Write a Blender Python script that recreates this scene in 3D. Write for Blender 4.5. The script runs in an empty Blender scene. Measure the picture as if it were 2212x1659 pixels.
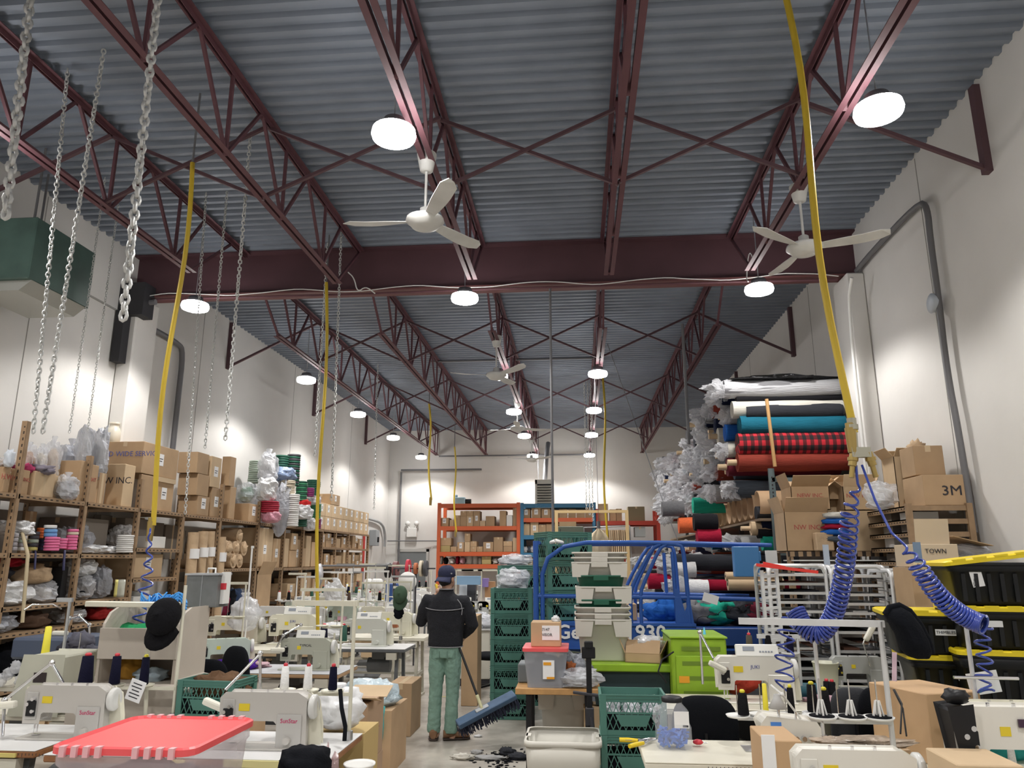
import bpy, math, random
import numpy as np
from mathutils import Vector as V, Matrix, noise
R=random.Random(7)
PI=math.pi
S=bpy.context.scene
COL=S.collection
# ------------------------------------------------------------ camera, world, exposure
FPX=1600.; CXP=1106.; CYP=829.5; EYE=1.78
PITCH=math.atan((1211-CYP)/FPX); YAW=math.atan((1249-CXP)/math.hypot(FPX,1211-CYP))
cd=bpy.data.cameras.new('camera'); cam=bpy.data.objects.new('camera',cd); COL.objects.link(cam)
cd.sensor_width=36; cd.lens=FPX/2212*36; cd.clip_start=.05; cd.clip_end=200
cam.location=(0,0,EYE); cam.rotation_euler=(PI/2+PITCH,0,YAW); S.camera=cam
S.view_settings.view_transform='Standard'; S.view_settings.look='None'
S.view_settings.gamma=1; S.view_settings.use_curve_mapping=False
S.view_settings.exposure=0.42
for a_,v_ in (('max_bounces',5),('diffuse_bounces',3),('glossy_bounces',2),('transmission_bounces',4),('transparent_max_bounces',8)): setattr(S.cycles,a_,v_)
S.cycles.caustics_reflective=False; S.cycles.caustics_refractive=False
w=bpy.data.worlds.new('world'); S.world=w; w.use_nodes=True
w.node_tree.nodes['Background'].inputs[0].default_value=(.6,.7,1,1)
w.node_tree.nodes['Background'].inputs[1].default_value=.3
LAMP_W=172; LENS_E=22
# room constants
XL,XR,YN,YF,ZC=-6.03,3.6,-5.0,23.5,5.9
def _ray(x,y):
    f=np.array([-math.sin(YAW)*math.cos(PITCH),math.cos(YAW)*math.cos(PITCH),math.sin(PITCH)])
    r=np.array([math.cos(YAW),math.sin(YAW),0]); u=np.cross(r,f)
    return f*FPX+r*(x-CXP)-u*(y-CYP)
def PY(x,y,Y): r=_ray(x,y); k=Y/r[1]; return V((r[0]*k,Y,EYE+r[2]*k))   # point at depth Y seen at x,y
def PX(x,y,X): r=_ray(x,y); k=X/r[0]; return V((X,r[1]*k,EYE+r[2]*k))   # on the plane of a side wall
def PZ(x,y,Z): r=_ray(x,y); k=(Z-EYE)/r[2]; return V((r[0]*k,r[1]*k,Z)) # at a height
# ------------------------------------------------------------ materials
MATS={}
def mat(name,col,rough=.6,metal=0,bump=0,bscale=30,var=.0,vscale=6,spec=.5,rnd=0,emit=0,alpha=1,trans=0,coat=0):
    if name in MATS: return MATS[name]
    m=bpy.data.materials.new(name); m.use_nodes=True; nt=m.node_tree; b=nt.nodes['Principled BSDF']
    c=tuple(col)+(1,)
    b.inputs['Base Color'].default_value=c; b.inputs['Roughness'].default_value=rough
    b.inputs['Metallic'].default_value=metal; b.inputs['Specular IOR Level'].default_value=spec
    if coat: b.inputs['Coat Weight'].default_value=coat
    if trans: b.inputs['Transmission Weight'].default_value=trans
    if alpha<1: b.inputs['Alpha'].default_value=alpha
    if emit: b.inputs['Emission Color'].default_value=c; b.inputs['Emission Strength'].default_value=emit
    last=None
    if var or bump:
        tc=nt.nodes.new('ShaderNodeTexCoord')
    if var:
        n=nt.nodes.new('ShaderNodeTexNoise'); n.inputs['Scale'].default_value=vscale; n.inputs['Detail'].default_value=4
        nt.links.new(tc.outputs['Object'],n.inputs['Vector'])
        r=nt.nodes.new('ShaderNodeMapRange'); r.inputs['From Min'].default_value=.3; r.inputs['From Max'].default_value=.7
        r.inputs['To Min'].default_value=1-var; r.inputs['To Max'].default_value=1+var*.6
        nt.links.new(n.outputs['Fac'],r.inputs['Value']); last=r.outputs['Result']
    if rnd:
        oi=nt.nodes.new('ShaderNodeObjectInfo'); r2=nt.nodes.new('ShaderNodeMapRange')
        r2.inputs['To Min'].default_value=1-rnd; r2.inputs['To Max'].default_value=1+rnd*.7
        nt.links.new(oi.outputs['Random'],r2.inputs['Value'])
        if last is None: last=r2.outputs['Result']
        else:
            mm=nt.nodes.new('ShaderNodeMath'); mm.operation='MULTIPLY'
            nt.links.new(last,mm.inputs[0]); nt.links.new(r2.outputs['Result'],mm.inputs[1]); last=mm.outputs[0]
    if last is not None:
        mx=nt.nodes.new('ShaderNodeVectorMath'); mx.operation='SCALE'; mx.inputs[0].default_value=c[:3]
        nt.links.new(last,mx.inputs['Scale']); nt.links.new(mx.outputs[0],b.inputs['Base Color'])
    if bump:
        n=nt.nodes.new('ShaderNodeTexNoise'); n.inputs['Scale'].default_value=bscale; n.inputs['Detail'].default_value=3
        nt.links.new(tc.outputs['Object'],n.inputs['Vector'])
        bn=nt.nodes.new('ShaderNodeBump'); bn.inputs['Strength'].default_value=bump; bn.inputs['Distance'].default_value=.02
        nt.links.new(n.outputs['Fac'],bn.inputs['Height']); nt.links.new(bn.outputs['Normal'],b.inputs['Normal'])
    MATS[name]=m; return m
def film(name,col,fac=.5,rough=.18,bscale=25,bump=.9):
    rough*=.7
    # crinkled see-through plastic film
    if name in MATS: return MATS[name]
    m=mat(name,col,rough=rough,bump=bump,bscale=bscale,spec=.8); nt=m.node_tree; b=nt.nodes['Principled BSDF']
    t=nt.nodes.new('ShaderNodeBsdfTransparent'); mx=nt.nodes.new('ShaderNodeMixShader'); mx.inputs[0].default_value=fac
    nt.links.new(t.outputs[0],mx.inputs[1]); nt.links.new(b.outputs[0],mx.inputs[2])
    nt.links.new(mx.outputs[0],nt.nodes['Material Output'].inputs[0]); return m
CARD=mat('cardboard',(.50,.34,.20),.85,var=.12,vscale=3,rnd=.16,bump=.1,bscale=8)
CARD2=mat('cardboard_pale',(.62,.46,.29),.85,var=.1,vscale=3,rnd=.12)
KRAFT=mat('kraft_paper',(.56,.40,.25),.8,bump=.6,bscale=12,var=.1)
TAPE=mat('packing_tape',(.58,.44,.28),.3)
PAPER=mat('white_paper',(.85,.85,.86),.7)
INK=mat('black_ink',(.03,.03,.04),.6)
REDINK=mat('red_ink',(.45,.10,.08),.7)
BLUEINK=mat('blue_ink',(.10,.12,.35),.7)
STEEL=mat('brushed_steel',(.55,.56,.58),.35,metal=.9)
CHROME=mat('chrome',(.8,.8,.82),.12,metal=1)
GALV=mat('galvanised_steel',(.50,.52,.54),.4,metal=.7,var=.1)
DARKM=mat('dark_metal',(.06,.06,.07),.45,metal=.4)
BLACK=mat('black_plastic',(.012,.012,.014),.45,spec=.3)
BLKFAB=mat('black_fabric',(.009,.010,.013),.95,bump=.3,bscale=200,spec=.1)
WHITEP=mat('white_plastic',(.82,.82,.80),.4)
CREAM=mat('cream_enamel',(.70,.68,.56),.35,var=.05)
IVORY=mat('ivory_enamel',(.74,.72,.64),.35,var=.05)
MINT=mat('pale_green_enamel',(.52,.60,.53),.4,var=.06)
SHELFM=mat('tan_angle_steel',(.36,.24,.14),.55,metal=.1,var=.2,vscale=10)
SLOT=mat('slot_dark',(.03,.02,.02),.8)
RED_PRIMER=mat('red_oxide_primer',(.125,.05,.062),.65,var=.15,vscale=4)
GLASSF=film('clear_film',(.80,.82,.87),.45,.12)
GREYF=film('grey_film',(.55,.57,.63),.6,.15)
WHITEF=film('white_film',(.85,.86,.88),.8,.3)
def fab(name,col,**k): return mat('fabric_'+name,col,.92,bump=.35,bscale=k.get('b',18),var=.15,vscale=8,spec=.2)
# ------------------------------------------------------------ mesh builder
class MB:
    def __init__(s): s.v=[];s.f=[];s.m=[];s.s=[];s.mi=0
    def add(s,vs,fs,sm=False):
        o=len(s.v); s.v+=[tuple(p) for p in vs]
        for f in fs: s.f.append([i+o for i in f]); s.m.append(s.mi); s.s.append(sm)
        return s
    def box(s,x0,x1,y0,y1,z0,z1):
        return s.add([(x,y,z) for z in (z0,z1) for y in (y0,y1) for x in (x0,x1)],
            [(0,2,3,1),(4,5,7,6),(0,1,5,4),(2,6,7,3),(0,4,6,2),(1,3,7,5)])
    def obox(s,c,sz,M=None):
        c=V(c); h=[q/2 for q in sz]; vs=[]
        for z in (-1,1):
            for y in (-1,1):
                for x in (-1,1):
                    p=V((x*h[0],y*h[1],z*h[2])); vs.append(c+(M@p if M else p))
        return s.add(vs,[(0,2,3,1),(4,5,7,6),(0,1,5,4),(2,6,7,3),(0,4,6,2),(1,3,7,5)])
    def bar(s,p,q,w,h=None):
        p=V(p);q=V(q);d=q-p; h=h or w
        z=V((0,0,1)) if abs(d.normalized().z)<.95 else V((1,0,0))
        x=d.normalized(); y=z.cross(x).normalized(); zz=x.cross(y)
        return s.obox((p+q)/2,(d.length,w,h),Matrix((x,y,zz)).transposed())
    def tube(s,pts,r,n=8,closed=False,cap=True):
        pts=[V(p) for p in pts]; k=len(pts); rr=r if isinstance(r,(list,tuple)) else [r]*k
        t0=(pts[1]-pts[0]).normalized(); u=t0.orthogonal().normalized(); vs=[];fs=[]
        for i,p in enumerate(pts):
            if closed: t=pts[(i+1)%k]-pts[i-1]
            else: t=pts[min(i+1,k-1)]-pts[max(i-1,0)]
            if t.length<1e-9: t=t0
            t=t.normalized(); u=(u-t*u.dot(t)); u=u.normalized() if u.length>1e-6 else t.orthogonal().normalized(); w=t.cross(u)
            for j in range(n):
                a=2*PI*j/n; vs.append(p+(u*math.cos(a)+w*math.sin(a))*rr[i])
        for i in range(k if closed else k-1):
            for j in range(n):
                a=i*n+j;b=i*n+(j+1)%n;c=((i+1)%k)*n+(j+1)%n;d=((i+1)%k)*n+j; fs.append((a,b,c,d))
        s.add(vs,fs,True)
        if cap and not closed:
            s.add([vs[j] for j in range(n)],[tuple(reversed(range(n)))]); s.add(vs[-n:],[tuple(range(n))])
        return s
    def cyl(s,p,q,r0,r1=None,n=14):
        return s.tube([p,q],[r0,r0 if r1 is None else r1],n)
    def lathe(s,prof,c=(0,0,0),n=20,ax='z',sm=True,flip=1):
        vs=[];c=V(c)
        for r,h in prof:
            for j in range(n):
                a=2*PI*j/n; x,y=r*math.cos(a),r*math.sin(a); h2=h*flip
                vs.append(c+(V((x,y,h2)) if ax=='z' else V((h2,x,y)) if ax=='x' else V((x,h2,y))))
        fs=[]
        for i in range(len(prof)-1):
            for j in range(n): fs.append((i*n+j,i*n+(j+1)%n,(i+1)*n+(j+1)%n,(i+1)*n+j))
        s.add(vs,fs,sm)
        for e,i in ((0,0),(1,len(prof)-1)):
            if prof[i][0]>1e-4: s.add(vs[i*n:(i+1)*n],[tuple(range(n))])
        return s
    def prism(s,poly,a,b,ax='y'):
        n=len(poly); f=(lambda p,t:(p[0],t,p[1])) if ax=='y' else (lambda p,t:(t,p[0],p[1])) if ax=='x' else (lambda p,t:(p[0],p[1],t))
        return s.add([f(p,a) for p in poly]+[f(p,b) for p in poly],
            [tuple(range(n)),tuple(reversed(range(n,2*n)))]+[(i,(i+1)%n,n+(i+1)%n,n+i) for i in range(n)])
    def blob(s,c,r,seed=0,amp=.25,f=2.2,n=14,m=9,zpow=1,sm=True):
        c=V(c); vs=[];fs=[]
        for i in range(m+1):
            th=PI*i/m
            for j in range(n):
                a=2*PI*j/n; d=V((math.sin(th)*math.cos(a),math.sin(th)*math.sin(a),math.cos(th)))
                q=V((seed*3.7,seed*1.3,0)); k=1+amp*2*noise.noise(d*f+q)
                if amp>.1: k+=amp*.9*abs(noise.noise(d*f*2.6+q))-amp*.3*abs(noise.noise(d*f*6+q))
                z=d.z*r[2]; g=1
                if zpow!=1: z=math.copysign(abs(d.z)**zpow,d.z)*r[2]; g=max(math.sin(th),1e-4)**(zpow-1)
                vs.append(c+V((d.x*r[0]*k*g,d.y*r[1]*k*g,z*(k if d.z>0 else 1))))
        for i in range(m):
            for j in range(n): fs.append((i*n+j,(i+1)*n+j,(i+1)*n+(j+1)%n,i*n+(j+1)%n))
        return s.add(vs,fs,sm)
    def sphere(s,c,r,n=12):
        r=r if isinstance(r,(tuple,list)) else (r,r,r); return s.blob(c,r,0,0,1,n,max(6,n//2+2))
ROOTLOC={}
def finish(o,label=None,cat=None,group=None,kind=None):
    if label: o['label']=label
    if cat: o['category']=cat
    if group: o['group']=group
    if kind: o['kind']=kind
    return o
def build(mb,name,mats,parent=None,bevel=0,world=False,recenter=False,solid=0,segs=1):
    if not isinstance(mats,(list,tuple)): mats=[mats]
    me=bpy.data.meshes.new(name); off=V((0,0,0))
    if world and parent is not None: off=ROOTLOC.get(parent.name,V((0,0,0)))
    vs=mb.v
    if recenter:
        a=np.array(vs); off=V(((a[:,0].min()+a[:,0].max())/2,(a[:,1].min()+a[:,1].max())/2,a[:,2].min()))
    if off.length>0: vs=[(p[0]-off.x,p[1]-off.y,p[2]-off.z) for p in vs]
    me.from_pydata(vs,[],mb.f)
    for m in mats: me.materials.append(m)
    me.polygons.foreach_set('material_index',mb.m); me.polygons.foreach_set('use_smooth',mb.s); me.update()
    o=bpy.data.objects.new(name,me); COL.objects.link(o)
    if parent is not None: o.parent=parent
    if recenter: o.location=off
    if solid:
        md=o.modifiers.new('s','SOLIDIFY'); md.thickness=solid
    if bevel:
        md=o.modifiers.new('b','BEVEL'); md.width=bevel; md.segments=segs; md.limit_method='ANGLE'; md.angle_limit=.7
    return o
def thing(name,label,cat,loc=(0,0,0),rz=0,group=None,kind=None):
    o=bpy.data.objects.new(name,None); COL.objects.link(o); o.empty_display_size=.1
    o.location=loc; o.rotation_euler=(0,0,rz); ROOTLOC[o.name]=V(loc)
    return finish(o,label,cat,group,kind)
def single(mb,name,mats,label,cat,group=None,kind=None,**k):
    return finish(build(mb,name,mats,recenter=True,**k),label,cat,group,kind)
def struct(mb,name,mats,**k): return finish(build(mb,name,mats,**k),kind='structure')
def dup(root,loc=None,rz=None,label=None,group=None,scale=None):
    def cp(o,par):
        c=o.copy(); COL.objects.link(c)
        if par is not None: c.parent=par
        for ch in KIDS.get(o.name,()) or [x for x in o.children]: cp(ch,c)
        return c
    r=cp(root,None)
    if loc is not None: r.location=loc
    if rz is not None: r.rotation_euler=(0,0,rz)
    if label: r['label']=label
    if group: r['group']=group
    if scale: r.scale=scale if isinstance(scale,(tuple,list)) else (scale,)*3
    return r
KIDS={}
ORD=['first','second','third','fourth','fifth','sixth','seventh','eighth','ninth','tenth','eleventh','twelfth','thirteenth','fourteenth','fifteenth','sixteenth','seventeenth','eighteenth','nineteenth','twentieth']
def nth(i): return ORD[i] if i<20 else 'twenty-'+ORD[i-20] if i<29 else 'later'
def text(s,size,parent,loc,rot,m,name='lettering',ext=.001,bold=False,scale=(1,1,1),label=None):
    c=bpy.data.curves.new(name,'FONT'); c.body=s; c.size=size; c.extrude=ext; c.align_x='CENTER'; c.align_y='CENTER'; c.resolution_u=2
    if bold: c.offset=size*.02
    t=bpy.data.objects.new(name,c); COL.objects.link(t)
    dg=bpy.context.evaluated_depsgraph_get(); dg.update()
    me=bpy.data.meshes.new_from_object(t.evaluated_get(dg)); bpy.data.objects.remove(t); bpy.data.curves.remove(c)
    me.materials.clear(); me.materials.append(m)
    o=bpy.data.objects.new(name,me); COL.objects.link(o); o.parent=parent; o.location=loc; o.rotation_euler=rot; o.scale=scale
    if label: o['label']=label
    return o
FRONT=(PI/2,0,0)
# ============================================================ the building
def wallmat():
    m=mat('painted_concrete_wall',(.74,.725,.70),.85,bump=.15,bscale=6,var=.05,vscale=1.2); return m
WALLM=wallmat()
fl=mat('concrete_floor',(.40,.375,.34),.32,bump=.05,bscale=4)
nt=fl.node_tree; b=nt.nodes['Principled BSDF']; tc=nt.nodes.new('ShaderNodeTexCoord')
n1=nt.nodes.new('ShaderNodeTexNoise'); n1.inputs['Scale'].default_value=1.3; n1.inputs['Detail'].default_value=6; n1.inputs['Roughness'].default_value=.65
cr=nt.nodes.new('ShaderNodeValToRGB'); e=cr.color_ramp.elements
e[0].position=.32; e[0].color=(.24,.21,.17,1); e[1].position=.66; e[1].color=(.57,.53,.46,1)
q=e.new(.5); q.color=(.43,.40,.355,1)
nt.links.new(tc.outputs['Object'],n1.inputs['Vector']); nt.links.new(n1.outputs['Fac'],cr.inputs['Fac']); nt.links.new(cr.outputs['Color'],b.inputs['Base Color'])
struct(MB().box(XL-.3,XR+.3,YN-.3,YF+.3,-.2,0),'floor',fl)
struct(MB().box(XL-.25,XL,YN-.25,YF+.25,0,ZC+.05),'wall_left',WALLM)
struct(MB().box(XR,XR+.25,YN-.25,YF+.25,0,ZC+.05),'wall_right',WALLM)
struct(MB().box(XL,XR,YF,YF+.25,0,ZC+.05),'wall_back',WALLM)
struct(MB().box(XL,XR,YN-.25,YN,0,ZC+.05),'wall_front',WALLM)
deck=mat('galvanised_roof_deck',(.25,.285,.345),.5,metal=.2,var=.12,vscale=2)
mb=MB(); vs=[];y=YN-.1; P=.152
while y<YF+.15:
    for dy,z in ((0,0),(.05,0),(.066,.04),(.136,.04)):
        vs+=[(XL-.1,y+dy,ZC+z),(XR+.1,y+dy,ZC+z)]
    y+=P
mb.add(vs,[(2*i,2*i+1,2*i+3,2*i+2) for i in range(len(vs)//2-1)])
struct(mb,'ceiling',deck)
struct(MB().box(XL-.3,XR+.3,YN-.3,YF+.3,ZC+.1,ZC+.2),'trim_1',DARKM)
# panel joints, pilaster, corner
JM=mat('joint_sealant',(.36,.35,.33),.9)
a=PX(69,577,XL); b_=PX(245,662,XL); zj=(a.z+b_.z)/2
struct(MB().box(XL,XL+.012,YN,9.0,zj-.012,zj+.012),'trim_2',JM)
k=3
for X,s in ((XL,1),(XR,-1)):
    for Y in (1.8,7.35,11.1,15.1,19.3):
        x0,x1=(X,X+.004) if s>0 else (X-.004,X)
        struct(MB().box(x0,x1,Y-.005,Y+.005,0,ZC-.02),'trim_%d'%k,JM); k+=1
struct(MB().box(XR-.22,XR,8.95,9.45,0,5.26),'trim_%d'%k,WALLM,bevel=.02); struct(MB().box(XL,XL+.22,8.95,9.45,0,5.26),'trim_%d'%(k+1),WALLM,bevel=.02)
struct(MB().box(XL,XR,YF-.015,YF,0,.1),'baseboard_back',mat('baseboard_paint',(.45,.44,.42),.7))
# main steel girder across the hall
g=thing('steel_girder','dark red-brown steel girder spanning the hall from wall to wall under the roof deck','girder',(-1.2,9.2,5.27))
GIRD=mat('girder_paint',(.10,.045,.055),.6,var=.15,vscale=2)
build(MB().box(XL,XR,9.19,9.21,5.29,5.88),'web_plate',GIRD,g,world=True)
build(MB().box(XL,XR,9.08,9.32,5.27,5.295),'bottom_flange',mat('girder_flange_paint',(.16,.06,.06),.6),g,world=True)
build(MB().box(XL,XR,9.08,9.32,5.87,5.895),'top_flange',GIRD,g,world=True)
# open web roof trusses
TX=[-4.45,-2.86,-1.2,.43,2.06]; TB=5.07; TT=5.86
def truss(X,y0,y1,b0,b1,first,nm):
    t=thing('roof_truss',nm,'truss',(X,(y0+y1)/2,TB),group='open web roof trusses')
    for nme,z,a_,c_ in (('top_chord',TT,y0,y1),('bottom_chord',TB,b0,b1)):
        m=MB()
        for s in (-1,1): 
            m.box(X+s*.012,X+s*.06,a_,c_,z-.004,z+.004); m.box(X+s*.012,X+s*.018,a_,c_,z-.05 if z>5.5 else z,z if z>5.5 else z+.05)
        build(m,nme,RED_PRIMER,t,world=True)
    y=first
    ws=[]
    while y<b1-.1:
        if y>b0+.1:
            ws+= [((X,y,TB),(X,y-.6,TT)),((X,y,TB),(X,y,TT)),((X,y,TB),(X,y+.6,TT))]
        y+=1.2
    ws+= [((X,b0+.05,TB),(X,max(y0,b0-1.0),TT-.02)),((X,b1-.05,TB),(X,min(y1,b1+.9),TT-.02))]
    for p,q in ws:
        if q[1]>y1 or q[1]<y0: continue
        build(MB().bar(p,q,.028),'web_bar',RED_PRIMER,t,world=True)
WHERE=['nearest the left wall','second from the left wall','third from the left wall, near the middle','fourth from the left wall','nearest the right wall']
for i,X in enumerate(TX):
    truss(X,YN+.1,9.12,YN+.8,8.3 if i else 7.8,-3.4+.33*i,'red-brown roof truss before the girder, '+WHERE[i])
for i,X in enumerate(TX):
    truss(X,9.3,YF-.05,10.35,YF-.1,11.0+.2*i,'red-brown roof truss beyond the girder, '+WHERE[i])
# bridging crosses between trusses
xs=[XL]+TX+[XR]; BRM=mat('bridging_angle',(.10,.05,.06),.6)
for Y,wd in ((6.1,'in front of the girder'),(12.0,'in the first row beyond the girder'),(16.3,'in the middle row beyond the girder'),(20.6,'in the row nearest the back wall')):
    for i in range(6):
        A,B=xs[i],xs[i+1]
        if i in (0,5):
            # wall bay: one strut down the wall and one brace
            W=A if i==0 else B; T=B if i==0 else A; s=1 if i==0 else -1
            r=thing('wall_brace','angle iron brace on the %s wall, %s'%('left' if i==0 else 'right',wd),'brace',(W,Y,TB))
            build(MB().box(min(W,W+s*.06),max(W,W+s*.06),Y-.04,Y+.04,TB-.05,TT),'wall_plate',BRM,r,world=True)
            build(MB().bar((W+s*.05,Y,TB),(T,Y,TT-.05),.035),'brace_bar',BRM,r,world=True)
            continue
        pos=['','left end bay','second bay from the left','third bay from the left','right end bay'][i]
        r=thing('cross_brace','crossed bridging bars, %s, %s'%(pos,wd),'brace',((A+B)/2,Y,TB),group='crossed bridging between the roof trusses')
        build(MB().bar((A,Y-.02,TB),(B,Y-.02,TT-.05),.03),'brace_bar',BRM,r,world=True)
        build(MB().bar((A,Y+.02,TT-.05),(B,Y+.02,TB),.03),'brace_bar',BRM,r,world=True)
# ============================================================ high bay lamps
LM=mat('lamp_lens',(1,.98,.96),.4,emit=LENS_E)
HOUS=mat('lamp_housing',(.10,.10,.11),.5)
def lamp(x,y,z,label):
    t=thing('high_bay_lamp',label,'lamp',(x,y,z),group='round high bay lamps under the roof')
    hs=build(MB().lathe([(.03,.14),(.08,.13),(.10,.07),(.12,.055)],n=28),'housing',HOUS,t)
    build(MB().lathe([(.12,.055),(.16,.04),(.168,.0),(.158,-.03),(.12,-.045),(.06,-.052),(.0,-.054)],n=28),'lens',LM,hs)
    build(MB().cyl((0,0,.14),(0,0,ZC-z),.006,n=6),'hanger',STEEL,t)
    l=bpy.data.lights.new('spot','SPOT'); l.energy=LAMP_W; l.spot_size=math.radians(140); l.spot_blend=.35; l.shadow_soft_size=.16
    l.color=(1,.97,.93)
    o=bpy.data.objects.new('lamp_light',l); COL.objects.link(o); o.parent=t; o.location=(0,0,-.08)
LY=[-2.3,1.3,4.9,8.5,12.45,15.65,18.85,22.4]
rown=['','','row nearest the camera','row just under the girder','first row beyond the girder','second row beyond the girder','third row beyond the girder','row by the back wall']
for i,Y in enumerate(LY):
    cols=[(-4.76,'left column'),(-1.32,'middle column')]
    cols.append((2.2,'right column') if i<=3 else (.4,'right column'))
    for X,c in cols:
        z=4.9-(.0 if i<7 else .03)
        lamp(X,Y,z,'glowing round high bay lamp, %s, %s'%(c,rown[i] or ('row above the camera' if i==1 else 'row behind the camera')))
# ============================================================ ceiling fans
FANM=mat('fan_white',(.66,.66,.64),.45,var=.12,vscale=5)
def fan(hub,tips,canz,label):
    H=PZ(hub[0],hub[1],4.52); t=thing('ceiling_fan',label,'fan',H,group='three-blade ceiling fans')
    z1=canz
    build(MB().lathe([(.03,z1-.16),(.055,z1-.15),(.085,z1),(.08,z1+.01)],n=16),'canopy',FANM,t)
    build(MB().cyl((0,0,.08),(0,0,z1-.12),.012,n=8),'down_rod',FANM,t)
    build(MB().lathe([(.03,.13),(.045,.12),(.045,.06),(.10,.055),(.155,.03),(.16,.005),(.13,-.02),(.11,-.045),(.06,-.06),(0,-.062)],n=24),'motor',FANM,t)
    for a in tips:
        m=MB(); R0,R1=.12,.70; n=8; vs=[]
        for s in range(n+1):
            u=s/n; r=R0+(R1-R0)*u; wd=.035+.033*math.sin(min(1,u*1.5)*PI/2) if u<.92 else .068*math.sqrt(max(.05,1-((u-.92)/.085)**2))*.95
            tip=.05*max(0,u-.6)**1.0
            for e_,zz in ((-1,.02),(1,-.005)):
                for th in (0,.006):
                    d=V((math.cos(a),math.sin(a),0)); nn=V((-math.sin(a),math.cos(a),0))
                    vs.append(d*r+nn*wd*e_+V((0,0,zz+th+tip)))
        fs=[]
        for s in range(n):
            o=4*s; q=o+4
            fs+=[(o,o+2,q+2,q),(o+1,q+1,q+3,o+3),(o,q,q+1,o+1),(o+2,o+3,q+3,q+2)]
        fs+=[(0,1,3,2),(4*n,4*n+2,4*n+3,4*n+1)]
        m.add(vs,fs); build(m,'blade',FANM,t)
def angs(hub,tip):
    h=PZ(*hub,4.52); p=PZ(*tip,4.52); return math.atan2(p.y-h.y,p.x-h.x)
for hub,tp,lab in (((918,480),(776,488),'dusty white ceiling fan nearest the camera, left of centre'),((1738,538),(1908,510),'clean white ceiling fan hanging near the right wall'),
                   ((1072,812),(978,809),'white ceiling fan beyond the girder, nearest of the far fans'),((1118,926),(1072,931),'small distant ceiling fan, second beyond the girder'),((1148,993),(1108,991),'farthest ceiling fan in front of the back wall')):
    a=angs(hub,tp); fan(hub,[a,a+2*PI/3,a+4*PI/3],.62,lab)
# ============================================================ wall and ceiling services
def pipe(pts,r,m,name,label,cat='pipe',n=8,sm=2):
    P_=[V(p) for p in pts]
    for _ in range(sm):
        Q=[P_[0]]
        for i in range(len(P_)-1): Q+=[P_[i]*.75+P_[i+1]*.25,P_[i]*.25+P_[i+1]*.75]
        Q.append(P_[-1]); P_=Q
    return single(MB().tube(P_,r,n),name,m,label,cat)
GP=mat('grey_conduit',(.16,.16,.17),.5)
pipe([PX(1850,585,3.53),PX(1880,548,3.53),PX(1985,436,3.53),PX(2003,445,3.53),PX(2010,520,3.53),PX(2028,650,3.53),PX(2045,800,3.53),PX(2072,940,3.53),PX(2105,1150,3.53)],.03,GP,'cable_bundle','black cable bundle running up and over the right wall','cable')
single(MB().lathe([(.09,0),(.1,.03),(.06,.05),(0,.055)],c=PX(2028,655,3.56)-V((.04,0,0)),ax='x',n=16,flip=-1),'junction_box',mat('grey_box',(.5,.55,.62),.5),'small round grey-blue junction box on the cable bundle, right wall','junction box')
pipe([PX(1250+590,600,3.33),V((3.34,8.9,4.8)),V((3.34,8.9,2.4))],.02,WHITEP,'conduit','white conduit running down the pilaster on the right wall')
pipe([V((-5.6,9.0,5.17)),V((-5.95,9.0,5.15)),V((-5.97,9.05,4.98)),PX(385,740,-5.97),PX(396,760,-5.97),PX(385,860,-5.97),V((-5.97,10.45,2.6))],.04,GP,'conduit','thick grey conduit bending down the left wall beyond the girder')
pipe([V((-5.9,9.04,5.22)),V((-3,9.03,5.2)),V((0,9.03,5.22)),V((3.3,9.03,5.2))],.015,RED_PRIMER,'conduit','thin conduit pipe along the lower edge of the girder')
wp=[]
for i in range(40):
    x=-5.7+9.0*i/39; wp.append(V((x,8.98,5.25+.03*math.sin(i*.9)+.02*noise.noise(V((i*.6,0,0))))))
pipe(wp,.007,WHITEP,'cable','white cable draped in waves along the girder','cable',5,1)
pipe([PY(752,588,8.9),PY(765,600,8.9),PY(772,632,8.9),PY(790,618,8.9),PY(810,634,8.9)],.008,WHITEP,'cable','loose end of white cable curling off the girder','cable',5)
pipe([PY(1636,625,8.6)+V((-.1,0,.1)),PY(1612,600,8.8),PY(1618,535,8.9),PY(1632,575,8.8)],.007,WHITEP,'cable','white lamp cord looped above the right lamp','cable',5)
for (x,y0,y1,Y,lb,r) in ((1188,618,1205,9.2,'long dark drop pipe in the middle of the hall',.016),(1474,700,960,10.8,'grey drop pipe in front of the fabric rolls',.022)):
    a=PY(x,y0,Y); b_=PY(x,y1,Y); single(MB().cyl((a.x,Y,b_.z),(a.x,Y,a.z),r,n=8),'drop_pipe',GP,lb,'pipe')
a=PY(1312,742,11.5); pipe([a,PY(1380,935,11),PY(1452,1140,10.4),PY(1500,1255,10.1)],.006,GP,'cable','thin grey cable slanting down towards the fabric rolls','cable',5)
# rod across under trusses, far bay
single(MB().cyl((-3.0,14.8,5.84),(.43,14.8,5.84),.02,n=6),'conduit',GP,'dark conduit crossing under the roof deck beyond the girder','pipe')
single(MB().cyl((-4.3,22.9,4.97),(.5,22.9,4.97),.025,n=6),'conduit',GP,'black pipe high along the back wall above the heater','pipe')
single(MB().tube([(-5.6,23.4,4.55),(-5.6,23.4,.2)],.03,8),'conduit',GP,'dark pipe standing down the back wall left of the door','pipe')
single(MB().tube([(-5.6,23.35,4.6),(-3.0,23.35,4.6)],.03,8),'conduit',GP,'dark pipe along the upper left of the back wall','pipe')
single(MB().tube([(-5.95,23.3,2.38),(-4.2,23.44,2.38)],.018,6),'conduit',GP,'thin conduit across the back wall above the door','pipe')
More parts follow.
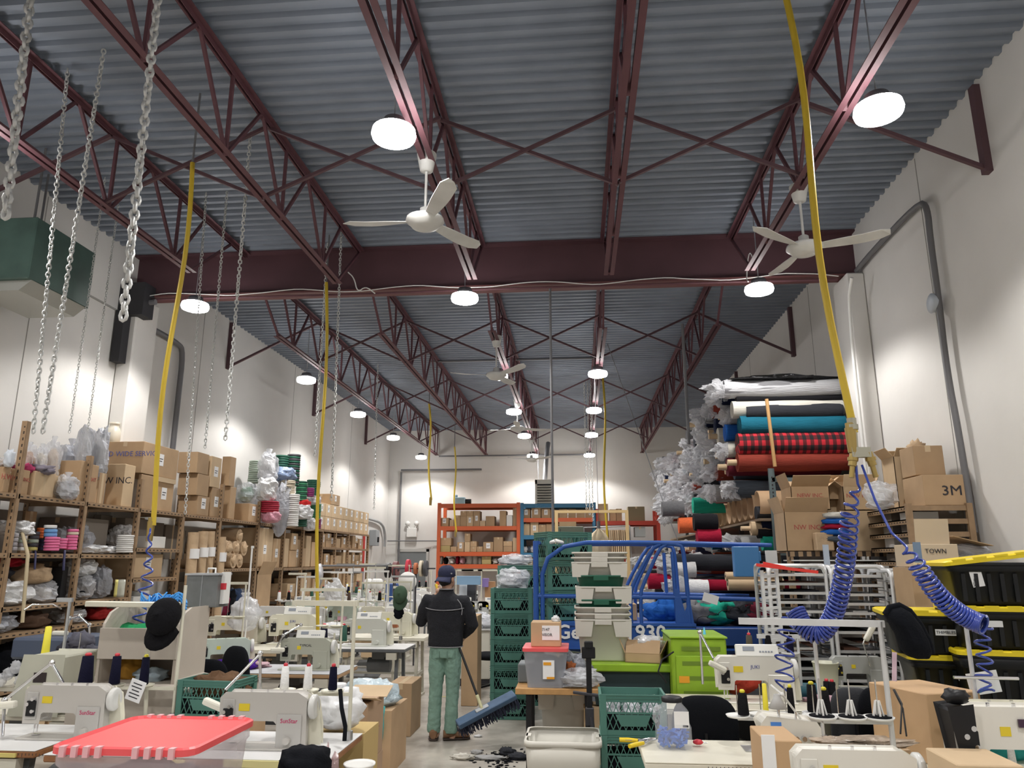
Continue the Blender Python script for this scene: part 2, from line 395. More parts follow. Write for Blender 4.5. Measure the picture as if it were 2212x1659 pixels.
# trunking down the left wall, far part
pipe([V((-5.95,14.0,3.05)),V((-5.95,17.0,2.95)),V((-5.95,21.2,2.95)),V((-5.95,22.6,2.9)),V((-5.95,23.0,2.6)),V((-5.95,23.0,2.2))],.04,GALV,'conduit','grey pipe run along the left wall towards the back corner')
single(MB().box(-5.6,-5.45,23.2,23.48,0,.01),'cable',GP,'short black cable on floor by the back door','cable') if False else None
p=PY(822,1135,22.8)
t=thing('switch_box','grey electrical switch box on the left wall near the back corner','switch box',(-6.03,21.7,2.2))
build(MB().box(0,.2,-.2,.2,0,.45),'body',mat('switch_grey',(.35,.38,.40),.5),t,bevel=.01); build(MB().box(.2,.24,-.03,.03,.1,.25),'handle',BLACK,t)
single(MB().cyl((-5.99,20.85,1.2),(-5.99,20.85,2.85),.035,n=10),'fire_hose_pipe',mat('red_paint',(.55,.06,.05),.4),'red vertical pipe on the left wall near the back corner','pipe')
# door in the back wall
d=thing('door_1',None,None,(-5.15,YF,0),kind='structure')
DG=mat('grey_door',(.20,.22,.23),.5)
build(MB().box(-.42,.42,-.05,-.005,0,2.05),'door_leaf',DG,d); m=MB().box(-.5,-.42,-.07,-.0,0,2.13).box(.42,.5,-.07,0,0,2.13).box(-.5,.5,-.07,0,2.05,2.13)
build(m,'door_frame',mat('door_frame_paint',(.52,.52,.50),.6),d); build(MB().cyl((.33,-.05,1),(.33,-.12,1),.03),'door_handle',STEEL,d)
e_=thing('emergency_light','white twin-head emergency light above the back door','lamp',(-5.2,23.42,2.5))
build(MB().box(-.16,.16,-.06,.04,0,.28),'battery_box',WHITEP,e_,bevel=.01)
for s in (-1,1):
    build(MB().cyl((s*.1,0,.28),(s*.14,0,.36),.015).lathe([(.03,.06),(.075,.0),(.08,-.02),(0,-.02)],c=(s*.14,0,.42),ax='y',n=16),'lamp_head',WHITEP,e_)
# unit heater on the back wall
p0=PY(1155,1035,22.0); p1=PY(1197,1096,22.0)
u=thing('unit_heater','white gas unit heater with open louvres hanging near the back wall','heater',((p0.x+p1.x)/2,22.2,p1.z))
hw=(p1.x-p0.x)/2; hh=p0.z-p1.z
UM=mat('heater_white',(.62,.61,.56),.5)
m=MB().box(-hw,hw,.02,.5,0,hh); m.box(-hw,-hw+.06,-.06,.02,0,hh).box(hw-.06,hw,-.06,.02,0,hh).box(-hw,hw,-.06,.02,hh-.13,hh).box(-hw,hw,-.06,.02,0,.09)
build(m,'casing',UM,u)
build(MB().box(-hw+.06,hw-.06,-.01,.03,.09,hh-.13),'dark_grille',BLACK,u)
for i in range(7):
    z=.12+i*(hh-.28)/7
    build(MB().obox((0,-.05,z+.03),(2*hw-.12,.09,.012),Matrix.Rotation(-.5,3,'X')),'louvre',UM,u)
build(MB().tube([(0,.25,hh),(0.05,.25,hh+.7),(.1,.6,hh+1.2)],.07,10),'flue',GP,u)
for s_ in (-1,1): build(MB().cyl((s_*.2,.3,hh),(s_*.2,.3,ZC-.05-p1.z),.012,n=6),'hanger_rod',GP,u)
# green duct heater near the left wall, top of frame
rx=PY(80,480,6.2).x; z0=PY(75,600,6.2).z; z1=PY(78,468,6.2).z
u=thing('wall_heater','dark green sheet metal heater box hanging by the left wall','heater',((-5.95+rx)/2,6.7,z0))
build(MB().box(-5.9,rx,6.2,7.1,z0,z1),'casing',mat('green_sheet',(.07,.13,.11),.45,var=.3,vscale=3),u,world=True,bevel=.01)
build(MB().prism([(-5.9,z0),(rx,z0),(rx-.12,z0-.1),(-5.8,z0-.1)],6.25,7.05),'outlet_hood',mat('hood_grey',(.42,.43,.40),.5),u,world=True)
for q_ in ((rx-.2,6.4),(-5.7,6.9)): build(MB().cyl((q_[0],q_[1],z1),(q_[0],q_[1],ZC),.012,n=6),'hanger_rod',GP,u,world=True)
single(MB().box(XL,XL+.35,8.85,9.1,4.95,5.4).box(XL+.02,XL+.14,8.8,9.1,4.3,5.0),'bracket',mat('black_iron',(.03,.03,.035),.6),'black iron seat bracket under the left end of the girder','bracket')
# ============================================================ air hoses and chains
YEL=mat('yellow_hose',(.62,.44,.035),.4); BRASS=mat('brass',(.45,.33,.12),.35,metal=.8); BLUEH=mat('blue_coil_hose',(.03,.06,.34),.25,coat=.5)
def hose(a,b,r,label):
    t=thing('air_hose',label,'hose',b); n=14
    pts=[V(a).lerp(V(b),i/n)+V((.03*math.sin(i*.5),0,0)) for i in range(n+1)]
    build(MB().tube(pts,r,10),'hose',YEL,t,world=True)
    build(MB().cyl(V(b)+V((0,0,.03)),V(b)-V((0,0,.12)),r*1.5,r*1.2,10).cyl(V(b)+V((0,0,.06)),V(b),r*1.25,n=10),'coupling',BRASS,t,world=True)
    build(MB().cyl((a[0],a[1],a[2]),(a[0],a[1],TT),.01,n=6),'hanger',GP,t,world=True)
    return t
def ln(x0,y0,x1,y1,Y): return PY(x0,y0,Y),PY(x1,y1,Y)
HR=4.6
a,b_=ln(1690,-40,1838,935,HR); hose(a,b_,.023,'thick yellow air hose hanging in front of the right wall')
a,b_=ln(416,352,326,1135,5.6); hose(a,b_,.02,'yellow air hose hanging over the left sewing tables')
a,b_=ln(705,610,683,1375,8.6); hose(a,b_,.02,'yellow air hose hanging over the middle sewing tables')
a,b_=ln(927,872,930,1080,16.5); hose(a,b_,.022,'yellow air hose hanging left of the orange rack')
a,b_=ln(982,965,984,1150,20.); hose(a,b_,.022,'yellow air hose hanging in front of the orange rack')
a,b_=ln(1302,815,1311,1170,15.3); hose(a,b_,.022,'yellow air hose hanging in front of the red rack')
def coil(name,label,ctrl,rc,pitch_n,r=.008,group=None,lead=None):
    # ctrl: centre line points, pitch_n turns along it
    P_=[V(p) for p in ctrl]
    for _ in range(3):
        Q=[P_[0]]
        for i in range(len(P_)-1): Q+=[P_[i]*.75+P_[i+1]*.25,P_[i]*.25+P_[i+1]*.75]
        Q.append(P_[-1]); P_=Q
    L=[0]
    for i in range(1,len(P_)): L.append(L[-1]+(P_[i]-P_[i-1]).length)
    N=int(pitch_n*(26 if pitch_n>20 else 14)); pts=[]; j=0
    tot=L[-1]
    for k in range(N+1):
        s=tot*k/N
        u=k/N
        if callable(rc): rr=rc(u)
        else: rr=rc
        while j<len(L)-2 and L[j+1]<s: j+=1
        f=(s-L[j])/max(1e-6,L[j+1]-L[j]); c=P_[j].lerp(P_[j+1],f); t=(P_[min(j+2,len(P_)-1)]-P_[max(j-1,0)]).normalized()
        uu=t.cross(V((0.1,1,0.05))).normalized(); ww=t.cross(uu); ww=(ww+t*(.75 if pitch_n>20 else 0)); a=pitch_n*2*PI*(.25*u+.75*u**2) if pitch_n>20 else k/14*2*PI
        pts.append(c+uu*rr*math.cos(a)+ww*rr*math.sin(a)*.9)
    pre=[V(p) for p in (lead or [])]
    return single(MB().tube(pre+pts,r,7),name,BLUEH,label,'hose')
# brass splitter below the right hose
b_=PY(1845,960,HR)
t=thing('air_splitter','brass two-way air hose splitter below the thick yellow hose','fitting',b_)
m=MB().cyl((0,0,.16),(0,0,-.02),.028,.022,10).cyl((0,0,.09),(0,0,.12),.036,n=8).obox((.03,0,-.05),(.11,.05,.06)); build(m,'body',mat('zinc_fitting',(.45,.44,.36),.35,metal=.8),t)
for s,dx in ((-1,-.005),(1,.075)):
    build(MB().cyl((dx,0,-.05),(dx+.02*s,0,-.13),.026,.024,10).cyl((dx+.018*s,0,-.13),(dx+.03*s,0,-.2),.016,n=8).cyl((dx+.01*s,0,-.08),(dx+.013*s,0,-.10),.031,n=10),'quick_coupler',BRASS,t)
pts=[(1852,1052),(1838,1090),(1833,1150),(1825,1230),(1810,1300),(1792,1350),(1765,1375),(1735,1355),(1718,1318)]
coil('coil_hose','blue coiled air hose sagging in a loop in front of the tray trolley',[PY(x,y,HR-.02*i) for i,(x,y) in enumerate(pts)],lambda u:.048*min(1,.35+u*4),40,.008,
     lead=[PY(1849,1005,HR),PY(1851,1030,HR),PY(1853,1045,HR)])
coil('coil_hose','blue coiled air hose tail hanging down to the white sewing table',[PY(x,y,4.75) for x,y in ((1712,1330),(1695,1375),(1700,1400),(1690,1430),(1698,1465),(1688,1490))],.05,6,.006)
pts=[(1950,1180),(1978,1215),(2000,1250),(2030,1290),(2070,1325),(2110,1345),(2125,1350)]
coil('coil_hose','blue coiled air hose stretched down to the right over the black totes',[PY(x,y,HR-.25-.05*i) for i,(x,y) in enumerate(pts)],lambda u:.045*min(1,.3+u*3),25,.0075,
     lead=[PY(1862,1005,HR),PY(1890,1080,HR-.1),PY(1925,1150,HR-.2)])
coil('coil_hose','blue coiled air hose tail hanging at the far right stand',[PY(x,y,4.2) for x,y in ((2128,1352),(2120,1390),(2130,1430),(2120,1480),(2135,1500))],.035,6,.006)
coil('coil_hose','dark blue coiled hose hanging behind the black cap on the left',[PY(x,y,5.5) for x,y in ((323,1150),(322,1200),(318,1250),(312,1290),(302,1330),(296,1380),(292,1430),(290,1480),(280,1535))],lambda u:.005+.045*min(1,u*3),13,.0075,
     lead=[PY(325,1140,5.6)])
# chains
CHM=mat('chain_steel',(.66,.67,.66),.45,metal=.3)
def chain(x0,y0,x1,y1,Y,label,link=.05,wire=.006,twist=.0,down=None):
    a,b=PY(x0,y0,Y),PY(x1,y1,Y)
    if a.z<ZC: a=V((a.x,a.y,ZC))
    m=MB(); L=(a-b).length; n=int(L/(link*.72)); d=(a-b).normalized(); seg=5 if Y<6 else 4; ns=8 if Y<6 else 6
    for i in range(n):
        c=b+d*(i+.5)*link*.72; ang=(i%2)*PI/2+i*.15; u=V((math.cos(ang),math.sin(ang),0))
        pts=[c+d*(math.cos(q)*link*.5)+u*(math.sin(q)*link*.30) for q in [2*PI*k/ns for k in range(ns)]]
        m.tube(pts,wire,seg-1 if seg>4 else 3,closed=True)
    return single(m,'hanging_chain',CHM,label,'chain')
chain(62,-20,12,470,4.0,'thick pale chain hanging at the far left edge of the view',.075,.014)
chain(340,-20,266,690,4.0,'thick pale chain hanging left of the yellow hose',.07,.012)
chain(272,560,258,765,4.0,'short chain doubled over beside the thick pale chain',.055,.008) if False else None
chain(130,250,72,935,5.2,'thin pale chain hanging far left over the shelves',.05,.006)
chain(205,240,92,935,5.0,'pale chain hanging slantwise over the left shelves',.05,.007)
chain(208,520,150,935,7.0,'thin chain hanging behind the slanting chain on the left',.04,.004)
chain(245,520,190,930,7.6,'thin grey chain hanging against the left wall, near the girder',.04,.004)
chain(530,410,487,950,6.2,'pale twisted chain hanging right of the left yellow hose',.05,.007)
chain(480,520,443,968,7.4,'pale chain hanging between the left yellow hose and the twisted chain',.045,.006)
chain(430,560,400,1110,7.4,'pale chain hanging down beside the tall cartons',.045,.005)
chain(703,600,680,985,8.9,'pale chain hanging beside the middle yellow hose',.05,.006)
chain(735,540,716,1080,8.6,'pale chain hanging right of the middle yellow hose',.05,.006)
chain(812,880,808,1100,15,'thin far chain hanging in front of the left wall',.06,.006)
for i,(x,lb) in enumerate(((1266,'leftmost'),(1273,'middle'),(1280,'rightmost'))):
    chain(x,1000,x+1,1100+12*i,17,'bright thin chain below the far lamp, %s of three'%lb,.06,.007)
# ============================================================ left wall shelving and everything on it
def bandmat(name,col,ax,scale=12):
    m=mat(name,col,.6); nt=m.node_tree; b=nt.nodes['Principled BSDF']; tc=nt.nodes.new('ShaderNodeTexCoord'); sp=nt.nodes.new('ShaderNodeSeparateXYZ')
    nt.links.new(tc.outputs['Object'],sp.inputs[0]); mm=nt.nodes.new('ShaderNodeMath'); mm.operation='MULTIPLY'; mm.inputs[1].default_value=scale
    nt.links.new(sp.outputs[ax],mm.inputs[0]); fr=nt.nodes.new('ShaderNodeMath'); fr.operation='FRACT'; nt.links.new(mm.outputs[0],fr.inputs[0])
    gt=nt.nodes.new('ShaderNodeMath'); gt.operation='GREATER_THAN'; gt.inputs[1].default_value=.55; nt.links.new(fr.outputs[0],gt.inputs[0])
    mx=nt.nodes.new('ShaderNodeMix'); mx.data_type='RGBA'; mx.inputs[6].default_value=tuple(col)+(1,); mx.inputs[7].default_value=(.03,.02,.015,1)
    nt.links.new(gt.outputs[0],mx.inputs[0]); nt.links.new(mx.outputs[2],b.inputs['Base Color']); return m
SLY=bandmat('slotted_lip',(.36,.24,.14),'Y'); SLZ=bandmat('slotted_post',(.36,.24,.14),'Z',16)
def shelf_bay(y0,y1,levels,top,label,xf=-5.30,xb=-6.0,m=SHELFM,nm='shelving_unit',last=False,group=None):
    t=thing(nm,label,'shelf',((xf+xb)/2,(y0+y1)/2,0),group=group)
    for Y in ([y0,y1] if last else [y0]):
        for X,s in ((xf,-1),(xb,1)):
            mb=MB().box(min(X,X+s*.055),max(X,X+s*.055),Y-.003,Y+.003,0,top).box(min(X,X+s*.004),max(X,X+s*.004),Y,Y+.05,0,top)
            mb.mi=1; mb.box(X+s*.02-.006,X+s*.02+.006,Y-.0045,Y-.003,.05,top-.05)
            build(mb,'post',[m,SLZ],t,world=True)
    for z in levels:
        mb=MB().box(xb+.02,xf-.004,y0+.01,y1-.004,z-.012,z); mb.box(xf-.012,xf,y0+.03,y1-.004,z-.045,z); mb.box(xb+.01,xf,y0+.008,y0+.014,z-.045,z)
        mb.mi=1; mb.box(xf,xf+.0015,y0+.05,y1-.03,z-.03,z-.018)
        build(mb,'shelf_board',[m,SLY],t,world=True)
    return t
PYS=[5.3,6.65,7.66,8.67,9.72,10.79,12.17,13.3,14.26,15.37,16.25,17.2,18.86]
LV=[[.15,.62,1.12,1.36,1.85,2.40]]*3+[[.15,.7,1.17,1.57,1.93,2.40],[.15,.9,2.40],[.15,.9,1.66,2.40],[.15,.9,1.66,2.40]]+[[.15,.6,1.12,1.65,2.41]]*2+[[.15,.6,1.12,1.65,2.06,2.42]]*3
TOPS=[2.6,3.1,2.9,2.75,2.42,2.9,2.75,2.7,2.7,2.42,2.42,2.42]
for i in range(12):
    shelf_bay(PYS[i],PYS[i+1],LV[i],TOPS[i],'tan slotted-steel shelving bay along the left wall, %s from the near end'%nth(i),last=i==11,group='shelving bays on the left wall')
NC=[0]
def carton(x0,x1,y0,y1,z0,z1,label,group=None,tape='y',paper=None,m=None,rz=0,flaps=False,txt=None,tsize=.08,tmat=None,tface='y',name='cardboard_box',cat='box',bevel=.004):
    cx,cy=(x0+x1)/2,(y0+y1)/2; t=thing(name,label,cat,(cx,cy,z0),rz,group); w,d,h=(x1-x0)/2,(y1-y0)/2,z1-z0
    m=m or (CARD if R.random()<.65 else CARD2); mb=MB()
    if flaps:
        th=.006; mb.box(-w,w,-d,-d+th,0,h).box(-w,w,d-th,d,0,h).box(-w,-w+th,-d,d,0,h).box(w-th,w,-d,d,0,h).box(-w,w,-d,d,0,th)
        build(mb,'body',m,t)
        fl=min(w,d)*.8
        for (sx,sy) in ((0,-1),(0,1),(-1,0),(1,0)):
            an=R.uniform(.25,.9)*(1 if R.random()<.8 else -1.2)
            if sy: 
                M=Matrix.Rotation(-sy*an,3,'X'); c=V((0,sy*d,h))+M@V((0,0,fl/2)) if 0 else V((0,sy*(d+math.sin(an)*fl/2),h+math.cos(an)*fl/2)); build(MB().obox(c,(2*w-.01,.005,fl),Matrix.Rotation(-sy*an,3,'X')),'flap',m,t)
            else:
                c=V((sx*(w+math.sin(an)*fl/2),0,h+math.cos(an)*fl/2)); build(MB().obox(c,(.005,2*d-.01,fl),Matrix.Rotation(sx*an,3,'Y')),'flap',m,t)
    else:
        mb.box(-w,w,-d,d,0,h); build(mb,'body',m,t,bevel=bevel)
        mb=MB()
        if tape=='y': mb.box(-.025,.025,-d-.001,d+.001,h-.06 if h>.1 else h*.5,h+.001)
        elif tape=='x': mb.box(-w-.001,w+.001,-.025,.025,h-.06 if h>.1 else h*.5,h+.001)
        elif tape=='s': mb.box(w,w+.001,-.02,.02,0,h)
        if mb.v: build(mb,'packing_tape',TAPE,t)
    if paper:
        pw,ph=min(.12,w*.8 if 'y' in paper else d*.8),min(.15,h*.55)
        if 'x' in paper:
            pl=build(MB().box(w,w+.002,-pw/2-.0,pw/2,h*.35,h*.35+ph),'paper_label',PAPER,t)
            build(MB().box(w+.002,w+.003,-pw*.35,pw*.35,h*.35+ph*.55,h*.35+ph*.62).box(w+.002,w+.003,-pw*.35,pw*.2,h*.35+ph*.35,h*.35+ph*.42),'print',INK,pl)
        if 'y' in paper: 
            pl=build(MB().box(-pw/2,pw/2,-d-.002,-d,h*.35,h*.35+ph),'paper_label',PAPER,t)
            build(MB().box(-pw*.35,pw*.35,-d-.003,-d-.002,h*.35+ph*.55,h*.35+ph*.62).box(-pw*.35,pw*.2,-d-.003,-d-.002,h*.35+ph*.35,h*.35+ph*.42),'print',INK,pl)
    if txt:
        if tface=='y': text(txt,tsize,t,(0,-d-.002,h*.6),FRONT,tmat or REDINK)
        else: text(txt,tsize,t,(w+.002,0,h*.6),(PI/2,0,PI/2),tmat or REDINK)
    return t
XS=-5.34
def lbox(xl,xe,xr,yt,z0,label,yb=None,xs=XS,**k):
    yb_=1062+.115*xe if yb is None else yb
    Y0=PX(xe,(yt+yb_)/2,xs).y; Y1=PX(xr,(yt+yb_)/2,xs).y; z1=PX(xe,yt,xs).z
    x0=max(-5.98,PY(xl,(yt+yb_)/2,Y0).x)
    if z1<z0+.05: z1=z0+.1
    return carton(x0,xs,Y0+.004,Y1-.006,z0+.001,z1,label,**k),z1
# --- top shelf cartons
T=2.402
lbox(-45,8,23,1007,T,'pale carton with red print at the near end of the top left shelf',tape=None,txt='H.W.',tsize=.07,tface='x')
lbox(20,30,64,1011,T,'pale carton with faint red print just behind the first shelf post',tape=None,txt='NEW INC.',tsize=.05,tface='x')
_,z=lbox(62,73,119,1016,T,'taped brown carton with clothes piled on its open top, top left shelf',tape='s')
b3=z
lbox(125,170,184,993,T,'tall narrow brown carton beside a clear bag, top left shelf',tape=None)
lbox(184,188,211,1001,T,'pale yellowish carton behind the leaning second post',tape=None,txt='HAT',tsize=.06,tface='x')
lbox(211,212,228,1020,T,'half-height pale carton with tape, against the stained carton',tape='s')
lbox(228,266,290,1001,T,'stained carton printed with a black round mark and letters',tape=None,txt='NW INC.',tsize=.11,tmat=INK,m=CARD2)
lbox(243,266,292,1050,T,'small water-stained carton on the shelf edge below the stained one',m=mat('stained_card',(.50,.33,.15),.85,var=.25,vscale=9),tape=None,xs=-5.31) if False else None
_,z=lbox(294,301,331,1023,T,'lower pale carton with small mark under the huge carton, left one',tape=None,yb=1062+.115*300+24)
_,z2=lbox(331,333,375,1028,T,'lower carton with two white labels under the huge carton, right one',paper='x')
lbox(226,308,386,952,max(z,z2)+.005,'huge carton with faint blue print and white labels on top of two others',txt='WORLD WIDE SERVICE',tsize=.09,tmat=BLUEINK,paper='x',yb=1025)
zs=T
for n,(yt,lb) in enumerate(((1070,'bottom'),(1022,'middle'),(975,'top'))):
    _,zs=lbox(384,426,452,yt,zs+.003,'brown carton, %s of the stack of three beside the huge carton'%lb,paper='x' if n==0 else None,yb=yt+47)
zs=T
for n,(yt,lb) in enumerate(((1052,'lower'),(984,'upper'))):
    _,zs=lbox(440,456,478,yt,zs+.003,'%s tall carton with a white label, second stack right of huge carton'%lb,paper='x',tape=None,yb=yt+66)
zs=T
for n,(yt,lb) in enumerate(((1050,'lower'),(985,'upper'))):
    _,zs=lbox(478,496,509,yt,zs+.003,'%s narrow carton at the end of the carton stacks'%lb,tape=None,yb=yt+66)
_,z=lbox(503,537,559,1087,T,'dark brown carton with white label under a plastic bag',paper='x',tape=None)
# --- soft things
def bag(c,r,label,m=GLASSF,inner=None,seed=None,group=None,name='plastic_bag',cat='bag',neck=True,amp=.19,f=2.6,n=26):
    seed=R.randint(0,999) if seed is None else seed; t=thing(name,label,cat,(c[0],c[1],c[2]),group=group)
    mb=MB().blob((0,0,r[2]*.92),r,seed,amp,f,n,17,zpow=.72,sm=m not in (GLASSF,GREYF,WHITEF))
    if neck: mb.lathe([(r[0]*.18,0),(r[0]*.1,r[2]*.18),(r[0]*.35,r[2]*.55),(r[0]*.3,r[2]*.6)],c=(0,0,r[2]*1.72),n=10)
    build(mb,'film',m,t)
    if inner: build(MB().blob((0,0,r[2]*.8),(r[0]*.82,r[1]*.82,r[2]*.78),seed+5,.15,2,14,9),'contents',inner,t)
    return t
def pbag(x,yt,yb,hw,Y,label,**k):
    a=PY(x,yb,Y); b=PY(x,yt,Y); r=PY(x+hw,yb,Y).x-a.x; h=(b.z-a.z); nk=k.get('neck',True)
    if 'z0' in k: a.z=k.pop('z0'); h=b.z-a.z
    return bag((a.x,a.y,a.z),(r,r*k.pop('dr',1.),h/(2.25 if nk else 1.85)),label,**k)
def stack(x,yt,yb,hw,Y,n,m,label,name='ribbon_stack',cat='spool',parts='spool',wob=.04,group=None):
    a=PY(x,yb,Y); b=PY(x,yt,Y); r=abs(PY(x+hw,yb,Y).x-a.x); h=(b.z-a.z)/n; ms=m if isinstance(m,list) else [m]
    for i in range(n):
        t=single(MB().lathe([(r*.3,h*.2),(r*.92,h*.06),(r,h*.2),(r*.985,h*.5),(r,h*.8),(r*.92,h*.95),(r*.3,h*.8)],c=(a.x+R.uniform(-1,1)*r*wob,a.y+R.uniform(-1,1)*r*wob,a.z+i*h),n=18),
            name,ms[i%len(ms)],(label+', %s up'%nth(i)) if n>1 else label,cat,group=group or label if n>1 else group)
def cloth(c,r,label,m,name='cloth_pile',cat='cloth',seed=None,amp=.35,f=3,group=None,kind=None):
    seed=R.randint(0,999) if seed is None else seed
    return single(MB().blob((c[0],c[1],c[2]+r[2]*.55),(r[0],r[1],r[2]),seed,amp,f,20,12),name,m,label,cat,group=group,kind=kind)
PG=mat('pale_green_ribbon',(.42,.50,.42),.6); DG2=mat('dark_green_ribbon',(.015,.10,.06),.6); MG=mat('green_ribbon',(.05,.26,.13),.6)
CRM=mat('cream_ribbon',(.66,.58,.45),.6); WHR=mat('white_ribbon',(.76,.75,.73),.6); RDR=mat('crimson_ribbon',(.42,.02,.05),.6); PUR=mat('purple_ribbon',(.25,.03,.15),.6)
PNK=mat('pink_ribbon',(.75,.16,.34),.55); BLR=mat('blue_ribbon',(.14,.32,.62),.55); GRR=mat('grey_ribbon',(.33,.31,.33),.6); YLR=mat('yellow_ribbon',(.66,.60,.20),.6); NVR=mat('navy_ribbon',(.03,.03,.09),.6); CHR=mat('charcoal_ribbon',(.06,.06,.07),.6)
ORG=mat('orange_ribbon',(.85,.20,.05),.6)
OR_=12.7
bx=PY(553,1080,OR_)
cloth((-5.75,OR_+.3,T),(.2,.22,.42),'grey plastic-wrapped bundle under the pale green spools',GREYF,name='wrapped_bundle',cat='bag')
stack(553,996,1044,17,12.75,11,PG,'pale grey-green spools in a tall stack at the left of the ribbon pile')
pbag(530,1047,1086,19,12.0,'clear bag of green scraps on the labelled dark brown carton',inner=mat('green_scraps',(.10,.26,.16),.8),neck=False)
pbag(577,972,1040,20,12.5,'shiny clear bag on top of the ribbon pile',m=GLASSF,inner=mat('white_goods',(.7,.7,.7),.7))
pbag(574,1034,1083,20,12.3,'bulging white-filled plastic bag above the crimson spools',m=WHITEF,inner=WHR,neck=False)
stack(582,1083,1108,19,12.3,6,RDR,'crimson ribbon spools stacked above the pink bag')
pbag(584,1105,1131,19,12.3,'pink plastic-wrapped bundle below the crimson spools',m=mat('pink_film',(.62,.28,.36),.3,bump=.8),neck=False,z0=T)
stack(608,984,1018,14,13.0,7,DG2,'dark green spools, left tower at the top of the ribbon pile')
stack(631,982,1050,14,13.3,14,[DG2,CHR],'spools in the tall dark tower behind the cream spools')
pbag(614,1012,1040,22,12.9,'bluish film bag lying between green and cream spools',m=mat('blue_film',(.25,.33,.5),.25,bump=.8),neck=False)
stack(619,1038,1068,17,12.9,8,CRM,'cream ribbon spools stacked in the middle of the pile')
stack(630,1068,1137,13,12.9,16,WHR,'off-white spools in the column below the cream spools')
cloth((PY(604,1120,12.8).x,12.8,T),(.14,.14,.5),'grey film-wrapped upright bundle beside the crimson spools',GREYF,name='wrapped_bundle',cat='bag')
stack(650,1040,1082,12,13.9,10,[MG,DG2],'bright and dark green spools mixed, right of the cream spools')
pbag(655,1080,1096,14,13.9,'red fabric bundle under the mixed green spools',m=fab('red',(.55,.03,.03)),neck=False)
pbag(653,1093,1121,20,13.8,'white plastic-wrapped bundle under the red bundle',m=WHITEF,inner=WHR,neck=False)
stack(650,1119,1138,12,13.9,4,DG2,'dark spools at the foot of the ribbon pile')
stack(676,1037,1072,14,14.6,9,DG2,'deep green spools, rightmost tower of the ribbon pile')
stack(669,1054,1073,9,14.2,5,PUR,'purple spools between two green towers')
pbag(676,1072,1090,16,14.4,'clear wrapped bundle below the purple spools',neck=False,inner=WHR)
stack(679,1088,1120,13,14.7,9,MG,'mid green spools above the purple ones at the right')
stack(684,1121,1142,9,14.9,5,PUR,'purple spools at the bottom right of the pile')
pbag(668,1121,1146,13,14.2,'pale pink bag sagging over the shelf edge',m=WHITEF,inner=mat('pink_goods',(.7,.4,.5),.8),neck=False)
for i,(x,yt,hw,m,lb) in enumerate(((60,957,14,mat('amber_goods',(.48,.22,.05),.5),'amber-coloured tub wrapped in film, left of three above the cartons'),(87,960,12,CRM,'pale tub wrapped in clear film, middle of three above the cartons'),(111,945,15,mat('tan_goods',(.50,.33,.17),.6),'tall tan tub wrapped in clear film, right of three above the cartons'))):
    Y=7.0+.2*i; pbag(x,yt,1000,hw,Y,lb,inner=m,z0=T+.24 if i<2 else T+.2)
carton(PY(42,1000,7.05).x,PY(118,1000,7.2).x,6.95,7.5,T,T+.235,'low brown carton under the film-wrapped tubs')
pbag(10,985,1010,16,6.75,'crumpled clear bag on the near carton, far left',inner=mat('tan_goods2',(.45,.3,.15),.7))
pbag(17,975,1008,9,6.5,'translucent tub standing on the carton with red print',m=mat('tub_white',(.6,.65,.72),.4),neck=False)
cloth((PY(92,1012,7.1).x,7.05,b3-.01),(.16,.1,.05),'grey striped cloth heaped on the open carton, top left shelf',fab('greystripe',(.22,.2,.24)))
cloth((PY(52,1005,6.9).x,6.9,PX(33,1011,XS).z-.01),(.1,.1,.05),'pink cloth heaped on the pale carton behind the first post',fab('magenta',(.45,.05,.14)))
pbag(142,1022,1073,22,7.35,'clear bag of small grey parts on the top left shelf',inner=mat('grey_parts',(.3,.3,.32),.4,bump=1,bscale=40,var=.6,vscale=40),z0=T)
pbag(150,950,1000,22,7.9,'silvery film sack, left of the two above the tall cartons',m=GREYF,z0=T+.32,inner=mat('blue_grey_goods',(.16,.18,.25),.6))
pbag(178,930,1000,15,7.8,'tall silvery film tube standing above the tall narrow carton',m=GREYF,z0=T+.38,neck=False,inner=WHR)
pbag(212,934,1005,17,8.1,'tall silvery film sack standing behind the leaning post',m=GREYF,z0=T+.3,neck=False,inner=WHR)
carton(-5.9,-5.5,7.72,8.25,T,T+.36,'brown carton supporting the silvery sacks')
t=PY(255,943,9.0); t.z=PX(308,952,XS).z+.012
j=thing('jug','white plastic jug with a handle standing on the huge carton','jug',(t.x,8.9,t.z))
build(MB().lathe([(.07,0),(.085,.01),(.085,.15),(.07,.19),(.055,.21),(.055,.24),(.06,.24),(.06,.27),(0,.27)],n=18),'body',mat('jug_plastic',(.74,.70,.60),.4),j)
build(MB().tube([(-.06,0,.2),(-.13,0,.21),(-.14,0,.12),(-.08,0,.07)],.012,6),'handle',WHITEP,j)
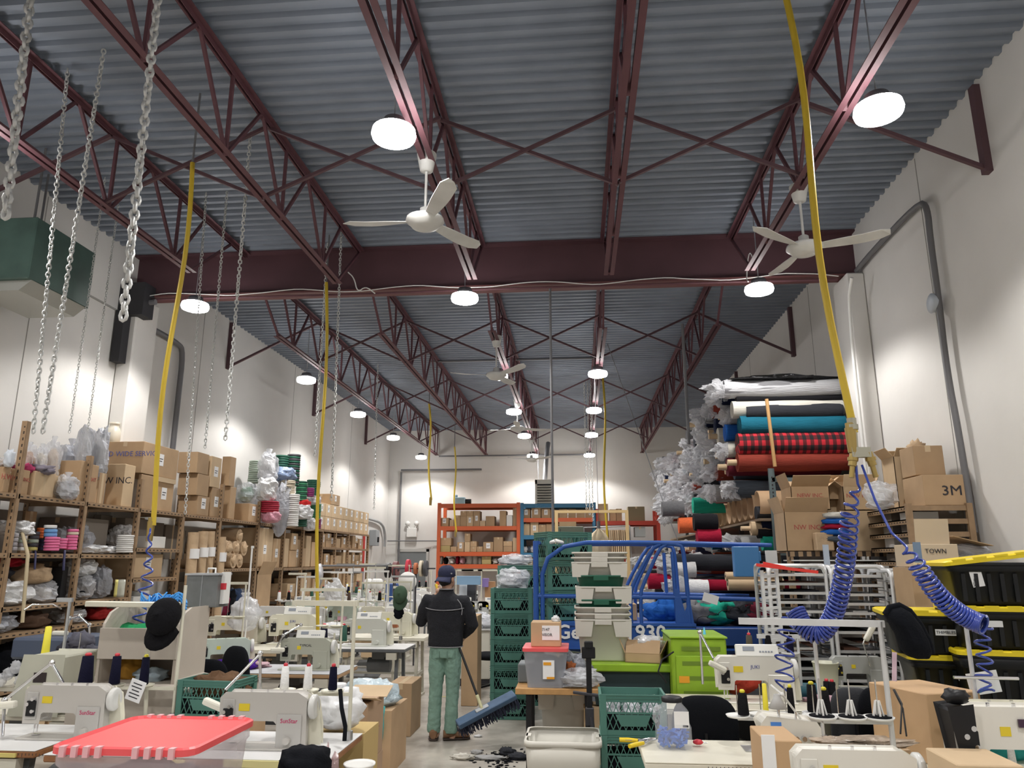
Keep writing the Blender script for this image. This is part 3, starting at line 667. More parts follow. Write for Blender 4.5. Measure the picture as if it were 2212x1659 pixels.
# far cartons on the top shelf and below
for i in range(9):
    Y=15.15+i*.42; k=.40
    for r_ in range(2):
        carton(-5.9,XS,Y,Y+k,T+.02+r_*.275,T+.02+r_*.275+.27,'small carton with white end label, %s along the far top shelf, %s row'%(nth(i),('lower','upper')[r_]),group='labelled cartons on the far top left shelf',paper='x',m=CARD2)
carton(-5.8,XS,15.9,16.5,T+.575,T+.80,'carton lying alone on top of the small labelled cartons',paper='x',m=CARD)
carton(-5.8,XS,14.95,15.14,T+.02,T+.62,'tall brown carton standing before the small labelled cartons',m=CARD)
def fillrow(y0,y1,z0,hmax,where,x1=XS,wr=(.22,.45),hr=(.5,.95),group=None,mats=None,pp=.35,stk=.3,empty=.08,x0=-5.95):
    y=y0;i=0
    while y<y1-.12:
        w_=min(R.uniform(*wr),y1-y-.02); 
        if R.random()>empty:
            h=hmax*R.uniform(*hr); n=2 if R.random()<stk else 1; z=z0
            for q in range(n):
                hh=h/n; carton(x0+R.uniform(0,.15),x1-R.uniform(0,.06),y+.01,y+w_-.01,z,z+hh-.003,
                   '%s carton %s %s%s'%(('brown','pale','plain','taped')[R.randint(0,3)] if 0 else 'brown',nth(i),where,(', upper' if q else ', lower') if n>1 else ''),paper='x' if R.random()<pp else None,group=group,tape='s' if R.random()<.4 else None,m=R.choice(mats) if mats else None); z+=hh
        y+=w_; i+=1
for a in ((13.4,15.3,1.66,.7,'on the shelf below the ribbon pile'),(15.45,18.7,2.062,.33,'on the second far left shelf'),(15.45,18.7,1.652,.38,'on the third far left shelf'),(13.4,18.7,1.122,.46,'on the fourth far left shelf'),(12.4,18.7,.602,.45,'on the low far left shelf')):
    fillrow(*a,group='small cartons packed on the far left shelves',wr=(.24,.42))
# mid shelf, section D/E
for i,(y0,y1,zz,h,lb) in enumerate(((12.25,12.9,1.66,.66,'large carton with labels standing below the crimson spools'),(12.92,13.25,1.66,.5,'medium carton right of the large labelled carton'))):
    carton(-5.95,XS,y0,y1,zz,zz+h,lb,paper='x',tape='s')
def roll(p,q,r,label,m=KRAFT,core=True,group=None,name='paper_roll',cat='roll',wrap=None,spiral=None,n=18):
    t=thing(name,label,cat,p,group=group); p,q=V(p),V(q)
    build(MB().tube([p,p.lerp(q,.33),p.lerp(q,.66),q],[r,r*1.02,r*.99,r],n),'roll_body',m,t,world=True)
    if core: 
        d=(q-p).normalized(); build(MB().cyl(p-d*.004,p+d*.01,r*.3,n=10),'core',SLOT,t,world=True)
    return t
for i,(x,yt,yb,hw) in enumerate(((417,1150,1210,11),(436,1148,1228,10),(452,1148,1228,9),(478,1160,1228,8))):
    a=PY(x,yb,9.9+i*.24); b=PY(x,yt,9.9+i*.24); r=PY(x+hw,yb,a.y).x-a.x; z0=.902
    roll((a.x,a.y,z0),(a.x-.03,a.y,b.z),r,'brown paper roll standing upright, %s of four beside the tall dark cabinet'%nth(i),group='upright paper rolls')
    build(MB().lathe([(r*1.02,0),(r*1.02,.13)],c=(0,0,b.z-z0-.35),n=18),'paper_band',PAPER,bpy.data.objects[[o.name for o in COL.objects if o.name.startswith('paper_roll')][-1]])
m=MB().box(-5.98,-5.36,9.78,10.2,.15+.003,.89); single(m,'filing_cabinet',DARKM,'dark steel cabinet standing under the upright paper rolls','cabinet',bevel=.01)
for i in range(7):
    r=.112; row=[0,0,0,1,1,1,2][i]; c=[0,1,2,0,1,2,1][i]; Y=11.05+c*.3+row*.12; z=1.663+r+row*.19
    t=roll((XS+R.uniform(-.05,.05),Y,z),(-5.95,Y,z),r,'kraft paper roll with torn ends, %s in the pile on the middle left shelf'%nth(i),group='kraft paper rolls on the middle left shelf')
    build(MB().blob((-.02,0,0),(.05,.08,.08),i*3,.5,4,12,8),'crumpled_end',KRAFT,t)
for i in range(6):
    Y=11.1+i*.27; bag((-5.55,Y,.902),(.2,.16,.22),'dark wrapped bundle under the kraft rolls, %s from the near end'%nth(i),m=[GREYF,fab('maroon',(.18,.02,.05)),BLKFAB,fab('denim',(.05,.08,.16)),GREYF,KRAFT][i],neck=False)
carton(-5.9,XS+.02,12.3,12.9,.91,1.55,'brown open carton standing on the low shelf behind sewing machines',flaps=True)
# --- shelves A: ribbons
sx=[(25,1152,1190,9,6.75,4,GRR,'grey ribbon spools at the near end of the ribbon shelf'),(43,1148,1190,10,6.9,5,[WHR,GRR,PG],'white and grey ribbon spools beside the hanging beige strap'),
 (69,1148,1190,10,7.1,5,[YLR,CHR,PG,CHR,CHR],'charcoal and yellow spools in one stack'),(89,1165,1190,8,7.3,3,NVR,'navy ribbon spools low on the shelf'),(110,1160,1190,14,7.2,5,PNK,'bright pink spools in the big stack'),
 (108,1143,1160,12,7.2,2,BLR,'blue ribbon spools on top of the pink stack'),(108,1134,1142,12,7.2,1,WHR,'white spool topping the blue spools'),(132,1163,1186,10,7.5,4,PNK,'pink spools behind the big pink stack'),
 (152,1143,1188,11,7.6,7,[PNK,PNK,PNK,PNK,PNK,CRM,PNK],'pink spools beside the second post'),(85,1140,1163,7,7.3,4,ORG,'orange webbing roll above the navy spools')]
for (x,yt,yb,hw,Y,n,m,lb) in sx: 
    a=PX(x,yb,XS)
    dz=1.855-PY(x,yb,Y).z; k=[x,yt,yb,hw,Y,n,m,lb]
    if yb>=1186: 
        t0=len(COL.objects); stack(*k)
    else: stack(*k)
bag((PY(30,1140,6.9).x,6.9,2.02),(.19,.15,.07),'white film bag draped over spools at far left',m=WHITEF,neck=False)
bag((-5.6,7.95,1.853),(.2,.2,.15),'grey film bag standing behind the second post',m=GREYF,neck=False)
for i in range(3): bag((-5.5,8.0+i*.2,1.853),(.16,.12,.05),'flat clear packet of white parts, %s on the shelf right of the post'%nth(i),m=WHITEF,inner=WHR,neck=False)
stack(268,1156,1194,16,8.4,9,WHR,'white corded spools in a round stack')
carton(-5.98,-5.55,7.9,8.5,1.853,2.25,'grey-brown carton at the back of the ribbon shelf',m=mat('grey_card',(.22,.19,.16),.9))
t=thing('hanging_strap','beige fabric strap hanging down over the left shelves','strap',(-5.28,6.85,.9))
a=PY(50,1150,6.9); build(MB().tube([PY(46,1142,6.85),PY(58,1190,6.8),PY(60,1200,6.8),PY(56,1250,6.8),PY(48,1345,6.8)],.016,6),'webbing',mat('beige_webbing',(.55,.46,.30),.8),t,world=True)
single(MB().tube([PY(76,1190,7.05),PY(77,1200,7.0),PY(75,1230,7.0)],.01,6),'hanging_strap',NVR,'navy ribbon tail hanging from the ribbon shelf','strap')
single(MB().tube([PY(140,1190,7.4),PY(139,1200,7.35),PY(137,1232,7.35)],.012,6),'hanging_strap',NVR,'navy strap hanging below the pink spools','strap')
# lower shelves A
for (c,r,lb,m,inn) in (((-5.5,6.85,1.363),(.22,.28,.12),'big white film-wrapped bundle on the lower left shelf',WHITEF,WHR),((-5.7,6.9,1.6),(.2,.25,.07),'dark folded garments above the white bundle',fab('darkgrey',(.04,.04,.05)),None),
  ((-5.6,7.0,1.72),(.15,.18,.05),'red cloth on the dark garments',fab('red2',(.3,.01,.02)),None),((-5.5,7.4,1.363),(.18,.16,.1),'clear bag of grey parts beside the white bundle',GLASSF,WHR),((-5.6,7.35,1.55),(.2,.17,.1),'crumpled brown paper bag on the lower left shelf',KRAFT,None),
  ((-5.5,8.0,1.363),(.16,.15,.13),'clear bag of black parts right of the second post',GLASSF,BLKFAB),((-5.55,8.05,1.60),(.17,.17,.1),'white film bag above the black parts',WHITEF,WHR),((-5.5,8.35,1.363),(.14,.13,.18),'shiny black wrapped bundle on the lower left shelf',GREYF,BLKFAB),
  ((-5.5,6.8,1.123),(.2,.25,.09),'grey film packet on the lowest visible left shelf',GREYF,None),((-5.5,7.3,1.123),(.18,.2,.08),'dark lumpy packet on the lowest visible left shelf',fab('brown',(.1,.06,.04)),None),((-5.5,7.9,1.123),(.16,.17,.08),'clear packet near the white cabinet, low left shelf',GLASSF,WHR),
  ((-5.5,8.4,1.123),(.15,.15,.07),'red and white packet low on the left shelf',fab('red3',(.3,.02,.02)),None)):
    bag(c,r,lb,m=m,inner=inn,neck=False)
single(MB().box(-5.6,-5.36,7.55,7.63,1.363,1.72),'binder',BLACK,'black upright box against the second post','box',bevel=.01)
stack(258,1250,1292,8,8.45,1,mat('clear_tub',(.62,.63,.55),.3),'clear cylindrical tub on the lower left shelf')
stack(248,1250,1292,3,8.3,1,YLR,'yellow tube beside the clear tub')
# section B
carton(-5.9,-5.4,8.85,9.5,1.573,1.86,'carton plastered with white and brown stickers, left shelf below the yellow hose',m=CARD2,paper='x')
carton(-5.7,-5.36,9.05,9.45,1.935,2.08,'flat white box on the left shelf by the yellow hose',m=mat('white_card',(.72,.72,.7),.7),tape=None)
bag((-5.6,8.85,1.935),(.16,.12,.13),'white film bag behind the hose coupling',m=WHITEF,neck=False)
carton(-5.9,-5.6,8.9,9.5,1.935,2.3,'grey carton at the back above the white box',m=MATS['grey_card'])
for i in range(5): 
    carton(-5.7,-5.38,8.72+i*.18,8.72+i*.18+.16,1.173,1.173+.12+.06*(i%3),'small white box %s in the row under the stickered carton'%nth(i),m=MATS['white_card'],tape=None,group='small white boxes on the left shelf')
for i in range(6):
    bag((-5.55,5.6+i*.5,.623),(.22,.2,.18),'dark bundle on the low left shelf, %s from the near end'%nth(i),m=[BLKFAB,GREYF,fab('denim',(.05,.08,.16))][i%3],neck=False)
    carton(-5.9,XS,5.4+i*.55,5.9+i*.55,.153,.5,'dusty carton on the bottom left shelf, %s from the near end'%nth(i))

for (y0,y1,z0,h,lb) in ((8.7,9.65,1.935,.42,'added for shade behind the hose coupling'),(8.7,9.65,1.575,.33,'added for shade behind the stickered carton'),(8.7,9.65,1.175,.36,'added for shade behind the small white boxes'),(6.7,7.6,1.855,.45,'added for shade behind the ribbon spools'),(6.7,8.6,1.365,.44,'added for shade behind the white bundles'),(6.7,8.6,.625,.45,'added for shade behind the dark bundles on the low shelf'),(9.8,10.7,1.8,.5,'added for shade behind the upright paper rolls'),(10.85,12.1,.905,.7,'added for shade behind the dark wrapped bundles')):
    fillrow(y0,y1,z0,h,lb,x0=-5.99,x1=-5.74,group='dark cartons added to shade the backs of the left shelves',mats=[MATS['grey_card'],CARD],pp=0,stk=0,empty=0,hr=(.8,1.0))  # extra cartons, added in place of shade on the bright wall behind the shelves
# ============================================================ sewing benches, machines, stands, chairs
WOODE=mat('brown_bench_edge',(.30,.13,.05),.5,var=.2,vscale=12); TOPW=mat('white_laminate',(.72,.72,.72),.35); TOPC=mat('cream_laminate',(.74,.71,.60),.4)
LEGG=mat('grey_leg_paint',(.12,.13,.14),.45); LEGC=mat('cream_leg_paint',(.52,.50,.42),.5); MOTOR=mat('motor_grey',(.15,.16,.17),.5)
def bench(x0,x1,y0,y1,label,top=TOPW,edge=WOODE,leg=LEGG,z=.78,ruler=False,motor=True):
    t=thing('sewing_bench',label,'table',((x0+x1)/2,(y0+y1)/2,0)); w=(x1-x0)/2; d=(y1-y0)/2
    build(MB().box(-w,w,-d,d,z-.006,z),'table_top',top,t,bevel=.002); build(MB().box(-w,w,-d,d,z-.04,z-.0065),'table_edge',edge,t,bevel=.006)
    for s in (-1,1):
        X=s*(w-.12)
        for q in (-1,1): build(MB().bar((X,q*(d-.14),z-.04),(X,q*(d-.06),.02),.05,.035),'leg',leg,t)
        build(MB().box(X-.02,X+.02,-d+.08,d-.08,.28,.32).box(X-.03,X+.03,-d+.02,d-.02,.0,.03),'leg_brace',leg,t)
    build(MB().box(-w+.12,w-.12,-.03,.0,.29,.32),'stretcher',leg,t)
    if motor:
        build(MB().cyl((.05,.05,z-.22),(.32,.05,z-.22),.085,n=16).box(.1,.25,.0,.1,z-.15,z-.04),'motor',MOTOR,t)
        build(MB().box(w-.22,w-.1,-d-.0,-d+.06,z-.12,z-.045),'switch',mat('switch_cream',(.6,.58,.5),.5),t)
        build(MB().obox((0,-.05,.1),(.5,.28,.02),Matrix.Rotation(.3,3,'X')),'treadle',MOTOR,t)
    if ruler: 
        mb=MB()
        for i in range(int(2*w*.6/.02)): mb.box(-w*.1+i*.02,-w*.1+i*.02+.003,-d-.001,-d,z-.026-(.006 if i%5==0 else 0),z-.015)
        build(mb,'ruler_marks',INK,t)
    return t
def sew(x,y,z,label,m=IVORY,m2=None,rz=0,s=1.0,brand=None,bm=REDINK,panel=False,wheel=True,head=BLACK,sticker=False,longarm=0,group=None):
    t=thing('sewing_machine',label,'sewing machine',(x,y,z),rz,group); s*=.87; t.scale=(s,s,s); L=.25+longarm
    P_=[(-L,.10),(-L-.005,.27),(-L+.02,.295),(.20,.295),(.245,.27),(.25,.0),(.10,.0),(.095,.14),(.07,.165),(-L+.11,.165),(-L+.09,.15),(-L+.085,.10)]
    build(MB().prism(P_,-.05,.06),'body',m,t,bevel=.014,segs=2)
    build(MB().box(-L-.02,.27,-.09,.09,0,.012),'bed_plate',m,t,bevel=.003)
    build(MB().box(.085,.235,-.058,-.05,.0,.19),'front_cover',m2 or m,t,bevel=.006)
    build(MB().box(-L+.0,-L+.075,-.056,-.05,.11,.27),'face_plate',CHROME if head is CHROME else (m2 or m),t,bevel=.004)
    build(MB().cyl((-L+.035,0,.12),(-L+.035,0,.05),.006,n=8).cyl((-L+.035,0,.06),(-L+.035,0,.018),.0025,n=6),'needle_bar',CHROME,t)
    build(MB().cyl((-L+.055,0,.13),(-L+.055,0,.03),.005,n=8).box(-L+.035,-L+.075,-.02,.012,.014,.02),'presser_foot',CHROME,t)
    tpl=build(MB().box(-L+.01,-L+.07,-.066,-.057,.13,.22),'tension_plate',head,t,bevel=.003)
    for (dx,dz) in ((.02,.20),(.055,.16),(.05,.23)): build(MB().cyl((-L+dx,-.056,dz),(-L+dx,-.076,dz),.014,.011,10),'tension_disc',CHROME,tpl)
    build(MB().cyl((.155,-.058,.05),(.155,-.08,.05),.024,.02,16),'stitch_dial',m,t)
    if wheel:
        build(MB().lathe([(.02,.0),(.058,.0),(.068,.008),(.068,.028),(.058,.036),(.03,.03),(.0,.03)],c=(.265,.005,.225),ax='x',n=24),'hand_wheel',mat('wheel_white',(.66,.66,.64),.25),t)
        build(MB().prism([(.245,.02),(.32,.02),(.315,.12),(.29,.25),(.245,.28)],.03,.075),'belt_cover',CREAM,t,bevel=.008)
    build(MB().box(-L+.16,-L+.20,-.052,-.0505,.2,.235) if not sticker else MB().box(-L+.10,-L+.165,-.0525,-.05,.205,.245),'warning_sticker',mat('yellow_sticker',(.75,.58,.03),.5),t)
    for gx_ in (-.1,0,.1): build(MB().cyl((gx_,0,.295),(gx_,0,.315),.008,n=8),'thread_guide',CHROME,t)
    if brand: text(brand,.034,t,(.16,-.0595,.155) if len(brand)<8 and not longarm and not panel else (0,-.0515,.24),FRONT,bm,ext=.0005)
    if panel:
        M=Matrix.Rotation(-.35,3,'X'); cpn=build(MB().obox((.03,.0,.345),(.3,.03,.085),M),'control_panel',mat('panel_white',(.76,.76,.72),.35),t,bevel=.004)
        mb=MB()
        for i in range(5): mb.obox(V((.03,.0,.345))+M@V((.02+.02*i,-.017,-.01)),(.012,.003,.01),M)
        mb.obox(V((.03,0,.345))+M@V((-.06,-.017,.01)),(.08,.003,.03),M); build(mb,'panel_buttons',mat('panel_grey',(.25,.28,.33),.4),cpn)
    return t
def cone(x,y,z,m,label,r=.033,h=.15,tip=None,group=None,name='thread_cone'):
    t=thing(name,label,'thread',(x,y,z),group=group)
    build(MB().lathe([(r*.9,0),(r,.006),(r,.01),(r*.76,h),(r*.4,h+.003)],n=18),'thread',m,t)
    if tip: build(MB().lathe([(r*.42,h+.003),(r*.5,h+.012),(r*.3,h+.02),(0,h+.02)],n=14),'core_tip',tip,t)
    return t
def stand(x,y,z0,z1,label,arm=(-.45,.0),plates=(),pm=CREAM,top=True,pr=.011,az=None,plm=None):
    # pole, top arm, plate arm with spool plates
    t=thing('thread_stand',label,'thread stand',(x,y,z0)); build(MB().cyl((0,0,0),(0,0,z1-z0),pr,n=10),'pole',pm,t)
    if top: 
        build(MB().bar((.02,0,z1-z0-.01),(arm[0],arm[1],z1-z0-.01),.022,.03),'top_arm',pm,t)
    if plates:
        az=az if az is not None else .35
        xs_=[p[0] for p in plates]; build(MB().bar((max(xs_+[0]),plates[0][1],az-.02),(min(xs_+[0]),plates[-1][1],az-.02),.03,.018),'plate_arm',pm,t)
        for (px,py) in plates: build(MB().lathe([(.0,0),(.06,.0),(.068,.012),(.064,.012),(.056,.004),(.0,.004)],c=(px,py,az-.01),n=22),'spool_plate',plm or pm,t); build(MB().cyl((px,py,az-.01),(px,py,az+.16),.0035,n=6),'spool_pin',CHROME,t)
    build(MB().cyl((0,0,0),(0,0,.05),.022,n=10),'clamp',STEEL,t)
    return t
def gooselamp(pts,label,hd=None,r=.009,headrot=0,m=CHROME,basept=None):
    t=thing('machine_lamp',label,'lamp',pts[0]); 
    for i in range(len(pts)-1): build(MB().tube([pts[i],V(pts[i]).lerp(V(pts[i+1]),.5),pts[i+1]],r,8),'arm',m,t,world=True); 
    for p in pts[1:-1]: build(MB().sphere(p,r*2,8),'joint',m,t,world=True)
    if hd: build(MB().obox(hd,(.13,.045,.04),Matrix.Rotation(headrot,3,'Y')),'lamp_head',mat('lamp_cream',(.78,.76,.66),.4),t,world=True,bevel=.012,segs=2)
    return t
def cap(x,y,z,m,label,s=1,rot=(0,0,0),bm=None,name='baseball_cap'):
    t=thing(name,label,'cap',(x,y,z)); t.rotation_euler=rot; t.scale=(s,s,s)
    mb=MB(); prof=[(.095,0),(.098,.03),(.092,.07),(.075,.1),(.045,.12),(.0,.127)]; mb.lathe(prof,n=22); mb.lathe([(.008,.126),(.008,.132),(0,.133)],n=8); build(mb,'crown',m,t,solid=.003)
    mb=MB(); vs=[];n=10
    for i in range(n+1):
        a=-PI*.40+PI*.80*i/n; c_,s_=math.sin(a),-math.cos(a); L=.075*math.cos(a*1.05)
        for k in range(4): q=.094+L*k/3; vs.append((c_*.094 if k==0 else c_*(.094+L*k/3*.5),s_*.094-L*k/3*1.05,.006-.05*(c_**2)*k/3-.012*k/3))
    mb.add(vs,[(i*4+k,(i+1)*4+k,(i+1)*4+k+1,i*4+k+1) for i in range(n) for k in range(3)],True); build(mb,'brim',bm or m,t,solid=.004)
    return t
def chair(x,y,label,rz=0,bz=.95,bw=.22,bh=.24,m=BLKFAB,tilt=.12,seat=.48):
    t=thing('office_chair',label,'chair',(x,y,0),rz)
    mb=MB().blob((0,.0,0),(bw,.05,bh),3,0,1,24,16); 
    mb.v=[(math.copysign(abs(p[0]/bw)**.6*bw,p[0]),p[1]-.12*(p[0]/bw)**2*.3,math.copysign(abs(p[2]/bh)**.65*bh,p[2])) for p in mb.v]
    o=build(mb,'backrest',m,t); o.location=(0,-.2,bz-bh); o.rotation_euler=(tilt,0,0)
    mb=MB().blob((0,0,0),(.24,.23,.05),2,0,1,20,10); mb.v=[(math.copysign(abs(p[0]/.24)**.6*.24,p[0]),math.copysign(abs(p[1]/.23)**.6*.23,p[1]),p[2]) for p in mb.v]
    o=build(mb,'seat',m,t); o.location=(0,.05,seat)
    build(MB().bar((0,-.1,seat-.05),(0,-.25,seat+.02),.05,.02).bar((0,-.25,seat+.02),(0,-.25,bz-bh),.05,.015),'back_support',BLACK,t)
    build(MB().cyl((0,0,.1),(0,0,seat-.03),.025,n=10),'post',BLACK,t)
    for i in range(5):
        a=2*PI*i/5; bl=build(MB().bar((0,0,.11),(.27*math.cos(a),.27*math.sin(a),.07),.035,.025),'base_leg',BLACK,t)
        build(MB().cyl((.27*math.cos(a)-.02,.27*math.sin(a),.028),(.27*math.cos(a)+.02,.27*math.sin(a),.028),.027,n=10),'caster',BLACK,bl)
    return t
def tp(x,y,z=.78): return PZ(x,y,z)
NAVT=mat('navy_thread',(.007,.007,.022),.8,bump=.3,bscale=120,spec=.1); WHT=mat('white_thread',(.80,.80,.79),.7,bump=.3,bscale=120); BKT=mat('black_thread',(.008,.008,.009),.8,bump=.3,bscale=120,spec=.1)
REDP=mat('red_tip',(.62,.04,.06),.4); YELP=mat('yellow_tip',(.75,.65,.04),.4); DGT=mat('dark_green_thread',(.01,.07,.045),.7); BRT=mat('brown_thread',(.06,.03,.02),.7)
# --- near left benches
bench(-4.9,-2.95,4.12,4.75,'white-topped sewing bench with brown and yellow front edge at far left',edge=WOODE,ruler=True)
single(MB().box(-4.8,-3.05,4.105,4.118,.745,.765),'ruler',mat('yellow_ruler',(.65,.55,.18),.5),'yellow tape ruler along the front edge of the far left bench','ruler')
bench(-2.85,-1.30,4.05,4.68,'white-topped bench with brown edge right of the red-lidded bin',ruler=False)
single(MB().box(-1.85,-1.55,4.035,4.049,.742,.775),'maker_plate',mat('yellow_plate',(.68,.62,.30),.5),'small cream maker plate on the brown bench edge','plate')
single(MB().box(-2.3,-2.06,4.035,4.049,.745,.768),'ruler',MATS['yellow_ruler'],'short yellow ruler on the brown bench edge beside the bin','ruler')
a=tp(578,1612); sew(a.x-.01,4.3,.78,'large grey-white sewing machine with red maker name, right of the red-lidded bin',s=1.08,m=mat('warm_grey_enamel',(.52,.50,.47),.35),m2=mat('cool_grey_enamel',(.50,.49,.47),.3),brand='SunStar',bm=mat('magenta_ink',(.6,.03,.15),.5),sticker=True)
a=tp(128,1598); sew(a.x+.0,4.42,.78,'large grey-white sewing machine at far left, partly behind the red-lidded bin',s=1.08,m=MATS['warm_grey_enamel'],m2=MATS['cool_grey_enamel'],brand='SunStar',bm=MATS['magenta_ink'],sticker=True)
gooselamp([tp(5,1590,.8),PY(10,1512,4.45),PY(112,1432,4.5),PY(150,1500,4.5)],'chrome jointed lamp arm above the far left machine',hd=PY(12,1523,4.4),headrot=-.1)
gooselamp([PY(562,1502,4.5),PY(562,1412,4.5),PY(487,1490,4.4)],'chrome jointed lamp arm above the red-lettered machine',hd=PY(462,1522,4.35),headrot=.35)
# thread stands near left
s_=stand(PY(245,1490,4.9).x+.42,4.9,.78,1.62,'cream thread stand behind the far left machine with three navy cones',plates=((-.62,0),(-.42,.0),(-.22,0)),az=PY(235,1478,4.9).z-.78,top=False,plm=CREAM)
for i,(px,h,r,lab) in enumerate(((182,.17,.045,'large navy thread cone with red tip, leftmost on the near left stand'),(235,.17,.034,'navy thread cone with red tip, middle of the near left stand'),(286,.165,.03,'navy thread cone with yellow tip, rightmost of the near left stand'))):
    cone(s_.location.x-.62+.2*i,4.9,PY(235,1478,4.9).z+.002,NAVT,lab,r=r,h=h,tip=YELP if i==2 else REDP)
sx_=PY(741,1500,4.35).x
s_=stand(sx_,4.5,.78,PY(745,1300,4.5).z,'tall cream thread stand with a long top arm over the right-hand bench',arm=(-.40,.05),plates=((-.40,.0),(-.26,0),(-.11,0)),az=PY(655,1490,4.5).z-.78)
for i,(m,tip,lab) in enumerate(((WHT,REDP,'white thread cone with red tip, left on the tall cream stand'),(WHT,REDP,'white thread cone with red tip, middle of the tall cream stand'),(NAVT,REDP,'navy thread cone with red tip, right on the tall cream stand'))):
    cone(sx_+(-.40,-.26,-.11)[i],4.5,s_.location.z+PY(655,1490,4.5).z-.78+.002,m,lab,r=.026,h=.125,tip=tip)
# hat forming cabinet of pale board
BRD=mat('pale_board',(.50,.45,.39),.6,var=.04)
c=thing('display_cabinet','pale board cabinet with rounded side panels behind the navy cones','cabinet',(-3.6,5.4,0))
x0,x1=PY(207,1450,5.2).x,PY(372,1450,5.2).x; zt=PY(210,1315,5.2).z; zb=PY(210,1485,5.2).z
pr=[(5.2,0),(5.62,0),(5.62,zt),(5.36,zt),(5.28,zt-.03),(5.22,zt-.1),(5.2,zt-.2)]
for xx in (x0,x1): build(MB().prism(pr,xx,xx+.02,ax='x'),'side_panel',BRD,c,world=True,bevel=.003)
build(MB().box(x0+.02,x1,5.6,5.62,.0,zt-.02),'back_panel',BRD,c,world=True)
build(MB().box(x0,x1+.02,5.19,5.2,PY(210,1423,5.2).z,PY(210,1356,5.2).z),'front_board',BRD,c,world=True,bevel=.002)
build(MB().box(x0+.02,x1,5.22,5.6,PY(210,1423,5.2).z,PY(210,1423,5.2).z+.02),'shelf_board',BRD,c,world=True)
build(MB().box(x0-.05,x1+.2,5.0,5.62,.0,PY(210,1487,5.0).z),'base_box',BRD,c,world=True,bevel=.004)
build(MB().prism([(x1+.02,PY(390,1465,5.3).z),(PY(438,1470,5.3).x,PY(438,1475,5.3).z),(x1+.2,PY(400,1490,5.3).z),(x1+.02,PY(390,1490,5.3).z)],5.25,5.6),'side_ramp',BRD,c,world=True)
cloth((PY(300,1350,5.4).x,5.42,PY(210,1356,5.2).z-.08),(.2,.12,.05),'green cloth folded inside the pale board cabinet',fab('green',(.02,.28,.10)),name='folded_cloth')
cloth((PY(270,1450,5.4).x,5.45,PY(270,1487,5.0).z),(.1,.08,.09),'orange-yellow cloth hanging inside the pale board cabinet',fab('amber',(.62,.33,.06)),name='folded_cloth')
cloth((PY(335,1440,5.4).x,5.35,PY(270,1487,5.0).z),(.1,.08,.05),'pale blue packets inside the pale board cabinet',fab('paleblue',(.45,.55,.62)),name='folded_cloth')
# cream light rail with pole
t=thing('light_rail','cream strip light rail carried on a pole above the board cabinet','rail',PY(320,1480,4.95))
build(MB().bar(PY(190,1304,4.95),PY(385,1307,4.95),.07,.035),'rail',CREAM,t,world=True,bevel=.004); build(MB().cyl(PY(322,1310,4.95),V((PY(322,1500,4.95).x,4.95,.7)),.013,n=8),'pole',CREAM,t,world=True)
# dark cap on the rail, blue rope, grey box
q=PY(338,1345,4.8); t=cap(q.x,4.8,q.z,mat('black_cap_cloth',(.010,.010,.012),.9,bump=.4,bscale=60,spec=.1),'black baseball cap hanging upside down from the cream rail',s=1.0,rot=(.15,math.radians(-168+180),0)); t.rotation_euler=(math.radians(78),math.radians(16),0); t.location=(q.x+.02,4.87,q.z+.03)
t.scale=(1.05,1.25,1.0)
mb=MB()
for i in range(5):
    c0=PY(318+17*i,1300+(i%2)*6,5.1); pts=[c0+V((.045*math.cos(a*1.0)*(1+.2*math.sin(3*a)),.05*math.sin(a),.03*math.sin(2*a+i))) for a in [2*PI*k/16 for k in range(48)]]
    pts=[p+V((0,0,.0012*k-.02)) for k,p in enumerate(pts)]; mb.tube(pts,.006,5)
single(mb,'rope_coil',mat('bright_blue_rope',(.05,.32,.78),.5),'bright blue coiled cord heaped beside the grey metal box','cord')
a,b_=PY(397,1312,5.6),PY(472,1243,5.6)
t=thing('control_box','grey metal control box on a post left of the clear bag','control box',((a.x+b_.x)/2,5.7,a.z)); w_=(b_.x-a.x)/2; h_=b_.z-a.z
GB=mat('worn_grey_metal',(.20,.21,.21),.45,metal=.3,var=.2,vscale=8)
build(MB().box(-w_,w_,-.1,.1,0,h_),'body',GB,t,bevel=.004); build(MB().box(-w_-.01,w_+.01,-.11,.11,h_,h_+.015),'lid',GALV,t); build(MB().box(-.002,.002,-.102,-.1,0,h_),'door_seam',GALV,t)
build(MB().cyl((.0,0,0),(0,0,-a.z+.0),.025,n=8),'post',GALV,t); build(MB().tube([(-.01,0,h_+.015),(-.01,0,h_+.05),(.05,0,h_+.05),(.05,0,h_+.015)],.008,6),'handle',WHITEP,t)
build(MB().box(w_+.002,w_+.03,-.05,.05,h_*.1,h_*1.1),'notice_strip',WHITEP,t); build(MB().box(w_+.001,w_+.032,-.052,-.02,h_*.55,h_*.75),'red_mark',REDP,t,bevel=0)
tg=PY(293,1492,4.7); t=thing('hang_tag','white printed tag hanging on the blue coil hose','tag',tg); MT=Matrix.Rotation(.3,3,'Y')
build(MB().obox((0,0,0),(.10,.004,.125),MT),'card',PAPER,t)
mb=MB()
for i,w_ in enumerate((.06,.07,.05,.07,.06)): mb.obox(MT@V((0,-.003,.04-.02*i)),(w_,.001,.006),MT)
build(mb,'print',INK,t)
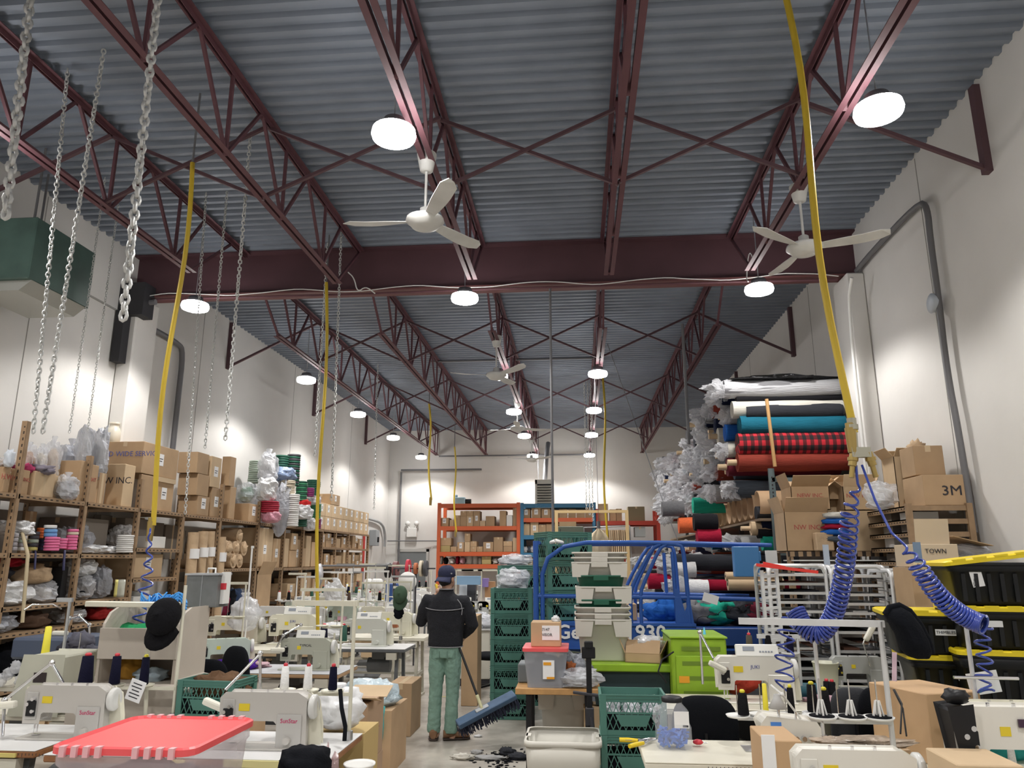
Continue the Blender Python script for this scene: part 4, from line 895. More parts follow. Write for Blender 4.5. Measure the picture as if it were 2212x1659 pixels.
# cream motor cover box + stand behind far left machine
a,b_=PY(42,1500,5.0),PY(138,1418,5.0)
t=thing('machine_cover_box','cream metal machine cover with louvres behind the far left machine','machine cover',((a.x+b_.x)/2,5.2,.78)); w_=(b_.x-a.x)/2
CG=mat('olive_cream_enamel',(.50,.50,.41),.4,var=.06); h_=b_.z-.78
build(MB().prism([(-w_-.06,0),(w_,0),(w_,h_),(-w_,h_)],-.2,.15),'body',CG,t,bevel=.01)
for k in range(2):
    for i in range(5): build(MB().obox((-w_*.25+k*w_*.95,-.205,.06+i*.028),(.1-.04*k,.012,.012)),'louvre',mat('pale_cream',(.68,.66,.55),.4),t)
build(MB().box(-w_*.4,w_*.25,-.203,-.2,h_*.55,h_*.72),'dark_window',SLOT,t)
bench(-4.95,-3.3,5.02,5.6,'second-row bench carrying the cream machine cover',top=TOPC,edge=TOPC)
s_=stand(PY(98,1400,5.3).x,5.5,.78,PY(98,1305,5.3).z+.03,'thread stand with splayed chrome arms near the yellow and black cone',arm=(-.1,0),plates=((-.14,0),(.12,0)),az=PY(70,1415,5.5).z-.78,pm=GALV,plm=WHITEP)
cone(s_.location.x-.14,5.5,PY(70,1415,5.5).z+.002,mat('yellow_black_thread',(.78,.70,.05),.6),'yellow thread cone wound with black bands at far left',r=.028,h=.2)
build(MB().tube([PY(52,1318,5.3),PY(70,1306,5.35),PY(115,1305,5.4),PY(132,1315,5.3)],.006,6),'guide_arm',CHROME,s_,world=True)
gooselamp([PY(195,1420,6.2),PY(193,1350,6.2),PY(172,1330,6.2),PY(152,1335,6.2),PY(142,1362,6.2)],'bent chrome lamp tube with cream head over the dark clothes pile',hd=PY(130,1368,6.2))
# blue grey crate of packets + dark pile
carton(PY(22,1400,6.0).x,PY(150,1400,6.0).x,6.0,6.5,PY(60,1425,6).z,PY(60,1378,6).z,'slate-blue plastic crate full of clear packets at far left',m=mat('slate_plastic',(.06,.08,.13),.5),tape=None,name='storage_crate',cat='crate',bevel=.02)
bench(-4.9,-3.3,5.95,6.55,'bench hidden under the slate crate and the dark clothes',top=TOPC,edge=TOPC,z=.80)
for i in range(8): cloth((PY(35+14*i,1400,6.05).x,5.93,.82+.05*(i%3)),(.045,.03,.05),'clear packet of grey parts, %s in front of the slate crate'%nth(i),GLASSF,name='parts_packet',cat='packet',amp=.2,group='clear packets before the slate crate')
for i,(px,py) in enumerate(((160,1400),(175,1385),(150,1415),(182,1410))): cloth((PY(px,py,6.0).x,6.0,PY(px,py+12,6.0).z),(.09,.09,.07),'dark grey garment in the heap behind the cone stand, %s one'%nth(i),fab('slate%d'%(i%2),(.05+.06*(i%2),.05+.06*(i%2),.07+.07*(i%2))),name='garment',group='dark garment heap behind the cone stand')
# milk crate
CRG=mat('crate_green',(.075,.21,.17),.42,var=.06)
def crate_parts(t,w=.48,d=.34,h=.28,m=CRG):
    w/=2;d/=2; f=MB(); th=.012
    for z,hh in ((0,.035),(h-.05,.05),(h*.52,.012)):
        f.box(-w,w,-d,-d+th,z,z+hh).box(-w,w,d-th,d,z,z+hh).box(-w,-w+th,-d,d,z,z+hh).box(w-th,w,-d,d,z,z+hh)
    for z in (h-.052,h-.03,h-.008): f.box(-w-.006,w+.006,-d-.006,-d,z,z+.006).box(-w-.006,w+.006,d,d+.006,z,z+.006).box(-w-.006,-w,-d,d,z,z+.006).box(w,w+.006,-d,d,z,z+.006)
    for sx in (-1,1):
        for sy in (-1,1): f.box(min(sx*w,sx*(w-.045)),max(sx*w,sx*(w-.045)),sy*d-.006 if sy<0 else sy*d-.006,sy*d+.006,0,h); f.box(min(sx*w,sx*w-.006*sx),max(sx*w,sx*w+.006*sx),min(sy*d,sy*(d-.045)),max(sy*d,sy*(d-.045)),0,h)
    build(f,'frame',m,t)
    l=MB(); r=.0035
    def lat(n,fx,L):
        st=.046; k=int(L/st)
        for s in (-1,1):
            for i in range(-8,k+8):
                x0=-L/2+i*st; z0=.035; x1=x0+s*.42*(h-.08); z1=h-.05
                # clip
                t0=0;t1=1;dx=x1-x0
                for lim in (-L/2+.04,L/2-.04):
                    if abs(dx)>1e-6:
                        q=(lim-x0)/dx
                        if (dx>0)==(lim<0): t0=max(t0,q)
                        else: t1=min(t1,q)
                if t0<t1-.05: l.bar(fx(x0+dx*t0,z0+(z1-z0)*t0),fx(x0+dx*t1,z0+(z1-z0)*t1),.005,.006)
    lat(0,lambda x,z:(x,-d+.004,z),2*w); lat(0,lambda x,z:(x,d-.004,z),2*w); lat(0,lambda x,z:(-w+.004,x,z),2*d); lat(0,lambda x,z:(w-.004,x,z),2*d)
    build(l,'lattice',m,t)
    for s in (-1,1): build(MB().prism([(-.13,h*.5),(.13,h*.5),(.09,h*.22),(-.09,h*.22)],s*d-.004,s*d+.008),'name_plate',m,t)
    build(MB().box(-w,w,-d,d,0,.006),'base',m,t); build(MB().box(-w+.02,w-.02,-d+.02,d-.02,.008,h*.5),'contents',BLKFAB,t)  # contents: black box added so the crate interior looks shaded behind the lattice
    return t
CR0=None
def crate(x,y,z,label,rz=0,s=1.,group=None):
    global CR0
    if CR0 is None:
        CR0=thing('milk_crate',label,'crate',(x,y,z),rz,group); crate_parts(CR0); CR0.scale=(s,s,s); KIDS[CR0.name]=list(CR0.children); return CR0
    r=dup(CR0,(x,y,z),rz,label,group,scale=s)
    if not group and 'group' in r: del r['group']
    return r
bpy.context.view_layer.update()
a=PY(466,1535,5.0); crate(a.x,5.0,PY(466,1537,5.0).z-.02,'green lattice crate of brown scraps between the cabinet and the red-lettered machine',rz=-.1,s=.82)
ZC1=a.z-.02; single(MB().box(a.x-.25,a.x+.25,4.82,5.22,0,ZC1-.004),'cardboard_box',CARD,'large carton under the green crate of brown scraps','box')
cloth((a.x,5.0,ZC1+.12),(.15,.1,.08),'brown leather scraps inside the green crate',fab('leather',(.14,.08,.045)),name='scraps',kind='stuff')
# office chairs
chair(-3.05,6.3,'black office chair with rounded back beside the board cabinet',rz=.2,bz=PY(420,1422,6.1).z,bw=.2)
q=PY(548,1430,6.6); chair(q.x,6.7,'black office chair tilted behind the green crate',rz=-.5,bz=PY(550,1395,6.5).z,bw=.17,bh=.26)
chair(PY(400,1640,3.6).x,3.4,'black chair back low at the bottom edge left of centre',bz=.74,bh=.2) if False else None
# cloths
cloth((PY(490,1430,7.0).x,7.2,.783),(.16,.1,.06),'purple cloth crumpled on the grey-topped bench',fab('purple',(.08,.02,.30)))
cloth((PY(518,1425,7.0).x,7.35,.783),(.13,.1,.03),'pink cloth lying behind the purple cloth',fab('pink',(.62,.42,.47)))
cloth((PY(485,1385,8.9).x,9.2,.783),(.16,.08,.03),'red cloth on the cream bench under the clear bag',fab('red4',(.55,.02,.03)))
# TYPICAL row
a=tp(470,1453); b_=tp(745,1450); Y3=a.y
bench(a.x-.3,b_.x,Y3,Y3+.6,'bench covered with grey sheet and rolled brown front edge',top=mat('grey_sheet',(.50,.51,.54),.5),edge=mat('brown_paper_edge',(.42,.26,.14),.7),leg=LEGG)
sew(PY(668,1440,Y3+.3).x-.02,Y3+.27,.78,'grey-green sewing machine with black maker letters on the grey-sheeted bench',m=mat('grey_green_enamel',(.42,.43,.36),.35),brand='TYPICAL',bm=INK,panel=True,s=1.05)
gooselamp([PY(640,1350,Y3+.4),PY(650,1350,Y3+.3),PY(612,1372,Y3+.2),PY(597,1400,Y3+.2)],'chrome lamp arm over the machine with black letters',hd=PY(600,1404,Y3+.15))
sew(PY(452,1430,Y3).x,Y3+.3,.78,'pale green sewing machine at the left end of the grey-sheeted bench',m=MINT,rz=.5,head=BLACK)
# row at 9
Y4=tp(740,1401).y
a=tp(722,1401);b_=tp(877,1401)
bench(a.x-.3,b_.x,Y4,Y4+.6,'white-topped bench with dark legs at the edge of the aisle',edge=LEGG,leg=LEGG)
sew(PY(790,1385,Y4+.3).x,Y4+.3,.78,'grey sewing machine with button panel on the white bench by the aisle',m=mat('light_grey_enamel',(.56,.57,.52),.35),panel=True,s=1.15)
a=tp(455,1403);b_=tp(668,1403)
bench(a.x,b_.x,a.y,a.y+.6,'long cream bench with a cream machine, left of the white bench',top=TOPC,edge=TOPC,leg=LEGC)
sew(PY(630,1390,9.3).x,9.35,.78,'cream sewing machine with wide control panel on the long cream bench',m=CREAM,panel=True,s=1.3,brand='JUKI',bm=BLUEINK)
sew(PY(505,1385,9.3).x,9.4,.78,'cream cylinder-arm machine under the clear plastic bag',m=CREAM,s=1.2,longarm=.1)
bag((PY(517,1365,9.0).x,9.1,.96),(.17,.13,.19),'big clear plastic bag draped over a machine on the long cream bench',m=film('bag_film',(.82,.83,.86),.62,.22,14,.8),neck=True,amp=.2)
a=tp(838,1378);b_=tp(918,1378)
bench(a.x-.9,b_.x,a.y,a.y+.6,'cream bench with cream legs behind the white aisle bench',top=TOPC,edge=TOPC,leg=LEGC)
sew(PY(850,1365,a.y+.3).x,a.y+.3,.78,'cream sewing machine on the cream aisle bench behind the button-panel machine',m=CREAM,s=1.15)
k=0
rows=[(11.9,(590,672,745,800,850)),(13.2,(650,715,775,850)),(14.6,(690,745,800,870)),(16.2,(725,780,835,885)),(18.0,(765,815,860,905))]
for ri,(Y,pxs) in enumerate(rows):
    x0=max(-5.2,PY(min(pxs)-40,1300,Y).x); x1=PY(max(pxs)+30,1300,Y).x
    n=max(1,round((x1-x0)/1.3)); w_=(x1-x0)/n
    for i in range(n): bench(x0+i*w_+.02,x0+(i+1)*w_-.02,Y-.28,Y+.3,'cream bench %s from the left in the %s row of far benches'%(nth(i),nth(ri)),top=TOPC if (i+ri)%2 else TOPW,edge=TOPC,leg=LEGC if i%2 else LEGG)
    for i,px in enumerate(pxs):
        q=PY(px,1300,Y); sew(q.x,Y,.78,'%s sewing machine %s from the left, %s row of far benches'%(('cream','white','pale green')[k%3] if k%4 else 'white',nth(i),nth(ri)),m=[CREAM,WHITEP,MINT][k%3] if k%4 else WHITEP,s=R.uniform(.95,1.15),panel=R.random()<.45,rz=R.choice((0,0,.25,-.2)),group='sewing machines on the far benches'); k+=1
        if R.random()<.75:
            sx=q.x+R.uniform(.2,.32); st=stand(sx,Y+.2,.78,.78+R.uniform(.65,.95),'pale thread stand beside the machine %s from left, %s far row'%(nth(i),nth(ri)),arm=(-.38,0) if R.random()<.7 else (.3,0),plates=((-.28,0),(-.12,0)),pm=[CREAM,WHITEP,GALV][k%3],az=.38)
            for e,dx in enumerate((-.28,-.12)):
                if R.random()<.8: cone(sx+dx,Y+.2,.78+.372,R.choice([NAVT,WHT,BKT,DGT,BRT,WHT]),'thread cone, %s on the stand of machine %s, %s far row'%(('left','right')[e],nth(i),nth(ri)),r=.03,h=.13,tip=R.choice([REDP,YELP]),group='thread cones on the far stands')
# mid stands & details
for (px,py0,py1,Y,arm,lab) in ((532,1258,1380,8.8,(-.3,0),'pale stand with an L-shaped top arm over the long cream bench'),(660,1238,1310,10.8,(-.25,0),'pale L-topped stand behind the clear bag'),(742,1272,1440,7.7,(-.45,0),'cream L-topped stand right of the long rail'),(888,1256,1330,12.4,(-.4,0),'pale L-topped stand just left of the person'),
   (832,1258,1310,12.6,(-.4,0),'pale L-topped stand by the green cap'),(545,1180,1400,9.0,(0,0),'tall bare pole in front of the lower left shelves')):
    z=PY(px,py0,Y).z; stand(PY(px,py0,Y).x,Y,.78,z,lab,arm=arm if arm[0] else (-.01,0),plates=((-.2,0),(-.05,0)) if arm[0] else (),az=.36,pm=[CREAM,WHITEP][int(px)%2])
q=PY(863,1285,9.8); t=cap(q.x,9.8,q.z,fab('olive',(.06,.10,.065)),'olive green cap hung on a thread stand left of the person',s=1,rot=(math.radians(80),math.radians(5),0)); t.scale=(.95,1.15,.9); t.location=(q.x,9.86,q.z)
stand(q.x+.0,9.95,.78,q.z+.1,'thin stand pole holding the olive cap',arm=(-.12,0))
cloth((PY(862,1310,9.9).x,9.9,PY(862,1330,9.9).z),(.06,.05,.1),'dark cloth hanging below the olive cap',BLKFAB)
t=thing('spray_bottle','orange bottle standing among the far machines','bottle',(PY(823,1330,11).x,11.0,.785)); build(MB().lathe([(.035,0),(.035,.16),(.012,.2),(.012,.23),(0,.23)],n=12),'body',ORG,t)
bag((PY(717,1290,11.5).x,11.6,1.15),(.15,.1,.16),'pale pink bag hung on a far thread stand',m=WHITEF)
bag((PY(705,1345,10).x,10.0,.785),(.3,.16,.1),'white cloth heap on the middle bench',m=WHITEF,neck=False)
t=stand(PY(722,1380,8.4).x-.0,8.4,.0,1.0,'low stand carrying navy and dark green cones before the middle bench',arm=(-.05,0),plates=((-.12,0),(.1,0)),az=.92,top=False)
cone(t.location.x-.12,8.4,.912,NAVT,'navy thread cone with red tip on the low middle stand',r=.045,h=.17,tip=REDP); cone(t.location.x+.1,8.4,.912,DGT,'dark green thread cone on the low middle stand',r=.045,h=.17,tip=REDP)
# red tape reel etc behind person
t=thing('tape_reel','red and cream webbing reels on a bar left of the person','reel',(PY(893,1225,13.5).x,13.5,0)); q=PY(893,1228,13.5); X=q.x
build(MB().cyl((X-.35,13.5,q.z),(X+.4,13.5,q.z),.012,n=8),'bar',DARKM,t,world=True); build(MB().cyl((X+.05,13.5,q.z),(X+.05,13.5,0),.015,n=8).cyl((X-.35,13.5,q.z),(X-.35,13.5,1.2),.015,n=8),'post',DARKM,t,world=True)
for dx,m,r in ((-.12,mat('red_plastic',(.55,.03,.06),.4),.16),(0.02,m_:=mat('terracotta_webbing',(.5,.16,.07),.7),.1),(.12,CRM,.14),(.2,CHR,.14)): build(MB().cyl((X+dx,13.5,q.z),(X+dx+.05,13.5,q.z),r,n=22),'reel',m,t,world=True)
for (px,m,r,lab) in ((838,BLACK,.14,'black round reel on a bar in front of the back wall'),(855,mat('maroon_disc',(.16,.05,.05),.5),.17,'maroon disc on the bar in front of the back wall')):
    q=PY(px,1232,14.5); t=thing('disc_reel',lab,'reel',(q.x,14.5,q.z)); build(MB().cyl((-.04,0,0),(.04,0,0),r,n=22),'disc',m,t); build(MB().cyl((-.06,0,0),(.06,0,0),.02,n=8).cyl((0,0,0),(0,0,-q.z),.012,n=6),'post',DARKM,t)
single(MB().cyl(PY(690,1222,14),PY(850,1222,14.5),.018,n=8),'rail_pipe',GP,'dark horizontal rail over the far benches','pipe')
q=PY(688,1242,13.9); single(MB().lathe([(.2,0),(.21,.02),(.0,.06)],c=q,ax='x',n=20).cyl(q,V((q.x,q.y,.8)),.012,n=6),'desk_fan',mat('fan_grey',(.5,.5,.52),.3),'grey round fan seen edge on among the far benches','fan')
q=PY(880,1256,12.8); single(MB().lathe([(.16,0),(.15,.03),(.0,.04)],c=q,ax='y',n=20,flip=-1).cyl(q,V((q.x,q.y,.8)),.012,n=6),'round_mirror',WHITEP,'white oval disc on a stand left of the person','fan')
for i,px in enumerate((795,810,818)): single(MB().lathe([(.06,0),(.07,.02),(.07,.14),(.04,.17),(0,.17)],c=PY(px,1272,13),n=14).cyl(PY(px,1272,13),V((PY(px,1272,13).x,13,.8)),.008,n=6),'thread_spool',WHITEP,'white spool on a far stand, %s of three right of the pink bag'%nth(i),'thread')
single(MB().box(PY(822,1295,15).x,PY(850,1295,15).x,15.3,15.6,.8,PY(822,1262,15).z),'storage_bin',mat('blue_bin',(.04,.10,.32),.5),'dark blue plastic bin among the far benches','bin',bevel=.01)
# small clutter along the far benches
CLC=[('white',(.75,.75,.76)),('grey',(.25,.25,.27)),('navy',(.02,.03,.08)),('beige',(.55,.46,.34)),('black',(.01,.01,.012)),('pale blue',(.42,.52,.62)),('rust',(.35,.12,.05)),('pink',(.6,.35,.42))]
for ri,(Y,pxs) in enumerate(rows):
    xa_=max(-4.9,PY(min(pxs)-30,1300,Y).x); xb_=PY(max(pxs)+25,1300,Y).x
    for i in range(8):
        x=xa_+(xb_-xa_)*(i+.5)/8+R.uniform(-.05,.05); nm,cc=R.choice(CLC)
        if R.random()<.6: cloth((x,Y-.2,.783),(R.uniform(.06,.14),.06,R.uniform(.02,.06)),'%s cloth piece at place %s along the %s far bench row'%(nm,nth(i),nth(ri)),fab('c_'+nm.replace(' ','_'),cc),group='cloth pieces on the far benches')
        else: carton(x-.09,x+.09,Y-.24,Y-.12,.783,.783+R.uniform(.04,.14),'small %s box at place %s along the %s far bench row'%(nm,nth(i),nth(ri)),m=mat('boxc_'+nm.replace(' ','_'),cc,.6),tape=None,group='small boxes on the far benches')
        if i%2==0: carton(x-.2,x+.15,Y-.1,Y+.2,.33,.33+R.uniform(.12,.3),'storage box under the %s far bench row, place %s'%(nth(ri),nth(i)),m=R.choice([CARD,CARD2,mat('boxc_grey',(.25,.25,.27),.6)]),tape=None,group='boxes under the far benches')
# cartons by the aisle
a=PY(740,1570,5.6)
Z0=PY(790,1645,5.3).z
def open_carton(x0,x1,y0,y1,z0,z1,label,**k): return carton(x0,x1,y0,y1,z0,z1,label,flaps=True,tape=None,**k)
x0,x1=PY(742,1560,5.5).x,PY(795,1560,5.5).x
carton(x0,x1,5.5,5.95,0.001,.40,'lower of two stacked cartons with red print at the aisle end',m=mat('carton_rosy',(.46,.31,.20),.85,var=.1,vscale=3),txt='NEW INC',tsize=.05,tface='x',tape=None)
t=carton(x0-.01,x1,5.48,5.93,.402,.80,'upper of two stacked cartons, marked JR SINS, at the aisle end',m=MATS['carton_rosy'],txt='JR  SINS',tsize=.09,tmat=INK,tape=None)
text('NEW INC.',.045,t,((x1-x0+.01)/2+.002,0,.2),(PI/2,0,PI/2),REDINK)
for i,(s1) in enumerate((-1,1)): build(MB().obox((s1*.0,-.17+.34*i,.42),(.3,.2,.005),Matrix.Rotation(.25*s1,3,'X')),'flap',CARD2,t)
cloth((PY(800,1430,6.9).x,7.0,.53),(.24,.2,.13),'pale blue and white plastic-bagged garments heaped beside the cartons',mat('bagged_blue',(.55,.66,.72),.25,bump=1,bscale=14),amp=.2,name='bagged_garments',cat='bag')
single(MB().box(PY(790,1500,7).x-.3,PY(850,1500,7).x+.05,6.75,7.35,.0,.52),'cardboard_box',CARD,'carton under the bagged blue garments','box')
carton(PY(838,1540,8.2).x,PY(888,1540,8.2).x,8.2,8.7,.001,.52,'brown carton under the white aisle bench')
cloth((PY(830,1480,7).x+.02,6.75,.3),(.05,.04,.2),'turquoise cloth hanging out of the bagged garments',fab('turquoise',(.10,.48,.48)))
# white bag on bench end, stand poles, pail
bag((PY(722,1560,4.75).x,4.8,.783),(.15,.11,.11),'big white plastic bag standing at the end of the right-hand bench',m=mat('white_bag',(.80,.81,.83),.35,bump=.8,bscale=10),neck=True,amp=.2)
single(MB().box(PY(700,1600,4.6).x-.1,PY(770,1600,4.6).x,4.75,5.1,.0,.76),'cardboard_box',mat('yellow_card',(.55,.40,.17),.85),'yellowish open carton under the white plastic bag','box')
t=thing('pail','white plastic pail hung at the end of the right-hand bench','pail',(PY(772,1625,4.2).x,4.25,.55)); build(MB().lathe([(.055,0),(.075,.16),(.085,.165),(.085,.175),(.07,.165),(.05,.01),(0,.01)],n=20),'body',WHITEP,t)
cloth((PY(740,1600,4.3).x,4.05,.55),(.055,.05,.16),'clear bag of coloured scraps hanging on the bench end stand',film('scrap_film',(.5,.35,.35),.75,.15,40,1),name='scrap_bag',cat='bag')
single(MB().tube([PY(735,1490,4.4),PY(738,1530,4.35),PY(746,1570,4.3),PY(744,1600,4.3)],.013,6),'strap',BLKFAB,'black strap hanging on the tall cream stand','strap')
# red lidded clear bin
LZ=1.2; a=PZ(105,1618,LZ); b_=PZ(430,1612,LZ); c_=PZ(549,1544,LZ); d_=PZ(285,1545,LZ)
CLR=film('clear_bin_plastic',(.80,.74,.80),.42,.25,6,.05); REDL=mat('red_lid_plastic',(.80,.10,.11),.38)
cx=(a.x+b_.x+c_.x+d_.x)/4; cy=(a.y+c_.y)/2; w_=.50; dp=.50
t=thing('storage_bin','clear plastic bin with bright red lid in the left foreground','bin',(cx,cy,LZ-.40),rz=0)
hw=((b_.x-a.x)+(c_.x-d_.x))/4*1.06; hd=(c_.y-b_.y)/2
print('bin half',hw,hd,cx,cy)
def rring(w,d,z,r=.05,n=5):
    o=[]
    for sx,sy,a0 in ((1,-1,-PI/2),(1,1,0),(-1,1,PI/2),(-1,-1,PI)):
        for i in range(n): an=a0+PI/2*i/(n-1); o.append((sx*(w-r)+r*math.cos(an),sy*(d-r)+r*math.sin(an),z))
    return o
def loft(mb,rings,close=True,capb=True,capt=False,sm=True):
    n=len(rings[0]); vs=[p for r in rings for p in r]
    mb.add(vs,[(i*n+j,i*n+(j+1)%n,(i+1)*n+(j+1)%n,(i+1)*n+j) for i in range(len(rings)-1) for j in range(n)],sm)
    if capb: mb.add(rings[0],[tuple(reversed(range(n)))])
    if capt: mb.add(rings[-1],[tuple(range(n))])
    return mb
build(loft(MB(),[rring(hw*.84,hd*.84,0),rring(hw*.94,hd*.94,.33),rring(hw*.97,hd*.97,.34),rring(hw*.97,hd*.97,.385)]),'bin_body',CLR,t)
mb=MB(); loft(mb,[rring(hw,hd,.375),rring(hw,hd,.395),rring(hw*.97,hd*.97,.40),rring(hw*.94,hd*.94,.388),rring(hw*.9,hd*.9,.392)],capb=False,capt=True,sm=False); build(mb,'lid',REDL,t)
for s in (-1,1):
    for k in (-1,1):
        for i in range(4): build(MB().box(k*hw*.5-.07+i*.04,k*hw*.5-.07+i*.04+.018,s*hd-.012,s*hd+.012,.37,.402),'lid_tab',mat('pink_tab',(.75,.42,.45),.4),t)
build(MB().blob((0,0,.14),(hw*.7,hd*.7,.14),4,.2,2,18,12),'contents',fab('mauve',(.22,.07,.12)),t); build(MB().blob((-.05,-.03,.2),(hw*.5,hd*.6,.12),9,.2,2,18,12),'contents',fab('plum',(.30,.12,.16)),t)
build(MB().obox((hw*.3,-hd*.86,.14),(.08,.003,.1),Matrix.Rotation(.5,3,'Y')),'paper_label',PAPER,t)
bench(cx-.75,cx+.7,cy-.32,cy+.32,'bench under the red-lidded bin, below the view',top=TOPW,z=.799)
q=PY(660,1640,3.0); bag((q.x,3.0,PY(660,1700,3).z),(.10,.09,.075),'black cloth poking up at the bottom edge left of centre',m=BLKFAB,neck=False,amp=.1) 
q=PY(20,1645,3.0); chair(q.x-.1,3.1,'dark chair back at the bottom left corner',bz=q.z+.02,bh=.2,bw=.2)
single(MB().cyl((q.x*0+PY(660,1640,3).x,3.0,0),(PY(660,1640,3).x,3.0,PY(660,1700,3).z+.02),.2,n=16),'stool',BLKFAB,'black stool below the bottom edge','stool')
# ============================================================ fabric roll rack along the right wall
COLS={'charcoal':(.035,.037,.045),'black':(.012,.012,.015),'navy':(.012,.018,.05),'rust':(.26,.045,.03),'teal':(.012,.13,.20),'crimson':(.36,.012,.04),'light grey':(.42,.42,.42),'ivory':(.62,.60,.54),'brown':(.10,.05,.035),'slate':(.09,.11,.14),'sea green':(.02,.36,.25),'cobalt':(.02,.12,.45),'maroon':(.13,.015,.03),'mid grey':(.17,.17,.18),'orange':(.85,.17,.06),'white':(.75,.75,.75)}
FM={k:fab('roll_'+k.replace(' ','_'),v) for k,v in COLS.items()}
for m_ in FM.values(): pass
def rollmesh(n=16,L=1,seg=6,seed=0,sag=.03):
    mb=MB(); vs=[]
    for i in range(seg+1):
        u=i/seg
        for j in range(n):
            a=2*PI*j/n; d=V((u*3,math.cos(a)*1.2,math.sin(a)*1.2+seed*5)); k=1+.10*noise.noise(d)
            vs.append((u,math.cos(a)*k,math.sin(a)*k-sag*math.sin(u*PI)))
    mb.add(vs,[(i*n+j,i*n+(j+1)%n,(i+1)*n+(j+1)%n,(i+1)*n+j) for i in range(seg) for j in range(n)],True)
    # spiral end
    for e_,u in ((-1,0),(1,1)):
        ring=vs[:n] if u==0 else vs[-n:]
        mid=[(u-e_*.004,p[1]*.7,p[2]*.7) for p in ring]; inn=[(u+e_*.006,p[1]*.35,p[2]*.35) for p in ring]
        mb.add(list(ring)+mid+inn,[(i*n+j,i*n+(j+1)%n,(i+1)*n+(j+1)%n,(i+1)*n+j) for i in range(2) for j in range(n)]+[tuple(2*n+j for j in range(n))],False)
    return mb
def mk_mesh(mb,name,m):
    o=build(mb,name,m); me=o.data; bpy.data.objects.remove(o); return me
RM=[mk_mesh(rollmesh(seed=i,sag=.1*i/3),'roll_body',KRAFT) for i in range(4)]
WM=[]
for i in range(4):
    mb=MB().blob((0,0,0),(1,1,1),i*7+2,.4,2.4,26,17,sm=False); WM.append(mk_mesh(mb,'plastic_wrap',GLASSF))
CM=mk_mesh(MB().cyl((-.12,0,0),(0,0,0),.34,n=12),'core_tube',KRAFT)
RW=film('roll_wrap',(.82,.83,.87),.5,.12,9,1)
def inst(me,name,m,par,loc=(0,0,0),scale=(1,1,1),rot=(0,0,0)):
    o=bpy.data.objects.new(name,me); COL.objects.link(o); o.parent=par; o.location=loc; o.scale=scale; o.rotation_euler=rot
    o.material_slots[0].link='OBJECT'; o.material_slots[0].material=m; return o
def frol(x0,x1,y,z,r,m,label,wrap=0,core=False,group=None,tilt=0,name='fabric_roll'):
    t=thing(name,label,'fabric roll',(x0,y,z),tilt,group)
    inst(R.choice(RM),'roll_body',m,t,scale=(x1-x0,r,r),rot=(R.uniform(0,6),0,0))
    if wrap: inst(R.choice(WM),'plastic_wrap',RW if wrap==1 else WHITEF,t,loc=(-.03,0,0),scale=(R.uniform(.10,.19),r*.98,r*.98),rot=(R.uniform(0,6),R.uniform(-.3,.3),0))
    if core: inst(CM,'core_tube',CARD2,t,scale=(1,r,r))
    return t
XR0=PY(1600,900,9.5).x; XR1=3.40
plaid=mat('buffalo_plaid',(.5,.02,.03),.9); nt=plaid.node_tree; b=nt.nodes['Principled BSDF']; tc=nt.nodes.new('ShaderNodeTexCoord')
w1=[]
for ax,sc,of in (('X',11,0),('Z',0,0)):
    pass
sp=nt.nodes.new('ShaderNodeSeparateXYZ'); nt.links.new(tc.outputs['Object'],sp.inputs[0])
def fr(out,scale,th=.5):
    a=nt.nodes.new('ShaderNodeMath'); a.operation='MULTIPLY'; a.inputs[1].default_value=scale; nt.links.new(out,a.inputs[0])
    c=nt.nodes.new('ShaderNodeMath'); c.operation='FRACT'; nt.links.new(a.outputs[0],c.inputs[0])
    g_=nt.nodes.new('ShaderNodeMath'); g_.operation='GREATER_THAN'; g_.inputs[1].default_value=th; nt.links.new(c.outputs[0],g_.inputs[0]); return g_.outputs[0]
ang=nt.nodes.new('ShaderNodeMath'); ang.operation='ARCTAN2'; nt.links.new(sp.outputs['Y'],ang.inputs[0]); nt.links.new(sp.outputs['Z'],ang.inputs[1])
f1=fr(sp.outputs['X'],11); f2=fr(ang.outputs[0],1.1)
ad=nt.nodes.new('ShaderNodeMath'); ad.operation='ADD'; nt.links.new(f1,ad.inputs[0]); nt.links.new(f2,ad.inputs[1])
cr=nt.nodes.new('ShaderNodeValToRGB'); cr.color_ramp.interpolation='CONSTANT'; e=cr.color_ramp.elements; e[0].color=(.55,.02,.035,1); e[1].position=.75; e[1].color=(.012,.012,.015,1); q=e.new(.25); q.color=(.12,.01,.015,1)
hf=nt.nodes.new('ShaderNodeMath'); hf.operation='MULTIPLY'; hf.inputs[1].default_value=.5; nt.links.new(ad.outputs[0],hf.inputs[0]); nt.links.new(hf.outputs[0],cr.inputs['Fac']); nt.links.new(cr.outputs['Color'],b.inputs['Base Color'])
YR=9.62
def zrow(yt,yb,Y=YR): return (PY(1700,yt,Y).z+PY(1700,yb,Y).z)/2,(PY(1700,yt,Y).z-PY(1700,yb,Y).z)/2
front=[(820,858,GREYF,'big grey fabric roll in shiny clear film, top of the roll rack',1,1),(851,868,FM['black'],'black cloth roll squeezed below the film-wrapped roll',0,0),(866,902,FM['ivory'],'ivory and black fabric roll under the black cloth',0,0),
 (897,940,FM['teal'],'teal blue fabric roll near the top of the rack front',0,0),(934,985,plaid,'red and black buffalo plaid fabric roll',0,0),(978,1018,FM['rust'],'rust-red fabric roll below the plaid one',0,1)]
